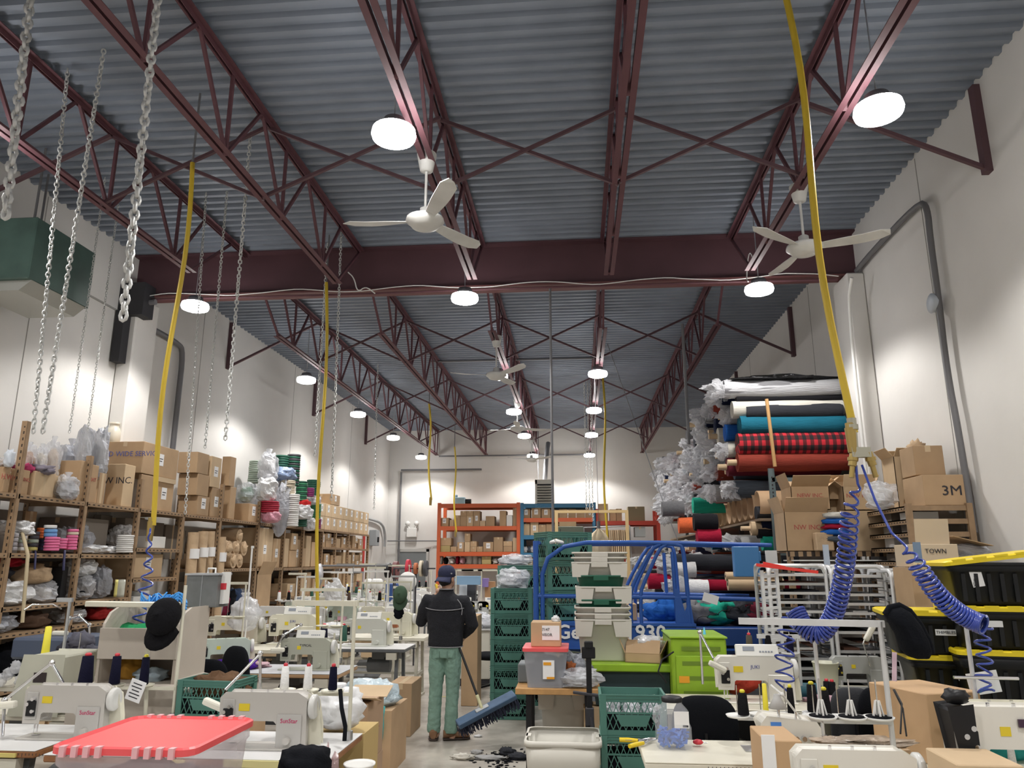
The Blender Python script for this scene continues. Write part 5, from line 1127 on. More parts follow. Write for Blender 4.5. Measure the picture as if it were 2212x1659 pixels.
for yt,yb,m,lb,wrap,core in front:
    z,r=zrow(yt,yb); x0=XR0+{820:-.17,851:-.02,866:-.08,934:-.04,978:-.06}.get(yt,0)
    if yt==820: 
        t=frol(x0,XR1,YR,z,r,FM['mid grey'],lb,1); inst(RM[1],'film_sleeve',RW,t,scale=(XR1-x0,r*1.03,r*1.03))
    elif yt==866:
        t=frol(x0,XR1,YR,z,r,FM['ivory'],lb,0); inst(RM[0],'black_roll_half',FM['charcoal'],t,loc=(.16,-.02,-.03),scale=(XR1-x0-.18,r*.97,r*.95))
    elif m is plaid:
        t=thing('fabric_roll',lb,'fabric roll',(x0,YR,z)); build(MB().tube([(0,0,0),(.4,0,.004),(.9,0,-.004),(XR1-x0,0,0)],[r*.97,r,r*1.02,r],20),'roll_body',plaid,t)
    else: frol(x0,XR1,YR,z,r,m,lb,wrap,core)
cloth((2.75,9.75,PY(1700,822,YR).z),(.65,.3,.04),'black plastic sheet lying over the topmost roll',mat('black_film',(.01,.01,.012),.3,bump=.8),name='plastic_sheet',cat='sheet',amp=.3)
# rows going back
names=list(COLS); wts=[8,6,5,2,1,2,6,6,3,4,1,1,2,8,0,2]
zl=[zrow(*t_[:2])[0] for t_ in front]; LZs=[3.92,3.68,3.43,3.18,2.95,2.72]
n=0
for c_ in range(24):
    Y=9.95+c_*.335
    for l_ in range(6):
        z=LZs[l_]+R.uniform(-.03,.03); r=R.uniform(.105,.125)
        if l_==0 and R.random()<.35+c_*.02: continue
        col=R.choices(names,wts)[0]; wr=1 if R.random()<.5 else 0
        x0=XR0-.06+R.uniform(-.12,.10)-(.05 if wr else 0)
        frol(x0,XR1-R.uniform(0,.1),Y+R.uniform(-.02,.02),z,r,FM[col],'%s%s roll end, column %s from the front, %s from top'%('film-wrapped ' if wr else '',col,nth(c_),nth(l_)),wr,not wr and R.random()<.4,group='fabric rolls stacked in the rack'); n+=1
# special ends
frol(XR0-.3,XR1,11.9,2.62,.12,FM['sea green'],'bright sea-green fabric roll sticking out into the aisle')
# big cardboard tubes
for i in range(11):
    Y=9.62+i*.36; r=.165; z=2.47-.0*i
    t=thing('cardboard_tube','large open cardboard tube, %s from the front in the tube row'%nth(i),'tube',(XR0+.15,Y,z),group='large cardboard tubes under the rolls')
    mb=MB().lathe([(r,0),(r,XR1-XR0-.2)],ax='x',n=22); mb.f=mb.f[:-2]; mb.m=mb.m[:-2]; mb.s=mb.s[:-2]; build(mb,'tube_wall',mat('tube_card',(.55,.36,.21),.7,var=.08),t,solid=.012)
z=PY(1600,1165,9.7).z
frol(XR0+.05,XR1,9.62,2.17,.085,CARD2,'thin brown cardboard-covered roll below the tubes',core=True) 
for i,(yt,yb,c,lb) in enumerate(((1095,1122,'charcoal','dark grey folded fabric roll, upper of three at the rack front'),(1118,1145,'navy','navy folded fabric roll, middle of three at the rack front'),(1138,1162,'black','black folded fabric roll, lowest of three at the rack front'),(1158,1188,'sea green','green folded fabric at the foot of the rack front'))):
    z,r=zrow(yt,yb,9.6); frol(XR0+.12+.05*(i%2),XR1-.9 if i<3 else XR1-1.0,9.6,z,r*1.1,FM[c],lb)
n=0
for c_ in range(22):
    Y=9.7+c_*.38
    for l_ in range(7):
        if c_<1 and l_>2: continue
        z=[.45,.78,1.05,1.27,1.5,1.75,2.0][l_]+R.uniform(-.03,.03); col=R.choices(names,[6,9,8,2,1,2,3,3,3,2,1,2,2,3,1,5])[0]; x0=R.uniform(1.2,1.8) if l_<6 else XR0-R.uniform(0,.25)
        frol(x0,XR1-.6,Y+R.uniform(-.05,.05),z,R.uniform(.065,.115),FM[col],'%s fabric roll low in the rack, column %s, %s layer up'%(col,nth(c_),nth(l_)),2 if R.random()<.35 else 0,R.random()<.5,group='fabric rolls low in the rack',tilt=R.uniform(-.05,.05))
for i,(px,py,c,lb) in enumerate(((1486,1135,'orange','bright orange fabric bundle above the blue lift rail'),(1527,1160,'crimson','crimson fabric bundle just above the blue lift rail'),(1520,1128,'black','black fabric bundle behind the crimson one'),(1475,1230,'white','white roll end seen through the lift rails'),(1500,1270,'white','white film bundle seen through the lift rails'),(1420,1255,'crimson','crimson scraps behind the slanting lift rails'),(1450,1100,'mid grey','grey film-wrapped bundle at the aisle side of the rack'))):
    q=PY(px,py,10.0 if px<1500 else 9.35); frol(q.x-.12,q.x+.16,q.y,q.z,.10,FM[c],lb,2 if c=='white' else 0)
for i,(px,py,r_,lb) in enumerate(((1590,1245,.05,'kraft paper tube seen under the blue control box, upper'),(1595,1262,.07,'kraft paper tube seen under the blue control box, lower'))):
    q=PY(px,py,9.0); roll((q.x-.12,q.y,q.z),(q.x+.5,q.y,q.z),r_,lb,m=mat('kraft_light',(.58,.42,.26),.75))
# rack frame
UG=mat('grey_green_rack',(.13,.17,.18),.5,metal=.3)
t=thing('roll_rack','grey-green slotted steel rack holding the fabric rolls along the right wall','rack',(2.6,13.5,0))
px_=PY(1672,1100,9.3).x
for Y in (9.3,12.3,15.3,18.3):
    for X in (px_ if Y==9.3 else XR0+.5,3.42): build(MB().box(X-.035,X+.035,Y-.02,Y+.02,0,PY(1672,1012,9.3).z if X<3 else 3.9),'upright',UG,t,world=True)
for z in (.28,2.28): build(MB().box(XR0+.1,3.42,9.34,18.3,z-.03,z-.0),'deck',mat('rack_deck',(.20,.14,.09),.8),t,world=True)
build(MB().box(px_,3.42,9.28,9.33,PY(1740,1035,9.3).z-.03,PY(1740,1035,9.3).z+.02),'beam',UG,t,world=True)
build(MB().box(px_,3.42,9.26,9.30,1.84,1.90),'beam',UG,t,world=True)
mb=MB()
for i in range(60): mb.box(px_-.008,px_+.008,9.277,9.28,.1+i*.045,.12+i*.045)
build(mb,'slot_row',SLOT,t,world=True)
single(MB().cyl(PY(1674,1008,9.2),PY(1656,862,9.2),.022,n=10),'wooden_pole',mat('wood_pole',(.55,.32,.13),.6),'wooden pole standing on the rack upright in front of the rolls','pole')
# ============================================================ shelves and cartons right
ZS=PY(1750,1192,8.3).z
t=shelf_bay(8.0,8.5,[ZS],ZS+.0,'brown slotted shelf carrying open cartons in front of the rolls',xf=PY(1912,1195,8.2).x,xb=PY(1690,1195,8.2).x,m=SHELFM,last=True)
build(MB().box(PY(1690,1195,8.2).x,PY(1912,1195,8.2).x,7.985,8.0,ZS-.05,ZS+.0),'front_lip',bandmat('lipx',(.36,.24,.14),'X'),t,world=True)
def fbox(x0,x1,yt,yb,Y,d,label,**k):
    a,b_=PY(x0,yb,Y),PY(x1,yt,Y); z0=k.pop('z0',a.z); return carton(a.x,b_.x,Y,Y+d,z0,b_.z,label,**k)
t=fbox(1700,1788,1105,1185,8.0,.42,'open carton with red print, lower one at the left end of the shelf',z0=ZS+.002,flaps=True,tape=None,txt='NW INC',tsize=.07,m=CARD)
z1=PY(1700,1105,8.0).z
fbox(1712,1790,1050,1103,8.05,.38,'open carton with red print stacked on the lower left one',z0=z1+.02,flaps=True,tape=None,txt='NEW INC.',tsize=.06,m=CARD)
fbox(1822,1905,1103,1190,8.0,.42,'large plain carton at the right end of the shelf',z0=ZS+.002,tape=None,m=CARD2)
fbox(1825,1890,1050,1102,8.05,.4,'open carton with red print stacked on the large plain one',z0=PY(1700,1103,8.0).z+.004,flaps=True,tape=None,txt='NEW INC.',tsize=.06,m=CARD2)
fbox(1790,1826,1040,1078,8.2,.3,'small open carton between the two carton stacks',z0=PY(1700,1080,8.2).z,flaps=True,tape=None,m=CARD)
fbox(1790,1826,1080,1189,8.3,.25,'carton behind the folded caps and cloths',z0=ZS+.002,tape=None)
for i,(c,yy,lb) in enumerate((('ivory',1112,'cream knit cloth on top of the coloured heap'),('cobalt',1125,'bright blue cloth in the heap, upper one'),('crimson',1136,'red cloth sandwiched between two blue ones'),('cobalt',1148,'bright blue cloth in the heap, lower one'),('slate',1162,'dark slate cloth near the foot of the heap'))):
    q=PY(1802,yy,7.95); cloth((q.x,7.9,q.z-.03),(.13,.08,.035),lb+' between the cartons',FM[c],amp=.2)
t=fbox(1765,1800,1150,1190,7.85,.1,'torn brown paper bag leaning before the cartons',tape=None,m=KRAFT,name='paper_bag',cat='bag',bevel=.01)
for i in range(3): single(MB().box(PY(1715,1210+8*i,7.9).x,PY(1905,1210+8*i,7.9).x,7.9-.02*i,8.3,PY(1715,1212+9*i,7.9).z,PY(1715,1212+9*i,7.9).z+.012),'white_board',WHITEP,'white board lying under the brown shelf, %s from the top'%nth(i),'board') if i<2 else None
# shelf by the wall with 3M box
sy0,sy1=7.05,8.45; szs=[PX(2035,1078,2.98).z]
sl=[PX(2035,yy,2.98).z for yy in (1080,1112,1143,1178,1212)]+[1.2,.7,.2]
t=thing('shelving_unit','brown slotted-steel shelving by the right wall under the black-lettered carton','shelf',(3.25,7.75,0))
SLY2=bandmat('lipy2',(.36,.24,.14),'Y',16)
for X in (2.98,3.5):
    for Y in (sy0,sy1): build(MB().box(X-.025,X+.025,Y-.02,Y+.02,0,sl[0]+.02),'post',SHELFM,t,world=True)
for z in sl:
    mb=MB().box(2.97,3.52,sy0,sy1,z-.012,z).box(2.97,2.985,sy0,sy1,z-.045,z).box(2.97,3.52,sy0-.004,sy0+.01,z-.045,z); mb.mi=1; mb.box(2.9685,2.97,sy0+.05,sy1-.03,z-.03,z-.018); build(mb,'shelf_board',[SHELFM,SLY2],t,world=True)
for k_,z in enumerate(sl[1:5]):
    for i in range(3): single(MB().box(3.05,3.3,7.2+i*.42,7.42+i*.42,z+.002,z+.07+.03*((i+k_)%2)),'parts_box',[WHITEP,MATS['grey_card'],GALV][(i+k_)%3],'small box on the wall shelving, %s level down, %s from the near end'%(nth(k_),nth(i)),'box',group='small boxes on the wall shelving')
ztop=sl[0]+.002
t=fbox(1997,2080,1025,1072,7.08,.42,'carton lettered 3M in black on top of the wall shelving',z0=ztop,tape=None,m=CARD)
text('3M',.125,t,(.065,-.2125,.13),FRONT,INK,ext=.002,scale=(1.15,1,1))
zt=PY(2000,1022,7.1).z+.003
fbox(1978,2035,962,1022,7.3,.3,'tall curved brown carton standing on the black-lettered carton',z0=zt,tape='y',m=CARD)
fbox(1940,1992,985,1075,7.7,.3,'torn open pale carton beside the black-lettered one',z0=ztop,flaps=True,tape=None,m=CARD2)
bag((PY(1915,1105,7.4).x,7.5,ztop-.0),(.14,.13,.13),'crumpled clear bag with black print hanging off the wall shelving',m=GLASSF,inner=WHR,neck=False)
fbox(1875,1940,1050,1082,8.3,.3,'flattened brown carton behind the crumpled clear bag',tape=None,z0=PY(1875,1085,8.3).z) if False else None
cloth((PY(1985,970,7.4).x,7.45,zt+.22),(.07,.07,.08),'torn brown paper scraps behind the tall carton',KRAFT,name='paper_scraps')
# pale carton with flaps near totes
t=fbox(1988,2068,1175,1225,6.2,.45,'pale carton with round printed mark and raised flaps behind the trolleys',tape=None,m=mat('pale_carton',(.60,.49,.36),.85,rnd=.05))
w_=(PY(2068,1175,6.2).x-PY(1988,1175,6.2).x)/2
build(MB().obox((-.02,-.2,.27),(w_*1.85,.006,.2),Matrix.Rotation(.1,3,'X')),'flap',MATS['pale_carton'],t); build(MB().obox((w_+.14,.0,.20),(.3,.42,.006),Matrix.Rotation(.25,3,'Y')),'flap',CARD,t); text('TOWN',.05,t,(-.02,-.23,.12),FRONT,INK)
HZ=ROOTLOC[t.name].z
single(MB().box(ROOTLOC[t.name].x-.2,ROOTLOC[t.name].x+.2,6.25,6.6,0,HZ-.003),'support_box',CARD,'brown carton hidden under the pale flapped carton','box')
bag((PY(2085,1180,6.3).x,6.4,HZ+.06),(.2,.12,.06),'grey film packet lying in the pale flapped carton',m=GREYF,neck=False)
# ============================================================ aluminium tray trolleys
ALU=mat('aluminium',(.72,.73,.74),.35,metal=.35,var=.05); ALUD=mat('dull_aluminium',(.45,.46,.47),.45,metal=.4)
def trolley(x0,x1,y0,y1,zt,zs,label,idx):
    t=thing('tray_trolley',label,'trolley',((x0+x1)/2,(y0+y1)/2,0)); r=.06
    for X in (x0,x1):
        pts=[(X,y0,.1),(X,y0,zt-r)]+[(X,y0+r-r*math.cos(a),zt-r+r*math.sin(a)) for a in (PI/6,PI/3,PI/2)]+[(X,y1-r+r*math.sin(a),zt-r+r*math.cos(a)) for a in (0,PI/6,PI/3,PI/2)]+[(X,y1,.1)]
        build(MB().tube(pts,.018,8),'side_frame',ALU,t,world=True)
        mb=MB()
        for z in zs: mb.box(X-.015 if X==x1 else X,X if X==x1 else X+.015,y0,y1,z-.012,z-.006)
        build(mb,'tray_runners',ALUD,t,world=True)
    for Y in (y0,y1):
        pts=[(x0,Y,zt-.07),(x0+.02,Y,zt-.02),(x0+.07,Y,zt),(x1-.07,Y,zt),(x1-.02,Y,zt-.02),(x1,Y,zt-.07)]
        build(MB().tube(pts,.017,8),'top_rail',ALU,t,world=True)
    for X in (x0,x1):
        for Y in (y0,y1): build(MB().cyl((X-.015,Y,.05),(X+.015,Y,.05),.05,n=14),'caster',BLACK,t,world=True)
    for i,z in enumerate(zs):
        m=MB().box(x0+.03,x1-.03,y0+.02,y1-.02,z,z+.003); 
        for (a,b_,c,d) in ((x0+.03,x1-.03,y0-.005,y0+.02),(x0+.03,x1-.03,y1-.02,y1+.0),(x0+.018,x0+.034,y0,y1),(x1-.034,x1-.018,y0,y1)): m.box(a,b_,c,d,z,z+.022)
        if R.random()<.92: single(m,'sheet_tray',ALU if R.random()<.75 else ALUD,'aluminium sheet tray %s from the top of the %s trolley'%(nth(i),idx),'tray',group='trays in the %s trolley'%idx)
        if R.random()<.8:
            w_=R.uniform(.25,.7); q=R.uniform(x0+.05,x1-.05-w_*(x1-x0)); cm=R.choice([CARD,FM['brown'],FM['charcoal'],FM['black'],FM['black'],WHITEP,MATS['grey_card']])
            single(MB().box(q,q+w_*(x1-x0),y0+.04,y1-.1,z+.004,z+R.uniform(.012,.04)),'cut_panels',cm,'flat stack of cut pieces on tray %s of the %s trolley'%(nth(i),idx),'panels',group='cut pieces on the trays of the %s trolley'%idx)
Yt=6.95; x0,x1=PY(1665,1300,Yt).x,PY(1905,1300,Yt).x; zt=PY(1700,1222,Yt).z
trolley(x0+.0,x0+(x1-x0)*.52,Yt,Yt+.5,zt,[zt-.09-.078*i for i in range(16)],'aluminium tray trolley behind the sagging blue coil, left one','left')
trolley(x0+(x1-x0)*.55,x1+.03,Yt-.05,Yt+.45,zt-.01,[zt-.1-.078*i for i in range(16)],'aluminium tray trolley behind the white bucket, second from the left','second')
x2=PY(1932,1300,6.7).x; trolley(x2,PY(2068,1300,6.7).x,6.7,7.2,zt-.04,[zt-.12-.08*i for i in range(14)],'aluminium tray trolley right, beside the black totes','third')
# white ladder bracket left of the trolleys
t=thing('ladder_rack','pale steel slatted rack side standing left of the first trolley','rack',(PY(1665,1500,6.6).x,6.6,0))
xa,xb=PY(1650,1300,6.6).x,PY(1682,1300,6.6).x
for X in (xa,xb): build(MB().box(X-.012,X+.012,6.58,6.62,0,PY(1650,1232,6.6).z),'upright',ALU,t,world=True)
for i in range(14): build(MB().obox(((xa+xb)/2,6.6,PY(1650,1245,6.6).z-i*.085),(xb-xa,.03,.022),Matrix.Rotation(-.1,3,'Y')),'slat',ALU,t,world=True)
single(MB().obox(PY(1700,1228,6.55),(.5,.02,.025),Matrix.Rotation(.12,3,'Y')).obox(PY(1672,1222,6.6),(.18,.03,.03),Matrix.Rotation(.2,3,'Y')),'red_ribbon',mat('red_film',(.75,.05,.04),.4),'red plastic strip draped over the left trolley top','ribbon')
single(MB().cyl(PY(1995,1240,6.3),PY(2135,1249,5.6),.013,n=8),'broom_stick',mat('pale_wood',(.66,.50,.32),.6),'pale wooden stick lying across the right trolley','stick')
t=single(MB().obox(PY(2003,1228,5.9),(.19,.004,.085)),'card_sign',mat('cream_card',(.66,.57,.40),.8),'cream card with brown capital lettering behind the blue coil','sign')
text('DOORSOL',.03,t,(0,-.004,.065),FRONT,mat('brown_ink',(.2,.12,.06),.7)); text('SALVATORS',.027,t,(0,-.004,.035),FRONT,MATS['brown_ink'])
single(MB().obox(PY(1982,1193,6.0),(.055,.01,.15)),'blue_clip_board',mat('slate_blue_plastic',(.16,.24,.38),.5),'slate-blue plastic strip behind the blue coil','plastic strip')
single(MB().obox(PY(1785,1200,7.4),(.05,.02,.2)),'clear_strip',mat('clear_blue',(.45,.52,.62),.2),'clear bluish plastic strip standing over the left trolley','plastic strip')
# ============================================================ black totes with yellow lids
BT=mat('black_tote_plastic',(.011,.012,.014),.42,bump=.08,bscale=3,spec=.3); YL=mat('yellow_lid',(.78,.60,.015),.4)
def tote(cx,cy,z,w,d,h,label,rz=0,m=BT,lid=None,lidz=None,tagtxt=None,tilt=0,group=None,handles=True):
    t=thing('storage_tote',label,'tote',(cx,cy,z),rz,group); w/=2;d/=2
    mb=loft(MB(),[rring(w*.82,d*.82,0),rring(w*.84,d*.84,.01),rring(w*.94,d*.94,h*.78),rring(w*.985,d*.985,h*.79),rring(w,d,h)])
    o=build(mb,'tub',m,t,solid=.004)
    rb=MB()
    for k in range(-3,4): rb.prism([(k*w*.24-.012,h*.08),(k*w*.24+.012,h*.08),(k*w*.24+.012,h*.74),(k*w*.24-.012,h*.74)],-d*.93-.004,-d*.84)
    build(rb,'ribs',m,t)
    build(loft(MB(),[rring(w*.99,d*.99,h-.02),rring(w*1.03,d*1.03,h-.018),rring(w*1.03,d*1.03,h),rring(w*.99,d*.99,h)],capb=False),'rim',m,t)
    if lid:
        l=MB(); loft(l,[rring(w*1.05,d*1.05,0),rring(w*1.05,d*1.05,.022),rring(w*1.0,d*1.0,.03),rring(w*.96,d*.96,.018),rring(w*.9,d*.9,.03)],capt=True,sm=False)
        for k in range(5): l.box(-w*.9+k*w*.4,-w*.9+k*w*.4+w*.25,-d*1.05,-d*.98,.02,.035)
        o=build(l,'lid',lid,t); o.location=(0,0,h-.004+(.02 if tilt else 0)); o.rotation_euler=(0,tilt,0)
    if tagtxt is not None:
        build(MB().box(-.06,.06,-d*.97-.006,-d*.95-.003,h*.5,h*.65),'name_label',PAPER,t)
        if tagtxt: text(tagtxt,.026,t,(0,-d*.97-.008,h*.575),FRONT,INK)
    return t
tz=PY(2050,1322,5.2).z
bx,by=PY(2050,1322,5.35).x,5.55; H1=tz-PY(2090,1422,5.2).z
tote(bx,by,tz-H1,.70,.48,H1-.03,'large black tote with yellow lid and small label, upper of the left stack',rz=-.22,lid=YL,tagtxt='THIMBLES')
tote(bx+.1,by+.02,tz-2*H1,.66,.48,H1-.03,'large black tote with yellow lid, lower of the left tote stack',rz=-.15,lid=YL,tagtxt='')
tote(bx+.1,by+.02,.002,.66,.48,tz-2*H1-.04,'bottom black tote hidden under the left stack',rz=-.15,lid=YL)
cx_,cy_=PY(2185,1260,5.0).x+.02,5.3; z3=PY(2150,1205,5.05).z; z4=PY(2150,1308,5.05).z; z5=PY(2180,1405,5.05).z
t=tote(cx_,cy_,z4,.62,.46,z3-z4-.03,'black tote with lifted yellow lid and upright white label, top of the right stack',rz=-.12,lid=YL,tilt=-.12)
build(MB().obox((-.15,-.215,.2),(.07,.004,.18),Matrix.Rotation(-.15,3,'Y')),'upright_label',PAPER,t); text('CANOE ORDER',.026,t,(-.15,-.219,.2),(PI/2,PI/2+.15,0),INK)
tote(cx_+.04,cy_,z5,.64,.46,z4-z5-.035,'black tote with yellow lid, middle of the right stack',rz=-.15,lid=YL)
tote(cx_+.04,cy_,z5-.42,.64,.46,.385,'black tote with yellow lid, lower of the right stack',rz=-.2,lid=YL)
tote(cx_+.04,cy_,.002,.64,.46,z5-.42-.04,'bottom black tote hidden under the right stack',rz=-.2,lid=YL)
# ============================================================ blue scissor lift
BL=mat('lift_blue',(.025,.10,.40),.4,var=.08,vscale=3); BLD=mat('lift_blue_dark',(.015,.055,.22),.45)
YL0=8.3
def zy(y,Y=YL0,x=1300): return PY(x,y,Y).z
lx=lambda px,Y=YL0: PY(px,1300,Y).x
t=thing('scissor_lift','blue scissor lift with tubular guard rails and white lettering','lift',((lx(1160)+lx(1660))/2,8.75,0))
def rail(pts,r=.022,name='guard_rail',m=BL): build(MB().tube(pts,r,8),name,m,t,world=True)
ZT=1.97
def rnd(pts,k=2):
    P_=[V(p) for p in pts]
    for _ in range(k):
        Q=[P_[0]]
        for i in range(len(P_)-1): Q+=[P_[i]*.8+P_[i+1]*.2,P_[i]*.2+P_[i+1]*.8]
        Q.append(P_[-1]); P_=Q
    return P_
for Y in (YL0,9.1):
    X0,X1=lx(1158),lx(1655)
    rail(rnd([(X0+.07,Y,.93),(X0+.07,Y,ZT),(lx(1475),Y,ZT),(lx(1483),Y,ZT-.1),(lx(1490),Y,.95)]),.024)
    rail([(lx(1420),Y,ZT-.0),(X1+.1,Y,ZT-.03)],.022)
    rail([(X0,Y,.93),(X0,Y,ZT+.02)],.03,'corner_post')
    rail([(X0,Y,zy(1288)),(lx(1490),Y,zy(1290)),(X1,Y,zy(1294))],.022)
    rail(rnd([(lx(1432),Y,ZT-.02),(lx(1415),Y,ZT-.05),(lx(1368),Y,zy(1262)),(lx(1362),Y,zy(1290)),(lx(1362),Y,.95)],1),.02)
    rail(rnd([(lx(1445),Y,ZT-.02),(lx(1430),Y,ZT-.06),(lx(1388),Y,zy(1268)),(lx(1384),Y,zy(1290)),(lx(1384),Y,.95)],1),.02)
    rail([(lx(1457),Y,ZT-.1),(lx(1462),Y,.95)],.02)
for z in (ZT,zy(1288)): rail([(lx(1158)+.03,YL0,z),(lx(1158)+.03,9.1,z)])
ZD=zy(1345); ZE=zy(1402)
build(MB().box(lx(1180),lx(1500),YL0-.03,9.12,ZE,ZD-.0),'platform_deck',BL,t,world=True,bevel=.008)
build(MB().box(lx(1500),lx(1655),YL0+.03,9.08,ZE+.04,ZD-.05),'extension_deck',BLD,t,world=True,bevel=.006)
build(MB().box(lx(1180),lx(1500),YL0-.045,YL0-.03,ZD-.03,ZD).box(lx(1180),lx(1655),YL0-.045,YL0-.03,ZE,ZE+.02),'deck_lip',BL,t,world=True)
build(MB().prism([(lx(1458),ZD-.02),(lx(1497),ZD-.02),(lx(1490),ZD+.25),(lx(1478),ZD+.12),(lx(1466),ZD+.35),(lx(1458),ZD+.35)],YL0-.02,YL0-.005),'gusset_plate',BL,t,world=True)
WL=mat('white_lettering',(.80,.82,.85),.5)
text('Genie',.20,t,(lx(1252)-t.location.x,YL0-.05-8.75,zy(1366)),FRONT,WL,ext=.001,bold=True,scale=(1.05,1,1))
text('1930',.205,t,(lx(1391)-t.location.x,YL0-.05-8.75,zy(1366)),FRONT,WL,ext=.001,bold=True,scale=(1.05,1,1))
q=PY(1612,1212,YL0-.1); build(MB().box(q.x-.13,q.x+.13,YL0-.14,YL0-.03,q.z-.16,q.z+.15).box(q.x-.02,q.x+.15,YL0-.13,YL0-.03,q.z-.0,q.z+.1),'control_panel_box',mat('faded_blue',(.06,.22,.50),.45),t,world=True,bevel=.006)
q=PY(1662,1210,YL0); build(MB().box(q.x-.05,q.x+.07,YL0-.06,YL0-.04,q.z-.12,q.z+.1),'notice_board',PAPER,t,world=True)
build(MB().box(lx(1190),lx(1640),8.35,9.05,.22,.5),'chassis',mat('lift_grey',(.14,.15,.17),.5),t,world=True,bevel=.02)
for X in (lx(1225),lx(1600)):
    for Y in (8.4,9.0): build(MB().cyl((X,Y-.05,.19),(X,Y+.05,.19),.19,n=20),'wheel',BLACK,t,world=True)
for Y in (8.45,8.95):
    for k in range(2): 
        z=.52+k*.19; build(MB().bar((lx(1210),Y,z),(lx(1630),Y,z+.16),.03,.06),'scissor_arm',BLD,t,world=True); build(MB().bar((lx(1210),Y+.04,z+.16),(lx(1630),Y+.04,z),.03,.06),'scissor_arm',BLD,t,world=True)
sp=[PY(1500+8*i*.55+5*math.cos(i*1.2),1340-i*1.25+4*math.sin(i*1.2),8.2) for i in range(40)]
single(MB().tube(sp,.004,5),'curly_cord',BLACK,'black coiled cord stretched inside the blue lift rails','cord')
# things on the lift
def foil(c,r,label,m=None,**k): return bag(c,r,label,m=m or GLASSF,inner=mat('foil_goods',(.62,.64,.68),.25,bump=1,bscale=30,metal=.4),neck=False,**k)
for i in range(3): crate(lx(1217,8.65),8.68,ZD+.003+i*.318,'green lattice crate on the lift, %s of three'%('lowest','middle','topmost')[i],rz=.45,s=1.13)
single(MB().tube([PY(1190,1172,8.3),PY(1200,1168,8.2),PY(1215,1172,8.4)],.02,6),'plastic_sheet',WHITEP,'scrap of white plastic on the topmost crate','plastic')
fbox(1435,1455,1310,1372,7.9,.3,'small brown carton piece left of the lift number',tape=None) if False else None
fbox(1350,1375,1305,1345,8.6,.3,'brown open carton on the lift deck beside the grey tubs',tape=None,z0=ZD+.003)
for i,(px,py,c,lb) in enumerate(((1515,1300,'mid grey','grey and pink cloth heap inside the lift, left'),(1545,1295,'sea green','pale green and pink wrapped cloth inside the lift'),(1600,1305,'charcoal','charcoal cloth heap inside the lift, right'),(1430,1330,'cobalt','blue cloth behind the lift number'),(1625,1288,'maroon','maroon cloth at the right end of the lift'))):
    q=PY(px,py,8.7); cloth((q.x,8.7,ZD+.004),(.2,.15,.13),lb,FM[c])
single(MB().obox(PY(1535,1293,8.25),(.16,.01,.09),Matrix.Rotation(.3,3,'Y')),'paper_sheet',PAPER,'white paper sheet hung over the middle lift rail','paper')
# crate stacks on the floor
gx=PY(1105,1400,9.15).x
for i in range(5): crate(gx,9.3,.003+i*.292,'green lattice crate in the floor stack left of the lift, %s up'%nth(i),rz=0,s=1.03)
foil((gx,9.3,5*.292-.03),(.2,.15,.13),'heap of clear foil bags on the floor crate stack')
gx2=PY(1125,1300,10.2).x
for i in range(5): crate(gx2,10.2,.003+i*.345,'green lattice crate in the rear stack behind the foil heap, %s up'%nth(i),s=1.2)
foil((gx2-.05,10.15,5*.345-.02),(.22,.15,.08),'pinkish clear bags on the rear crate stack')
for i,px in enumerate((1142,1149)): q=PY(px,1228,10.2); stack(px,1222,1233,4,10.1,1,YL,'small yellow tub on the rear crate stack, %s'%('left','right')[i])
cloth((PY(1425,1330,9.4).x,9.45,ZD+.0),(.001,.001,.001),'x',BLACK) if False else None
# ============================================================ lime cabinet, platform, grey tubs
LIME=mat('lime_enamel',(.27,.45,.025),.4,var=.1,vscale=6); LIMED=mat('lime_vent',(.13,.22,.015),.6)
YC=6.3
a,b_=PY(1462,1482,YC),PY(1560,1380,YC)
t=thing('lime_cabinet','lime-green steel machine cabinet with vent slots and an orange label','cabinet',((a.x+b_.x)/2,YC+.3,0)); w_=(b_.x-a.x)/2+.03; h_=b_.z
build(MB().box(-w_,w_,-.3,.3,.0,h_),'body',LIME,t,bevel=.012); build(MB().box(-w_-.01,w_+.01,-.31,.31,h_,h_+.015),'lid',LIME,t,bevel=.004)
build(MB().box(-w_+.03,w_-.02,-.312,-.3,.2,h_-.13),'door',LIME,t,bevel=.004)
for z in (h_-.09,h_-.2,h_-.31,h_-.42): build(MB().box(-w_+.08,w_-.05,-.314,-.311,z,z+.03),'vent',LIMED,t)
build(MB().box(-w_+.05,-w_+.13,-.315,-.312,h_-.33,h_-.28),'orange_label',mat('orange_sticker',(.8,.35,.02),.5),t)
a=PY(1278,1455,6.4); b_=PY(1455,1437,6.4)
t=thing('lime_platform','lime-green flat platform carrying the grey tubs beside the lime cabinet','platform',((a.x+b_.x)/2,6.75,0)); w_=(b_.x-a.x)/2; PZT=b_.z
build(MB().box(-w_,w_,-.32,.32,PZT-.06,PZT),'platform_top',LIME,t,bevel=.008); build(MB().box(-w_+.03,w_-.03,-.28,.28,PZT-.32,PZT-.065),'dark_housing',mat('dark_green_housing',(.02,.04,.045),.5),t)
for sx in (-1,1):
    for sy in (-1,1): build(MB().box(sx*(w_-.08)-.025,sx*(w_-.08)+.025,sy*.24-.025,sy*.24+.025,0,PZT-.3),'leg',BLACK,t)
build(MB().obox((w_+.04,-.1,PZT-.08),(.1,.2,.2)),'arm_joint',LIMED,t)
GT=mat('grey_beige_tub',(.56,.54,.49),.45); GTG=mat('dark_green_tub',(.012,.10,.06),.4)
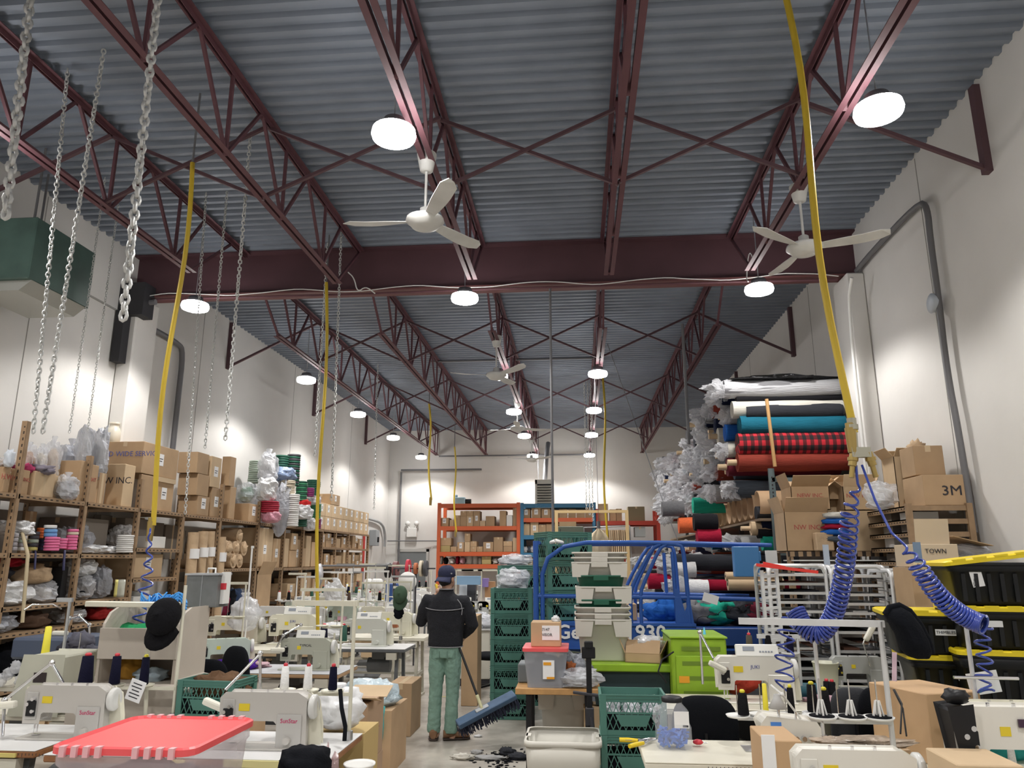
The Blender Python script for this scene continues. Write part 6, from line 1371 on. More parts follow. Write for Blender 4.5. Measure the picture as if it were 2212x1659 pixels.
def gtub(cx,cy,z,w,d,h,label,m,rz=0,notch=True,top=True):
    t=thing('storage_tub',label,'tub',(cx,cy,z),rz); w/=2;d/=2
    o=build(loft(MB(),[rring(w*.78,d*.78,0,.04),rring(w*.80,d*.80,.012,.05),rring(w*.93,d*.93,h*.93,.06),rring(w*.99,d*.99,h*.94,.06),rring(w,d,h,.06)]),'tub',m,t,solid=.004)
    build(loft(MB(),[rring(w*.97,d*.97,h-.015,.06),rring(w*1.02,d*1.02,h-.015,.06),rring(w*1.02,d*1.02,h,.06),rring(w*.97,d*.97,h,.06)],capb=False),'rim',m,t)
    for s in ((-1,1) if notch else ()):
        build(MB().prism([(s*w*.38,h-.02),(s*w*.97,h-.02),(s*w*.95,max(h*.3,h-.13)),(s*w*.46,max(h*.3,h-.13))],-d*1.01,-d*.80),'corner_skirt',m,t,bevel=.008)
    build(MB().box(-w*.3,w*.3,-d*1.03,-d*.97,h-.045,h-.002),'handle',m,t,bevel=.004)
    return t
tx=PY(1303,1400,6.75).x; TY=6.72
zz=lambda y: PY(1300,y,6.45).z
seq=[(PZT+.002,zz(1340),GT,'tall grey tub at the bottom of the tub tower'),(zz(1340)-.3,zz(1327),GT,'grey tub nested in the bottom tub, second rim up'),(zz(1340)-.27,zz(1313),GT,'grey tub nested third in the lower part of the tower'),
 (zz(1312)-.06,zz(1296),GTG,'dark green tub in the middle of the tower'),(zz(1296)-.08,zz(1268),GT,'shallow grey tub between the two green ones'),(zz(1268)-.06,zz(1243),GTG,'dark green tub below the three top rims'),
 (zz(1245)-.05,zz(1214),GT,'grey tub, lowest of the three top rims'),(zz(1245)-.02,zz(1203),GT,'grey tub, middle of the three top rims'),(zz(1245)+.01,zz(1192),GT,'grey tub at the very top of the tub tower')]
for i,(z0,z1,m,lb) in enumerate(seq): gtub(tx+[0,.0,.0,-.01,.01,-.01,-.02,-.02,-.015][i],TY,z0,.47 if m is GT else .43,.36,z1-z0,lb,m,rz=0,notch=i in (0,4,6))
q=PY(1390,1450,6.45)
t=carton(PY(1362,1450,6.5).x,PY(1440,1450,6.5).x,6.5,6.85,PZT+.002,PY(1400,1412,6.5).z,'open brown carton heaped with foil bags on the lime platform',flaps=True,tape=None,rz=-.25,m=CARD)
foil((PY(1400,1410,6.6).x,6.65,PZT+.05),(.14,.11,.075),'crumpled silvery foil bags in the open carton on the lime platform',m=film('foil_film',(.7,.72,.76),.7,.1,25,1))
# foil and dark machine part next to it
single(MB().tube([PY(1455,1408,6.2),PY(1430,1425,6.15),PY(1422,1450,6.1),PY(1440,1475,6.1)],.007,6),'cable',BLACK,'black cable looping beside the lime cabinet','cable')
# small work table with bin and carton
Yw=6.1; X0,X1=PY(1113,1492,Yw).x,PY(1297,1492,Yw).x; ZW=PY(1200,1488,Yw).z
t=thing('work_table','small work table with plywood top and black legs in the middle','table',((X0+X1)/2,6.35,0)); w_=(X1-X0)/2
PLY=mat('plywood_edge',(.52,.29,.11),.6,var=.15,vscale=14)
build(MB().box(-w_,w_,-.25,.28,ZW-.045,ZW),'table_top',PLY,t,bevel=.004)
for sx in (-1,1):
    for sy in (-.2,.24): build(MB().box(sx*(w_-.1)-.02,sx*(w_-.1)+.02,sy-.02,sy+.02,0,ZW-.045),'leg',BLACK,t)
t=thing('storage_bin','small clear bin with red rim and orange-white label on the plywood table','bin',(PY(1180,1450,6.25).x,6.3,ZW+.001)); hw=(PY(1228,1410,6.15).x-PY(1132,1410,6.15).x)/2; hh=PY(1180,1405,6.15).z-ZW
build(loft(MB(),[rring(hw*.82,.17,0,.03),rring(hw*.97,.2,hh*.93,.03),rring(hw,.21,hh,.03)]),'bin_body',film('clear_bin2',(.50,.53,.60),.6,.2,6,.05),t)
build(loft(MB(),[rring(hw*1.03,.215,hh-.005,.03),rring(hw*1.03,.215,hh+.02,.03)],capt=True),'lid',REDL,t)
build(MB().blob((0,0,hh*.45),(hw*.7,.14,hh*.4),3,.15,2),'contents',fab('dark_blue_goods',(.05,.055,.08)),t)
build(MB().box(-.02,.07,-.202,-.198,hh*.25,hh*.75),'paper_label',PAPER,t); build(MB().box(.01,.07,-.204,-.2025,hh*.25,hh*.31).box(-.015,.045,-.204,-.2025,hh*.62,hh*.7),'orange_print',MATS['orange_sticker'],t)
zb=ZW+hh+.022
a,b_=PY(1147,1402,6.2),PY(1211,1350,6.2)
t=carton(a.x,b_.x,6.2,6.45,zb,zb+(b_.z-a.z),'small carton with white paper reading 7147 VISOR on the red-rimmed bin',tape=None,m=CARD)
ww=(b_.x-a.x)/2; build(MB().box(-ww*.25,ww*.92,-.128,-.125,.05,.16),'paper_sheet',PAPER,t); text('7147',.03,t,(0,-.1295,.13),FRONT,INK); text('VISOR',.03,t,(.01,-.1295,.09),FRONT,INK)
cloth((b_.x-.04,6.3,zb+(b_.z-a.z)),(.03,.03,.03),'scrap of clear film on the small carton',WHITEF)
single(MB().box(X0+.0,X0+.13,6.35,6.6,ZW+.001,PY(1125,1432,6.4).z),'grey_case',mat('case_grey',(.16,.18,.19),.5),'grey case behind the small clear bin','case',bevel=.01)
foil((PY(1250,1480,6.15).x,6.2,ZW+.001),(.17,.12,.07),'silvery foil packets on the plywood table right of the bin')
cloth((PY(1240,1450,6.3).x,6.42,ZW+.001),(.12,.08,.13),'striped grey cloths heaped behind the foil packets',mat('striped_cloth',(.30,.32,.36),.9,bump=.8,var=.7,vscale=30))
cloth((PY(1232,1462,6.25).x,6.28,ZW+.11),(.04,.04,.04),'orange-brown toy or cloth beside the small clear bin',fab('terracotta',(.40,.13,.05)))
t=thing('bar_clamp','black bar clamp fixed upright to the right edge of the plywood table','clamp',(PY(1273,1490,5.8).x,5.82,ZW-.3))
zt_=PY(1270,1392,5.8).z-(ZW-.3)
build(MB().box(-.02,.02,-.012,.012,-.05,zt_),'bar',BLACK,t,bevel=.004); build(MB().box(-.05,.05,-.02,.02,zt_-.10,zt_-.02).box(-.03,.035,-.025,.025,zt_-.03,zt_+.02),'fixed_jaw',BLACK,t,bevel=.006)
build(MB().obox((0,0,.31),(.24,.03,.02),Matrix.Rotation(.1,3,'Y')).box(-.03,.03,-.03,.03,.1,.22),'sliding_jaw',DARKM,t,bevel=.004); build(MB().cyl((.01,-.02,.16),(.03,-.04,-.02),.018,.012,8),'trigger',DARKM,t)
gtub(PY(1217,1500,6.6).x,6.75,.32,.42,.34,.40,'grey tub standing under the plywood table',GT)
gtub(PY(1210,1560,6.5).x,6.75,.003,.48,.38,.31,'dark green tub on the floor under the plywood table',GTG)
single(MB().box(PY(1195,1570,6.3).x,PY(1210,1570,6.3).x+.02,6.545,6.55,.10,.2),'price_label',PAPER,'small red and white label on the dark green floor tub','label')
fbox(1262,1300,1530,1590,6.4,.3,'brown carton behind the bar clamp',tape=None,z0=.003)
# front grey bin
q=PY(1216,1600,4.9)
t=thing('waste_bin','open cream-grey plastic bin at the bottom edge right of the aisle','bin',(q.x,5.05,0)); hw=(PY(1300,1600,4.85).x-PY(1132,1600,4.85).x)/2; h_=PY(1216,1603,4.85).z
build(loft(MB(),[rring(hw*.72,.14,.0,.04),rring(hw*.9,.185,h_*.72,.05),rring(hw*.93,.2,h_*.74,.05),rring(hw*.97,.21,h_*.97,.05)]),'bin_body',mat('cream_bin',(.62,.60,.54),.4),t,solid=.005)
build(loft(MB(),[rring(hw*.96,.205,h_*.955,.05),rring(hw*1.01,.222,h_*.96,.05),rring(hw*1.01,.222,h_,.05),rring(hw*.95,.2,h_,.05)],capb=False),'rim',MATS['cream_bin'],t)
for s in (-1,1): build(MB().box(s*hw*.93-.015,s*hw*.93+.015,-.05,.03,h_-.01,h_+.0),'handle_boss',MATS['cream_bin'],t)
# front crates
cxx=PY(1367,1560,5.1).x; Zt=PY(1367,1503,5.0).z; hs=Zt/4
for i in range(4): crate(cxx,5.18,.002+i*hs,'green lattice crate in the stack beside the cream bench, %s'%('on the floor','second up','third up','topmost with bagged bottles')[i],s=hs/.282)
for i in range(6): foil((cxx-.13+.13*(i%3),5.12+.12*(i//3),Zt-hs+.03),(.06,.06,.075),'blue-white bag inside the topmost front crate, %s of six'%nth(i),group='bags inside the topmost front crate')
# ============================================================ right-hand benches
bench(.55,2.0,5.6,6.2,'cream bench with ruler edge carrying the white machine before the lime cabinet',top=TOPC,edge=TOPC,leg=LEGC,ruler=True)
sew(PY(1628,1490,5.95).x,5.9,.78,'large white sewing machine with blue maker letters and black tension unit',m=mat('pure_white_enamel',(.74,.72,.66),.3),s=1.18,brand='JUKI',bm=BLUEINK,panel=True,sticker=True)
gooselamp([PY(1518,1478,5.75),PY(1512,1366,5.8),PY(1541,1422,5.7)],'chrome jointed lamp with cream head left of the big white machine',hd=PY(1550,1440,5.7),headrot=.45)
t=stand(PY(1740,1490,6.0).x,6.1,.78,PY(1740,1375,6.0).z,'aluminium thread stand behind the big white machine with three dark cones',arm=(-.30,0),plates=((-.36,0),(-.22,0),(-.06,0)),az=PY(1600,1412,6.0).z-.78,pm=ALU,plm=WHITEP)
for dx,m,lab in ((-.36,mat('brown_olive_thread',(.06,.05,.03),.8),'dark brown thread cone with red tip behind the big white machine'),(-.22,BKT,'black thread cone, middle one behind the big white machine'),(-.06,NAVT,'navy thread cone, right one behind the big white machine')):
    cone(t.location.x+dx,6.1,.78+t.children[0].dimensions.z*0+PY(1600,1412,6.0).z-.78+.002,m,lab,r=.028,h=.12,tip=REDP if dx<-.3 else None)
cloth((PY(1600,1405,6.3).x,6.45,.79),(.14,.08,.12),'orange-red cloth behind the big white machine',fab('orange_red',(.65,.08,.05)))
t=thing('glue_bottle','squeeze bottle with long blue nozzle standing behind the white machine','bottle',(PY(1530,1400,6.35).x,6.5,PY(1530,1408,6.5).z)); build(MB().lathe([(.03,0),(.032,.09),(.02,.12),(0,.12)],n=14),'body',mat('bottle_cream',(.65,.66,.55),.3),t); build(MB().lathe([(.016,.12),(.004,.19),(0,.19)],n=10),'nozzle',mat('cyan_nozzle',(.1,.5,.75),.4),t)
# front bench
bx0=PZ(1340,1596,.78).x; byf=PZ(1700,1640,.78).y
bench(.32,1.02,4.17,4.68,'front cream bench with clear jug on it, left section',top=TOPC,edge=TOPC,leg=LEGC,ruler=True)
bench(1.025,2.3,4.17,4.68,'front cream bench, right section under the big carton',top=TOPC,edge=TOPC,leg=LEGC,ruler=True)
# jug with clips
q=PZ(1455,1612,.78); t=thing('clear_jug','clear plastic jug with black lid and handle, part filled with blue clips','jug',(q.x,4.5,.782)); H=PY(1455,1508,4.45).z-.782
JC=film('jug_clear',(.82,.84,.88),.24,.08,5,.05)
build(loft(MB(),[rring(.085,.07,.0,.03),rring(.095,.08,.01,.03),rring(.095,.08,H*.42,.035),rring(.085,.07,H*.52,.035),rring(.082,.068,H*.75,.035),rring(.055,.055,H*.86,.05),rring(.052,.052,H*.93,.05)]),'jug_body',JC,t)
build(MB().lathe([(.056,H*.9),(.058,H*.98),(.05,H),(0,H)],n=22),'lid',BLACK,t)
build(MB().tube([(-.06,-.0,H*.8),(-.095,0,H*.76),(-.10,0,H*.55),(-.088,0,H*.48)],.012,8),'handle',JC,t)
build(MB().box(.0,.08,-.073,-.0715,H*.42,H*.75),'paper_label',PAPER,t); build(MB().box(.045,.075,-.0745,-.0735,H*.44,H*.48),'barcode',INK,t)
mb=MB(); BC=mat('blue_clips',(.02,.15,.62),.4); r2=random.Random(3)
for i in range(110):
    c=(r2.uniform(-.072,.072),r2.uniform(-.058,.058),.012+r2.uniform(0,.075)); M=Matrix.Rotation(r2.uniform(0,6),3,'X')@Matrix.Rotation(r2.uniform(0,6),3,'Z'); mb.obox(c,(.03,.012,.009),M)
finish(build(mb,'clips',BC,t),kind='stuff')
# pliers and red tool
t=thing('pliers','yellow-handled pliers lying on the front cream bench','pliers',PZ(1400,1600,.795)); p0=t.location; YP=mat('yellow_grip',(.80,.58,.02),.4)
for a_,b__ in ((PZ(1338,1598,.795),PZ(1378,1600,.795)),(PZ(1360,1612,.795),PZ(1390,1605,.795))): build(MB().tube([a_,V(a_).lerp(b__,.5)+V((0,.004,0)),b__],[.012,.013,.01],8),'grip',YP,t,world=True)
build(MB().tube([PZ(1378,1600,.795),PZ(1400,1597,.795),PZ(1416,1594,.795)],[.006,.010,.004],8).tube([PZ(1390,1605,.795),PZ(1405,1599,.795),PZ(1418,1598,.795)],[.006,.009,.004],8),'jaw',CHROME,t,world=True)
text('JOSIP',.016,t,PZ(1358,1599,.808)-p0,(0.3,0,PI),BLUEINK)
t=thing('seam_tool','red and black hand tool lying right of the clear jug','tool',PZ(1508,1608,.79)); build(MB().blob((0,0,.012),(.03,.018,.014),2,.1,2,12,8),'grip',REDP,t); build(MB().cyl((.02,-.003,.012),(.05,-.006,.008),.003,n=6),'tip',CHROME,t)
single(MB().box(PZ(1590,1600,.78).x,PZ(1640,1600,.78).x+.03,4.42,4.56,.781,.784),'needle_plate',STEEL,'steel plate let into the front cream bench','plate')
# serger + lamp + cones
q=PZ(1665,1592,.78)
t=thing('overlock_machine','white overlock machine with blue label and four tension dials on the front bench','sewing machine',(q.x+.02,4.48,.782)); hw=.145; H=PY(1665,1553,4.4).z-.78
build(MB().prism([(-hw*.7,0),(hw,0),(hw,H*.72),(hw*.9,H*.85),(-hw*.8,H),(-hw,H*.8)],-.08,.1),'body',mat('pure_white_enamel',(.7,.7,.7),.3),t,bevel=.012,segs=2)
for i in range(4): build(MB().cyl((-.02+.04*i,-.08,H*.45),(-.02+.04*i,-.11,H*.45),.013,n=12),'tension_dial',CHROME,t)
build(MB().box(-.105,-.05,-.084,-.081,H*.5,H*.9),'blue_label',mat('blue_label_ink',(.08,.25,.7),.4),t); build(MB().cyl((-.04,0,H*.95),(-.04,0,H+.05),.008,n=8).cyl((.05,0,H*.8),(.05,0,H+.02),.006,n=8),'thread_post',CHROME,t)
t=stand(PY(1790,1560,4.5).x,4.62,.78,PY(1735,1225,4.6).z*0+1.35,'aluminium cone stand in front of the black chair backs',plates=((-.46,0),(-.32,.05),(-.18,.05),(-.03,.03),(.1,.02)),az=PY(1700,1548,4.6).z-.78,pm=ALU,plm=WHITEP,top=False)
zc=PY(1700,1548,4.6).z+.002; X0s=t.location.x
def conep(px,Y,h,r,m,tip,lab,zb_=None): return cone(PY(px,1540,Y).x,Y,(zb_ or PY(1700,1548,4.6).z)+.002,m,lab,r=r,h=h,tip=tip)
conep(1606,4.62,.115,.032,BKT,YELP,'black thread cone with yellow tip, leftmost on the front stand')
conep(1655,4.66,.16,.016,mat('yellow_tube',(.82,.70,.04),.5),None,'tall yellow tube standing on the front stand')
conep(1710,4.66,.14,.022,BKT,YELP,'slim black thread cone on a yellow base on the front stand')
conep(1757,4.9,.15,.033,BKT,YELP,'tall black thread cone with yellow tip, left of the pair',PY(1757,1530,4.9).z-.02)
conep(1783,4.7,.14,.035,BKT,YELP,'broad black thread cone with yellow tip, right of the pair',PY(1783,1545,4.7).z-.01)
single(MB().lathe([(.06,0),(.066,.01),(.06,.012)],c=(PY(1757,1540,4.9).x,4.9,PY(1757,1530,4.9).z-.032),n=20).cyl((PY(1757,1540,4.9).x,4.9,.78),(PY(1757,1540,4.9).x,4.9,PY(1757,1530,4.9).z-.03),.008,n=6),'cone_stand',ALU,'small stand under the tall black cone','thread stand')
gooselamp([PZ(1765,1600,.8),PY(1690,1500,4.4),PY(1665,1480,4.45)],'white desk lamp with cone shade and black bracket above the overlock machine',r=.006,m=WHITEP)
single(MB().lathe([(.018,0),(.022,.02),(.05,.07),(.047,.07),(.0,.025)],c=PY(1678,1500,4.4),n=18,flip=-1),'lamp_shade',mat('lamp_shade_grey',(.55,.55,.55),.35),'white cone lamp shade over the overlock machine','lamp')
# plates arm with white holders in front
t=stand(PY(1962,1640,3.6).x,3.75,.78,PY(1945,1345,3.7).z,'tall aluminium stand with rail and three white cone holders at right',arm=(-.62,.12),plates=((-.30,0),(-.17,0),(-.05,0)),az=PY(1850,1548,3.75).z-.78,pm=ALU,plm=WHITEP,pr=.012)
for i,dx in enumerate((-.30,-.17,-.05)):
    build(MB().lathe([(.055,0),(.055,.004),(0,.004)],c=(dx,0,PY(1850,1548,3.75).z-.78-.0),n=20),'felt_pad',BLKFAB,t)
    for k in range(4):
        a_=k*PI/2; build(MB().bar((dx+.022*math.cos(a_),.022*math.sin(a_),PY(1850,1548,3.75).z-.775),(dx+.008*math.cos(a_),.008*math.sin(a_),PY(1850,1548,3.75).z-.775+.065),.012,.006),'cone_holder',WHITEP,t)
# machine and alu frame behind: horizontal rail
# cap hanging on the right stand
q=PY(1965,1375,3.68); t=thing('felt_hat','big black felt hat hanging from the top corner of the right-hand stand','hat',(q.x,q.y,q.z))
HB=mat('black_felt',(.007,.008,.011),.95,bump=.3,bscale=80,spec=.1)
pg=[(1911,1328),(1920,1313),(1940,1308),(1962,1320),(1985,1350),(2003,1385),(2010,1412),(2003,1424),(1982,1424),(1962,1418),(1950,1404),(1938,1372),(1922,1345)]
pw=[PY(a,b,3.68)-q for a,b in pg]; cm=sum(pw,V((0,0,0)))/len(pw)
rg=[[tuple(cm+(p-cm)*k+V((0,dy,0))) for p in pw] for k,dy in ((.35,-.075),(.75,-.06),(.95,-.03),(1,0),(.95,.03),(.7,.055))]
build(loft(MB(),rg,capt=True),'crown',HB,t)
build(MB().tube([V(p)+V((0,-.01,0)) for p in (pw[0],pw[1],pw[2],pw[3],pw[4],pw[5],pw[6])],.016,8),'rolled_brim',HB,t)
single(MB().tube([PY(1930,1490,3.8),PY(1950,1530,3.7),PY(1958,1590,3.6)],.004,5).tube([PY(1932,1490,3.8),PY(1948,1520,3.7),PY(1945,1585,3.6)],.004,5),'cable',BLACK,'black cords dangling over the front machine','cable')
single(MB().obox(PY(1932,1440,3.9),(.02,.005,.13),Matrix.Rotation(.12,3,'Y')),'pink_paper',mat('pink_paper',(.75,.55,.65),.6),'pink paper strip on the right-hand stand','paper')
# chairs
chair(PY(1520,1550,4.95).x,5.15,'black office chair between the front bench and the big white machine',bz=PY(1520,1500,4.95).z,bw=.20,bh=.21)
chair(PY(1828,1520,5.3).x,5.4,'grey-black office chair back, left of the pair behind the cone holders',bz=PY(1828,1478,5.3).z,bw=.15,bh=.2,m=mat('charcoal_fabric',(.03,.032,.038),.9,bump=.3,bscale=200))
chair(PY(1898,1520,5.15).x,5.35,'black office chair back, right of the pair behind the cone holders',bz=PY(1898,1482,5.15).z,bw=.14,bh=.2)
# big carton
a,b_=PY(1955,1640,4.35),PY(2085,1492,4.35)
carton(a.x,b_.x,4.25,4.66,.783,PY(2000,1480,4.5).z,'big plain closed carton on the right section of the front bench',tape=None,rz=.35,m=mat('plain_card_big',(.52,.34,.19),.8))
# front machine and carton bottom right
a,b_=PY(1640,1659,3.9),PY(1722,1595,3.9)
bench(.95,2.45,3.15,3.75,'nearest bench at the lower right, below the view edge',top=TOPC,edge=TOPC,leg=LEGC)
t=carton(PY(1655,1659,3.8).x,PY(1735,1659,3.8).x,3.78,4.1,.5,PY(1650,1592,3.85).z,'plain carton standing left of the front white machine',tape=None,m=MATS['plain_card_big'])
build(MB().box(-.1,-.04,-.165,-.16,.3,.5),'paper_label',PAPER,t) ; single(MB().box(PY(1655,1659,3.8).x,PY(1735,1659,3.8).x,3.79,4.1,0,.497),'support_box',CARD,'carton under the plain carton, below the view','box')
sew(PY(1858,1659,3.25).x,3.32,.785,'white sewing machine with orange maker letters at the bottom edge, right',m=MATS['pure_white_enamel'],s=1.0,brand='SunStar',bm=mat('orange_ink',(.75,.15,.03),.5),sticker=True)
cloth((PY(1870,1600,3.9).x,3.95,PY(1870,1608,3.95).z),(.2,.08,.02),'brown and white plastic-bagged cloth behind the bottom machine',mat('bagged_brown',(.45,.36,.28),.3,bump=1,bscale=18,var=.4,vscale=12))
single(MB().box(PY(1800,1600,3.9).x,PY(1955,1600,3.9).x,3.85,4.05,.5,PY(1870,1608,3.95).z),'support_box',CARD,'low carton under the bagged cloth','box')
# black-headed machine right
q=PY(2215,1600,3.3)
t=sew(q.x,3.35,PY(2150,1530,3.35).z-.29,'white sewing machine with black face plate and dark maker badge at right edge',m=MATS['pure_white_enamel'],s=1.13,brand=None)
L=.25; build(MB().prism([(-L-.03,.30),(-L+.05,.31),(-L+.05,.0+.06),(-L+.03,.02),(-L-.0,.1)],-.075,.05),'black_face',BLACK,t,bevel=.01); build(MB().blob((-L+.02,-.02,.34),(.05,.04,.03),3,.2,2),'black_knob',BLACK,t); build(MB().box(-.02,.2,-.062,-.054,.235,.265),'name_badge',mat('badge_purple',(.05,.02,.05),.3),t); text('FORTUNA',.028,t,(.09,-.0635,.25),FRONT,CHROME)
zq=PY(2150,1530,3.35).z-.29; single(MB().box(q.x-.35,q.x+.5,3.15,3.6,.783,zq-.002),'raised_block',CREAM,'cream raised block under the machine with the black face plate','base') if zq>.8 else None
fbox(2080,2212,1655,1750,3.0,.25,'brown carton at the bottom right corner',tape=None,z0=.55); single(MB().box(PY(2080,1650,3).x,PY(2212,1650,3).x,3.01,3.25,0,.547),'support_box',CARD,'hidden carton at the bottom right corner','box')
# items behind big carton
single(MB().obox(PY(2125,1475,4.4),(.16,.003,.11),Matrix.Rotation(-.15,3,'Y')),'notice_sheet',PAPER,'white handwritten sheet leaning right of the big carton','paper')
cloth((PY(2150,1505,4.3).x,4.45,.783),(.28,.12,.14),'bright turquoise cloth heap at the right edge',fab('bright_turquoise',(.06,.50,.52)))
single(MB().cyl(PY(2060,1463,4.0),PY(2200,1466,4.0),.008,n=6),'guide_rod',CHROME,'chrome rod crossing the stand at the right edge','rod')
t=stand(PY(2128,1500,4.15).x,4.25,.78,PY(2128,1345,4.2).z,'pale stand with short cross rail at the far right',arm=(.18,0),plates=(),pm=ALU)
sew(PY(2205,1480,3.9).x+.05,4.1,.783,'cream machine cut off by the right edge of the view',m=CREAM,s=1.2)
t=thing('thread_cone','small white cone standing in the turquoise heap','thread',(PY(2172,1510,4.2).x,4.22,.783)); build(MB().lathe([(.02,0),(.014,.1),(0,.1)],n=12),'thread',WHT,t)
# bucket, teal basket, grey machine behind
q=PY(1788,1490,6.3); t=thing('bucket','cream plastic bucket standing in front of the tray trolleys','bucket',(q.x,6.3,PY(1788,1490,6.3).z)); hb=PY(1788,1432,6.3).z-q.z
build(MB().lathe([(.075,0),(.095,hb),(.10,hb),(.10,hb+.008),(.09,hb+.004),(.07,.01),(0,.01)],n=24),'body',mat('bucket_cream',(.62,.62,.50),.4),t)
single(MB().box(q.x-.35,q.x+.9,6.15,6.55,.0,q.z-.002),'side_cabinet',CREAM,'cream low cabinet under the bucket','cabinet',bevel=.01)
q2=PY(1735,1480,6.1); t=thing('basket','dark teal plastic basket on the bench left of the bucket','basket',(q2.x,6.05,.783)); build(loft(MB(),[rring(.08,.06,0,.02),rring(.105,.08,.10,.02)]),'body',mat('teal_basket',(.015,.10,.14),.5),t,solid=.004)
cloth((PY(1765,1495,6).x,5.95,.783),(.1,.05,.03),'pink cloth beside the teal basket',fab('pink2',(.65,.42,.50)))
for i in range(2): cone(PY(1797+9*i,1500,5.9).x,6.0-.03*i,.783,BKT,'black cone with red tip near the bucket, %s'%('left','right')[i],r=.03,h=.13,tip=REDP)
sew(PY(1875,1480,6.2).x,6.35,q.z,'grey cover-stitch machine with bent lamp in front of the second trolley',m=mat('mid_grey_enamel',(.40,.41,.40),.4),s=.9,wheel=False)
gooselamp([PY(1880,1440,6.2),PY(1865,1390,6.2),PY(1870,1375,6.2)],'bent chrome lamp with pale rectangular head in front of the second trolley',hd=PY(1878,1368,6.2),headrot=-1.0,r=.005)
# ============================================================ back racks
ORK=mat('rack_orange',(.62,.12,.04),.45); BLK2=mat('rack_blue',(.04,.18,.33),.45); RDK=mat('rack_red',(.45,.05,.03),.45)
YB=22.2
def bz(y): return PY(1200,y,YB).z
def bxx(x): return PY(x,1200,YB).x
def prack(px0,px1,beams,label,um,ytop):
    x0,x1=bxx(px0),bxx(px1); t=thing('pallet_rack',label,'rack',((x0+x1)/2,YB+.5,0))
    for X in (x0,x1):
        for Y in (YB,YB+1.0): build(MB().box(X-.05,X+.05,Y-.04,Y+.04,0,bz(ytop)),'upright',um,t,world=True)
        for k in range(4): build(MB().bar((X,YB,.3+k*.8),(X,YB+1,.7+k*.8),.03),'brace',um,t,world=True)
    for y,m in beams:
        for Y in (YB-.03,YB+1.0): build(MB().box(x0+.05,x1-.05,Y-.03,Y+.03,bz(y)-.12,bz(y)),'beam',m,t,world=True)
        build(MB().box(x0+.05,x1-.05,YB,YB+.97,bz(y)-.03,bz(y)-.005),'deck',mat('rack_board',(.35,.25,.15),.8),t,world=True)
prack(947,1120,((1087,ORK),(1136,ORK),(1192,ORK),(1219,ORK)),'orange pallet rack of cartons against the back wall, left bay',ORK,1085)
prack(1128,1286,((1088,BLK2),(1119,ORK),(1156,BLK2),(1194,BLK2),(1222,BLK2)),'blue and orange pallet rack bay under the white heater',BLK2,1086)
prack(1292,1425,((1126,RDK),(1205,RDK)),'red pallet rack bay right of the blue one',RDK,1100)
def zc(x): return 840+x/3.95
def bbox(x0,x1,yt,yb,label,group=None,m=None,paper=None,d=.5): 
    return carton(bxx(x0),bxx(x1),YB+.06,YB+.06+d,bz(yb)+.003,bz(yt),label,group=group,m=m,paper=paper,tape='y' if R.random()<.5 else None)
L1=[(427,502,620),(510,545,640),(547,600,600),(602,655,608),(657,712,608),(715,770,562),(772,818,648),(822,898,608),(942,998,562),(1002,1052,600),(1056,1108,535)]
for i,(a,b_,c) in enumerate(L1): bbox(zc(a),zc(b_),960+c/3.95,1136,'brown carton %s from the left on the upper shelf of the orange rack'%nth(i),m=WHITEP if i==9 else None,paper='y' if i in (0,4,5) else None)
for i,(a,b_) in enumerate(((602,655),(657,712))): carton(bxx(zc(a)),bxx(zc(b_)),YB+.06,YB+.5,bz(960+608/3.95)+.004,bz(960+562/3.95),'small carton stacked on the upper shelf of the orange rack, %s one'%('left','right')[i])
L2=[(420,518,862),(522,575,870),(580,637,832),(642,688,832),(692,745,872),(748,798,870),(802,888,830),(892,970,790),(975,1050,868),(1055,1108,795)]
for i,(a,b_,c) in enumerate(L2): bbox(zc(a),zc(b_),960+c/3.95,1192,'brown carton %s from the left on the middle shelf of the orange rack'%nth(i),paper='y' if i in (2,6) else None,m=mat('yellowish_card',(.50,.40,.18),.85) if i in (0,) else None)
for i,(a,b_,c,d_) in enumerate(((418,525,795,862),(642,688,758,832),(692,745,825,872),(975,1050,825,868))): carton(bxx(zc(a)),bxx(zc(b_)),YB+.06,YB+.5,bz(960+d_/3.95)+.004,bz(960+c/3.95),'second-layer carton %s from the left on the middle shelf of the orange rack'%nth(i))
for i,(a,b_,c,k) in enumerate(((415,450,950,'w'),(455,490,965,'b'),(500,555,965,'w'),(560,590,955,'r'),(595,640,960,'p'),(650,700,950,'w'),(705,748,950,'w'),(752,788,970,'w'),(872,930,968,'w'),(935,972,975,'r'))):
    q=(bxx(zc(a))+bxx(zc(b_)))/2; rr=(bxx(zc(b_))-bxx(zc(a)))/2; h=bz(960+c/3.95)-bz(1219)
    m={'w':WHITEP,'b':BLKFAB,'r':MATS['fabric_crimson'] if 'fabric_crimson' in MATS else FM['crimson'],'p':mat('pink_goods2',(.7,.4,.48),.7)}[k]
    if i in (5,6,7): single(MB().lathe([(rr*.85,0),(rr,.02),(rr,h*.9),(rr*.6,h),(0,h)],c=(q,YB+.3,bz(1219)+.003),n=14),'tub',m,'white tub %s along the lowest shelf of the orange rack'%nth(i),'tub')
    else: bag((q,YB+.3,bz(1219)+.003),(rr,.2,h/1.9),'small %s bundle %s along the lowest shelf of the orange rack'%({'w':'white','b':'black','r':'red','p':'pink'}[k],nth(i)),m=m,neck=False,n=14)
bbox(zc(792),zc(868),960+955/3.95,1219,'yellowish carton on the lowest shelf of the orange rack',m=MATS['yellowish_card']); bbox(zc(978),zc(1032),960+945/3.95,1219,'brown carton at the right of the lowest orange rack shelf'); bbox(zc(1040),zc(1105),960+950/3.95,1219,'brown carton at the far right end of the lowest orange rack shelf')
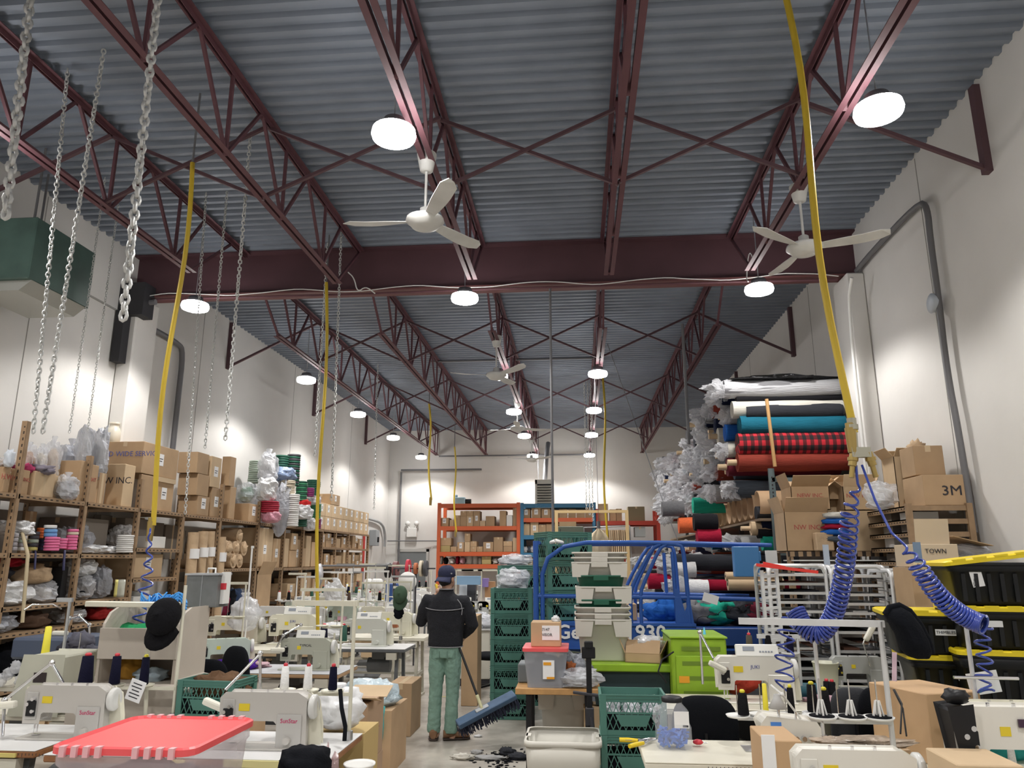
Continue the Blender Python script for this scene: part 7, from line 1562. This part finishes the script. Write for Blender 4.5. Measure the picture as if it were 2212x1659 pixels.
q=PY(zc(615),1080,YB+.3); t=thing('pump','pale blue machine part on top of the orange rack','machine',(q.x,YB+.4,bz(1087)+.003)); build(MB().box(-.2,.12,-.1,.1,0,.22).box(-.2,-.12,-.05,.05,.22,.3),'body',mat('pale_blue_enamel',(.28,.42,.50),.5),t,bevel=.02); build(MB().cyl((.12,0,.1),(.3,0,.1),.07,n=12),'motor',BLACK,t)
zd=lambda x: 1120+x/7.37
for i,(a,b_,c) in enumerate(((55,190,285),(210,358,270),(370,515,285),(520,650,300),(655,790,290),(800,928,290),(932,1075,300),(1080,1205,270))): bbox(zd(a),zd(b_),1060+c/7.37,1119,'brown carton %s from the left on the top shelf of the blue rack'%nth(i),paper='y' if i in (0,1,2) else None)
for i,(a,b_,c) in enumerate(((60,180,520),(190,320,500),(325,440,540),(445,550,525))): bbox(zd(a),zd(b_),1060+c/7.37,1156,'brown carton %s from the left on the second shelf of the blue rack'%nth(i),paper='y' if i==1 else None)
for i,px in enumerate((1133,1142,1150,1165,1180)): bag((bxx(px),YB+.3,bz(1194)+.003),(.1,.12,.1),'small bagged bundle %s along the third shelf of the blue rack'%nth(i),m=[WHITEF,FM['slate'],WHITEF,FM['white'],CRM][i],neck=False,n=12)
for i,(a,b_,c) in enumerate(((75,130,1070),(145,220,1060))): bbox(zd(a),zd(b_),1060+c/7.37,1222,'small carton %s on the lowest shelf of the blue rack'%('left','right')[i])
for i,(a,b_,c) in enumerate(((1280,1450,330),(1475,1575,300),(1580,1670,290))): bbox(zd(a),zd(b_),1060+c/7.37,1126,'brown carton %s from the left on the red rack top shelf'%nth(i))
carton(bxx(zd(1290)),bxx(zd(1450)),YB+.06,YB+.5,bz(1060+330/7.37)+.004,bz(1060+210/7.37),'carton stacked on the left of the red rack')
bbox(zd(1770),zd(2040),1060+258/7.37,1126,'large olive-brown carton with print on the red rack',m=mat('olive_card',(.26,.21,.13),.85))
bbox(zd(1870),zd(2040),1060+580/7.37,1160,'grey bin on the red rack under the olive-brown carton',m=mat('grey_bin',(.40,.42,.42),.5))
for i in range(14): single(MB().box(bxx(1300+4.4*i)-.02,bxx(1300+4.4*i)+.02,YB-.3,YB+.1,bz(1200)-.0,bz(1146)),'hanging_pattern',[CARD,KRAFT,CARD2][i%3],'brown card pattern %s from the left hanging on the rail below the red rack'%nth(i),'pattern',group='card patterns hanging on the rail')
single(MB().cyl((bxx(1262),YB-.1,bz(1140)),(bxx(1362),YB-.1,bz(1137)),.02,n=8).cyl((bxx(1262),YB-.1,0),(bxx(1262),YB-.1,bz(1140)),.02,n=8).cyl((bxx(1362),YB-.1,0),(bxx(1362),YB-.1,bz(1137)),.02,n=8),'hanging_rail',GALV,'steel garment rail in front of the red rack','rail')
# olive cabinet, cream coat, wooden frame
YM=15.5
t=thing('tall_cabinet','dark olive steel cabinet standing before the blue rack','cabinet',((PY(1198,1200,YM).x+PY(1262,1200,YM).x)/2,YM+.25,0)); w_=(PY(1262,1200,YM).x-PY(1198,1200,YM).x)/2; h_=PY(1230,1137,YM).z
build(MB().box(-w_,w_,-.25,.25,0,h_),'body',mat('olive_steel',(.10,.12,.09),.5),t,bevel=.01); build(MB().box(-w_+.12,-w_+.13,-.255,-.25,.1,h_-.05),'door_seam',BLACK,t)
single(MB().box(t.location.x-.2,t.location.x+.15,YM+.1,YM+.4,h_+.002,h_+.1),'cardboard_box',CARD,'flat carton lying on top of the olive cabinet','box')
WDF=mat('pine_frame',(.66,.48,.24),.6)
t=thing('pine_rack','pale pine rack frame standing over the olive cabinet','frame',(PY(1280,1200,14.5).x,14.5,0))
xa,xb=PY(1203,1200,14.5).x,PY(1357,1200,14.5).x; zf=PY(1280,1108,14.5).z
for X in (xa,xb): build(MB().box(X-.03,X+.03,14.47,14.53,0,zf),'post',WDF,t,world=True)
build(MB().box(xa-.03,xb+.03,14.47,14.53,zf,zf+.05),'top_rail',WDF,t,world=True); build(MB().box(xa,xb,14.47,14.5,.3,.36),'bottom_rail',WDF,t,world=True)
q=PY(1293,1142,12.5); t=thing('hanging_coat','cream work coat hanging from a cord above the grey tubs','coat',(q.x,12.5,PY(1293,1200,12.5).z-.1)); hh=q.z-t.location.z
mb=MB(); n=24; rings=[]
for u,w_ in ((0,.19),(.25,.18),(.5,.17),(.7,.15),(.85,.11),(.95,.05),(1,.02)): rings.append([(w_*math.cos(2*PI*k/n)*(1+.08*math.sin(6*2*PI*k/n+u*3)),.07*math.sin(2*PI*k/n)*(1+.25*math.sin(7*2*PI*k/n)),u*hh) for k in range(n)])
build(loft(mb,rings),'coat_cloth',fab('cream_canvas',(.66,.56,.40)),t); build(MB().cyl((0,0,hh),(0,0,hh+.12),.03,n=8),'hanger_hook',GP,t); build(MB().cyl((0,0,hh+.1),(0,0,TT-t.location.z),.004,n=5),'cord',GP,t)
# ============================================================ middle clutter right of the person
bench(PY(1030,1290,14).x-.7,PY(1030,1290,14).x+.9,13.8,14.4,'white bench right of the person, middle distance',top=TOPW,edge=TOPW,leg=LEGC)
bench(PY(1030,1290,17).x-.9,PY(1030,1290,17).x+1.0,16.8,17.4,'farthest white bench right of the person',top=TOPW,edge=TOPW,leg=LEGC)
carton(PY(998,1350,9.9).x,PY(1032,1350,9.9).x,9.9,10.3,.003,PY(1015,1330,9.9).z,'brown carton on the floor just right of the person',tape=None,m=CARD)
t=thing('white_desk','white low cabinet desk behind the carton right of the person','desk',(PY(1025,1350,11.5).x,11.8,0)); a=PY(995,1350,11.4);b_=PY(1058,1350,11.4)
build(MB().box(a.x-t.location.x,b_.x-t.location.x,-.4,.3,.1,.78),'desk_body',IVORY,t,bevel=.01); build(MB().box(a.x-t.location.x-.03,b_.x-t.location.x+.03,-.43,.33,.78,.8),'desk_top',TOPW,t); build(MB().box(a.x-t.location.x,b_.x-t.location.x,-.38,.28,.0,.1),'plinth',DARKM,t)
for i,(px,Y,r,lb) in enumerate(((1030,11.6,.2,'foil bag heap, left, on the white desk'),(1052,11.55,.17,'foil bag heap, right, on the white desk'),(1010,11.6,.12,'small foil bag at the left of the white desk'))): foil((PY(px,1310,Y).x,Y,.802),(r,.15,r*.55),lb)
chair(PY(1052,1390,10.3).x,10.9,'black office chair behind the floor crate stack',bz=.85,rz=1.2)
for i,(px,Y) in enumerate(((1000,14.1),(1030,14.1),(1060,14.1),(990,17.1),(1020,17.1),(1050,17.1))): sew(PY(px,1280,Y).x,Y,.782,'%s machine %s on the %s bench right of the person'%(('cream','grey')[i%2],('left','middle','right')[i%3],('middle distance','farthest')[i//3]),m=[IVORY,MATS['mid_grey_enamel']][i%2],panel=i%2==0)
for i,(px,py,c,w_) in enumerate(((1008,1250,(.25,.42,.62),.55),(1048,1255,(.28,.2,.5),.12),(1058,1262,(.45,.25,.12),.2),(1045,1270,(.7,.65,.6),.25),(1000,1262,(.62,.66,.7),.15),(1018,1268,(.05,.05,.06),.18))):
    Y=15.5+.1*i; q=PY(px,py,Y); single(MB().box(q.x-w_/2,q.x+w_/2,Y,Y+.2,.8 if py>1258 else q.z-.12,q.z+.05),'supply_box',mat('supply_%d'%i,c,.6),['pale blue long box','purple box','brown box','pale pink box','white-blue box','black box'][i]+' among the supplies right of the person','box')
bench(PY(1030,1290,15.6).x-.8,PY(1030,1290,15.6).x+.8,15.35,15.95,'supply bench between the two white benches right of the person',top=TOPW,edge=TOPW,leg=LEGC)
for i,px in enumerate((985,1040,1075)):
    stand(PY(px,1260,15.2).x,15.2,.78,PY(px,1242,15.2).z+.1,'pale L-shaped stand %s right of the person'%nth(i),arm=(-.4,0) if i else (.35,0))
# ============================================================ person with broom
YP_=8.1; P0=V((PY(958,1600,YP_).x,YP_,0))
SK=mat('skin',(.50,.29,.20),.55); FLC=mat('black_fleece',(.012,.013,.018),.95,bump=.5,bscale=90); PIP=mat('grey_piping',(.28,.28,.30),.7); JN=mat('sage_jeans',(.20,.33,.27),.85,bump=.4,bscale=22,var=.15,vscale=7); SHO=mat('brown_suede',(.22,.12,.065),.85,var=.15,vscale=20); SOLE=mat('dark_sole',(.05,.035,.03),.8); NCAP=mat('navy_cap_cloth',(.018,.022,.06),.85,bump=.3,bscale=80); HAIR=mat('black_hair',(.01,.009,.009),.6,bump=.5,bscale=120)
pe=thing('person','person seen from behind in navy cap, black fleece, sage jeans, sweeping with a broom','person',P0)
def ell(cx,cy,z,rx,ry,n=20,p=1.): return [(cx+rx*math.copysign(abs(math.cos(a))**p,math.cos(a)),cy+ry*math.copysign(abs(math.sin(a))**p,math.sin(a)),z) for a in [2*PI*k/n for k in range(n)]]
def remesh(o,v,sm=2):
    md=o.modifiers.new('r','REMESH'); md.mode='VOXEL'; md.voxel_size=v; md.use_smooth_shade=True
    m2=o.modifiers.new('sm','SMOOTH'); m2.iterations=sm; m2.factor=.5
hx,hy,hz=.0,.03,1.60
LH=V((-.125,.20,1.45)); RH=V((.15,.20,.98)); LS=V((-.185,.0,1.37)); RS=V((.185,.0,1.36)); LE=V((-.275,.06,1.15)); RE=V((.28,.02,1.12))
b_=MB()
b_.blob((hx,hy,hz),(.075,.095,.115),1,0.0,1,20,14)
fd=V((.55,.83,0)).normalized(); sd=V((fd.y,-fd.x,0))
b_.blob(V((hx,hy,hz-.05))+fd*.045,(.055,.055,.06),1,0,1,14,10)                         # jaw
b_.blob(V((hx,hy,hz-.012))+fd*.098,(.014,.016,.022),1,0,1,10,8)                       # nose
b_.blob(V((hx,hy,hz-.055))+fd*.09,(.022,.012,.012),1,0,1,10,6)                       # lips
for s in (-1,1): b_.blob(V((hx,hy,hz-.015))+sd*.078*s,(.014,.022,.032),1,0,1,10,8)       # ears
b_.tube([(0,.01,1.40),(0,.015,1.47),(0,.025,1.54)],[.062,.055,.052],14)
loft(b_,[ell(0,0,.88,.14,.09),ell(0,0,1.0,.135,.09),ell(0,0,1.2,.15,.10),ell(0,0,1.34,.165,.095),ell(0,0,1.41,.09,.07)],capt=True)
for s,LS_,LE_,LH_ in ((-1,LS,LE,LH),(1,RS,RE,RH)):
    b_.tube([V((s*.1,0,1.36)),LS_,LE_,LE_.lerp(LH_,.5),LE_.lerp(LH_,.9)],[.05,.05,.040,.035,.026],12)
    b_.tube([(s*.075,0,.92),(s*.085,.0,.52),(s*.09,0,.09)],[.08,.055,.04],12); b_.tube([(s*.09,-.02,.05),(s*.09,.1,.04)],[.04,.035],8)
    # hand: palm and five fingers closing on the pole
    dr=(LH_-LE_).normalized(); ax=V((.47,-.0,-.88)); side=dr.cross(ax).normalized()
    pc=LE_.lerp(LH_,1.0)-side*.012; b_.blob(pc,(.034,.034,.036),2,0,1,12,8)
    for k in range(4):
        o0=pc+ax*(.028-.02*k)+dr*.022; ln_=.032-.003*abs(k-1.4)
        b_.tube([o0,o0+dr*ln_*.8+side*.006,o0+dr*ln_*1.0+side*.03,o0+dr*ln_*.35+side*.044],[.0095,.009,.0085,.0075],7)
    b_.tube([pc-ax*.015*1,pc-ax*.03+side*.02,pc-ax*.022+side*.042+dr*.012],[.012,.0105,.009],7)
bo=build(b_,'body',SK,pe); remesh(bo,.0055,2)
for s in (-1,1):
    e0=V((hx,hy,hz+.005))+fd*.088+sd*.03*s; build(MB().blob(e0,(.011,.011,.008),1,0,1,10,6),'eye',WHITEP,pe)
    build(MB().blob(e0+V((0,0,.02)),(.018,.01,.004),1,0,1,8,5),'eyebrow',HAIR,pe)
hb=MB(); hb.blob((hx-.01,hy-.015,hz-.012),(.083,.092,.085),3,.06,5,20,12); o=build(hb,'hair',HAIR,pe)
# jacket
j=MB(); loft(j,[ell(0,0,.905,.180,.125,p=.85),ell(0,0,.93,.183,.128,p=.85),ell(0,0,1.05,.185,.13,p=.85),ell(0,0,1.2,.20,.135,p=.85),ell(0,0,1.3,.212,.135,p=.9),ell(0,0,1.365,.20,.12),ell(0,.005,1.41,.14,.10),ell(0,.01,1.445,.085,.085),ell(0,.015,1.49,.072,.078)],capt=True)
for s,LS_,LE_,LH_ in ((-1,LS,LE,LH),(1,RS,RE,RH)):
    j.tube([V((s*.12,0,1.35)),LS_,LS_.lerp(LE_,.5)+V((s*.012,0,0)),LE_,LE_.lerp(LH_,.3),LE_.lerp(LH_,.6),LE_.lerp(LH_,.86)],[.075,.08,.073,.066,.060,.052,.042],16)
jo=build(j,'fleece_jacket',FLC,pe); remesh(jo,.010,6)
md=jo.modifiers.new('d','DISPLACE'); tx_=bpy.data.textures.new('folds','CLOUDS'); tx_.noise_scale=.09; md.texture=tx_; md.strength=.018; md.mid_level=.5
def ringtube(mb,z,rx,ry,a0,a1,r,off=1.015,cz=lambda a:0,n=22,p=.9):
    pts=[]
    for k in range(n+1):
        a=a0+(a1-a0)*k/n; c_,s_=math.cos(a),math.sin(a); pts.append((rx*off*math.copysign(abs(c_)**p,c_),ry*off*math.copysign(abs(s_)**p,s_),z+cz(a)))
    return mb.tube(pts,r,6)
build(ringtube(MB(),1.275,.213,.137,PI*1.08,PI*1.92,.0045,1.03,lambda a:-.012*math.cos((a-1.5*PI)*2.0)+.012),'back_piping',PIP,pe)
build(ringtube(MB(),1.485,.075,.08,0,2*PI,.006,1.0),'collar_piping',PIP,pe)
build(ringtube(MB(),.908,.182,.127,0,2*PI,.005,1.01,p=.85),'hem_piping',PIP,pe)
build(MB().tube([(.135,-.10,1.385),(.175,-.115,1.34),(.19,-.11,1.28),(.185,-.115,1.23)],.0045,6),'shoulder_piping',PIP,pe)
# jeans
g=MB(); loft(g,[ell(0,0,.80,.155,.115,p=.9),ell(0,0,.88,.165,.12,p=.9),ell(0,0,.95,.160,.115,p=.9)],capt=True)
KL,KR=V((-.09,.0,.50)),V((.085,.0,.50)); AL,AR=V((-.105,.0,.07)),V((.07,.01,.07))
g.tube([(-.08,0,.86),(-.085,-.005,.72),KL,V((-.098,0,.3)),AL],[.088,.087,.070,.066,.068],16)
g.tube([(.08,0,.86),(.085,-.005,.72),KR,V((.078,0,.3)),AR],[.088,.087,.070,.066,.068],16)
for k in range(4):
    for A,K in ((AL,KL),(AR,KR)): q=A.lerp(K,.05+.1*k); g.tube([q+V((.06*math.cos(a),.06*math.sin(a),.012*math.sin(a*2+k))) for a in [2*PI*i/12 for i in range(12)]],.013,6,closed=True)
go=build(g,'jeans',JN,pe); remesh(go,.010,3)
md=go.modifiers.new('d','DISPLACE'); tx2=bpy.data.textures.new('folds2','CLOUDS'); tx2.noise_scale=.05; md.texture=tx2; md.strength=.016; md.mid_level=.5
for s in (-1,1): build(MB().box(s*.075-.05,s*.075+.05,-.128,-.122,.76,.86) if 0 else MB().tube([(s*.04,-.118,.87),(s*.04,-.119,.80),(s*.08,-.117,.78),(s*.12,-.108,.80),(s*.12,-.105,.875)],.003,5),'pocket_seam',mat('seam',(.13,.22,.18),.8),pe)
for (A,dr,lb) in ((AL,V((-.15,1,0)),0),(AR,V((.93,.25,0)),1)):
    dr.normalize(); sh=MB(); sl_=MB(); n=16; rings=[];rs=[]
    sdv=V((-dr.y,dr.x,0)); c0=V((A.x,A.y,0))
    prof=[(-.075,.030,.075),(-.06,.042,.095),(-.02,.044,.09),(.03,.043,.078),(.09,.048,.06),(.15,.045,.048),(.185,.030,.038),(.197,.010,.025)]
    for u,w_,h_ in prof: rings.append([tuple(c0+dr*u+sdv*(w_*math.cos(a))+V((0,0,.018+h_/2*1.0+h_/2*math.sin(a)))) for a in [2*PI*k/n for k in range(n)]]); rs.append([tuple(c0+dr*u*1.02+sdv*((w_+.005)*math.cos(a))+V((0,0,.013+.011*math.sin(a)))) for a in [2*PI*k/n for k in range(n)]])
    so=build(loft(sh,rings,capt=True),'shoe',SHO,pe); so2=build(loft(sl_,rs,capt=True),'sole',SOLE,so)
# cap worn backwards: brim towards the camera's left
cp=MB(); cp.lathe([(.092,0),(.096,.025),(.092,.06),(.078,.09),(.05,.112),(.0,.12)],n=24); o=build(cp,'cap',NCAP,pe,solid=.003); o.location=(hx-.002,hy-.005,hz+.015); o.rotation_euler=(math.radians(8),math.radians(-4),0)
vs=[];n=12; bd=V((-.45,-.9,0)).normalized(); bs=V((-bd.y,bd.x,0))
for i in range(n+1):
    a=-1.15+2.3*i/n
    for k in range(4):
        L=.072*math.cos(a*.95)*k/3; p=bs*(.094*math.sin(a)*(1+.08*k/3))+bd*(.094*math.cos(a)+L); vs.append((p.x,p.y,-.045*k/3-.02*(math.sin(a)**2)*k/3))
cb=MB().add(vs,[(i*4+k,(i+1)*4+k,(i+1)*4+k+1,i*4+k+1) for i in range(n) for k in range(3)],True); o2=build(cb,'cap_brim',mat('navy_brim_cloth',(.03,.035,.085),.85,bump=.3,bscale=80),pe,solid=.004); o2.location=(hx-.002,hy-.005,hz+.012)
build(MB().blob((.062,-.068,hz+.045),(.010,.004,.008),1,0,1),'cap_badge',PIP,pe)
# broom
W=lambda v: P0+v
top=W(LH+V((-.02,.02,.05))); A=PY(988,1566,7.72); B=PY(1112,1500,7.95); M_=A.lerp(B,.42)+V((0,0,.03))
br=thing('push_broom','wide blue push broom with a black handle and yellow end held by the person','broom',M_)
hd_=(top-M_); build(MB().cyl(M_+hd_*.03,top,.0125,n=10),'handle',BLACK,br,world=True)
build(MB().cyl(top-hd_.normalized()*.05,top+hd_.normalized()*.03,.0165,n=10),'handle_grip',mat('yellow_grip2',(.80,.55,.03),.4),br,world=True)
build(MB().cyl(M_,M_+hd_*.08,.016,n=10).cyl(M_+hd_*.08,M_+hd_*.1,.018,n=10),'ferrule',mat('pale_ferrule',(.6,.58,.35),.4),br,world=True)
ab=(B-A).normalized(); up_=V((.28,-.25,1)); up_=(up_-ab*up_.dot(ab)).normalized(); fw_=ab.cross(up_); MM=Matrix((ab,fw_,up_)).transposed()
BRB=mat('broom_blue',(.055,.11,.20),.45,var=.12,vscale=20)
build(MB().obox((A+B)/2,((B-A).length,.115,.055),MM),'broom_head',BRB,br,world=True,bevel=.014,segs=2)
build(MB().obox(M_-up_*.005,(.14,.05,.03),MM),'bracket',GALV,br,world=True,bevel=.004)
mb=MB(); r3=random.Random(5)
for i in range(340):
    u=r3.random(); v=r3.uniform(-.052,.052); p=A+(B-A)*u+fw_*v-up_*.02; q=p-up_*r3.uniform(.085,.115)+ab*r3.uniform(-.02,.02)+fw_*(v*.5+r3.uniform(-.012,.012)); mb.bar(p,q,.006,.007)
finish(build(mb,'bristles',mat('navy_bristle',(.025,.03,.06),.8),br,world=True),kind='stuff')
# swept scraps on the floor
for i,(px,py,rx,ry,rz_,c,lb) in enumerate(((1000,1640,.10,.05,.03,'ivory','crumpled cream cloth scrap on the floor'),(1055,1640,.15,.05,.02,'light grey','long grey cloth strip on the floor among dark scraps'),(1095,1630,.07,.05,.035,'charcoal','dark crumpled scrap on the floor near the plywood table'),(1030,1628,.05,.03,.02,'light grey','small white scrap touching the long grey strip'),(1120,1640,.09,.06,.03,'charcoal','dark fabric scraps at the table leg'))):
    q=PZ(px,py,0); cloth((q.x,q.y,0.001),(rx,ry,rz_),lb,FM[c],name='floor_scrap',amp=.35)
q=PZ(1032,1592,0); cloth((q.x,q.y,.001),(.04,.03,.012),'small white paper scrap beside the broom',PAPER,name='floor_scrap')
mb=MB()
for i in range(140):
    q=PZ(1085+r3.gauss(0,28),1642+r3.gauss(0,12),0); s_=r3.uniform(.008,.025); mb.obox((q.x,q.y,.004),(s_*1.6,s_,.004),Matrix.Rotation(r3.uniform(0,6),3,'Z'))
single(mb,'floor_dirt',BLKFAB,'scatter of tiny dark trimmings swept on the floor','trimmings',kind='stuff')
for i,(px,py) in enumerate(((962,1505),(1046,1425),(1055,1470))):
    q=PZ(px,py,0); single(MB().obox((q.x,q.y,.0015),(.10,.05,.002),Matrix.Rotation(.6*i,3,'Z')),'floor_marking',mat('yellow_floor_paint',(.62,.58,.25),.7),'worn yellow paint mark on the floor, %s from the camera'%nth(i),'marking')
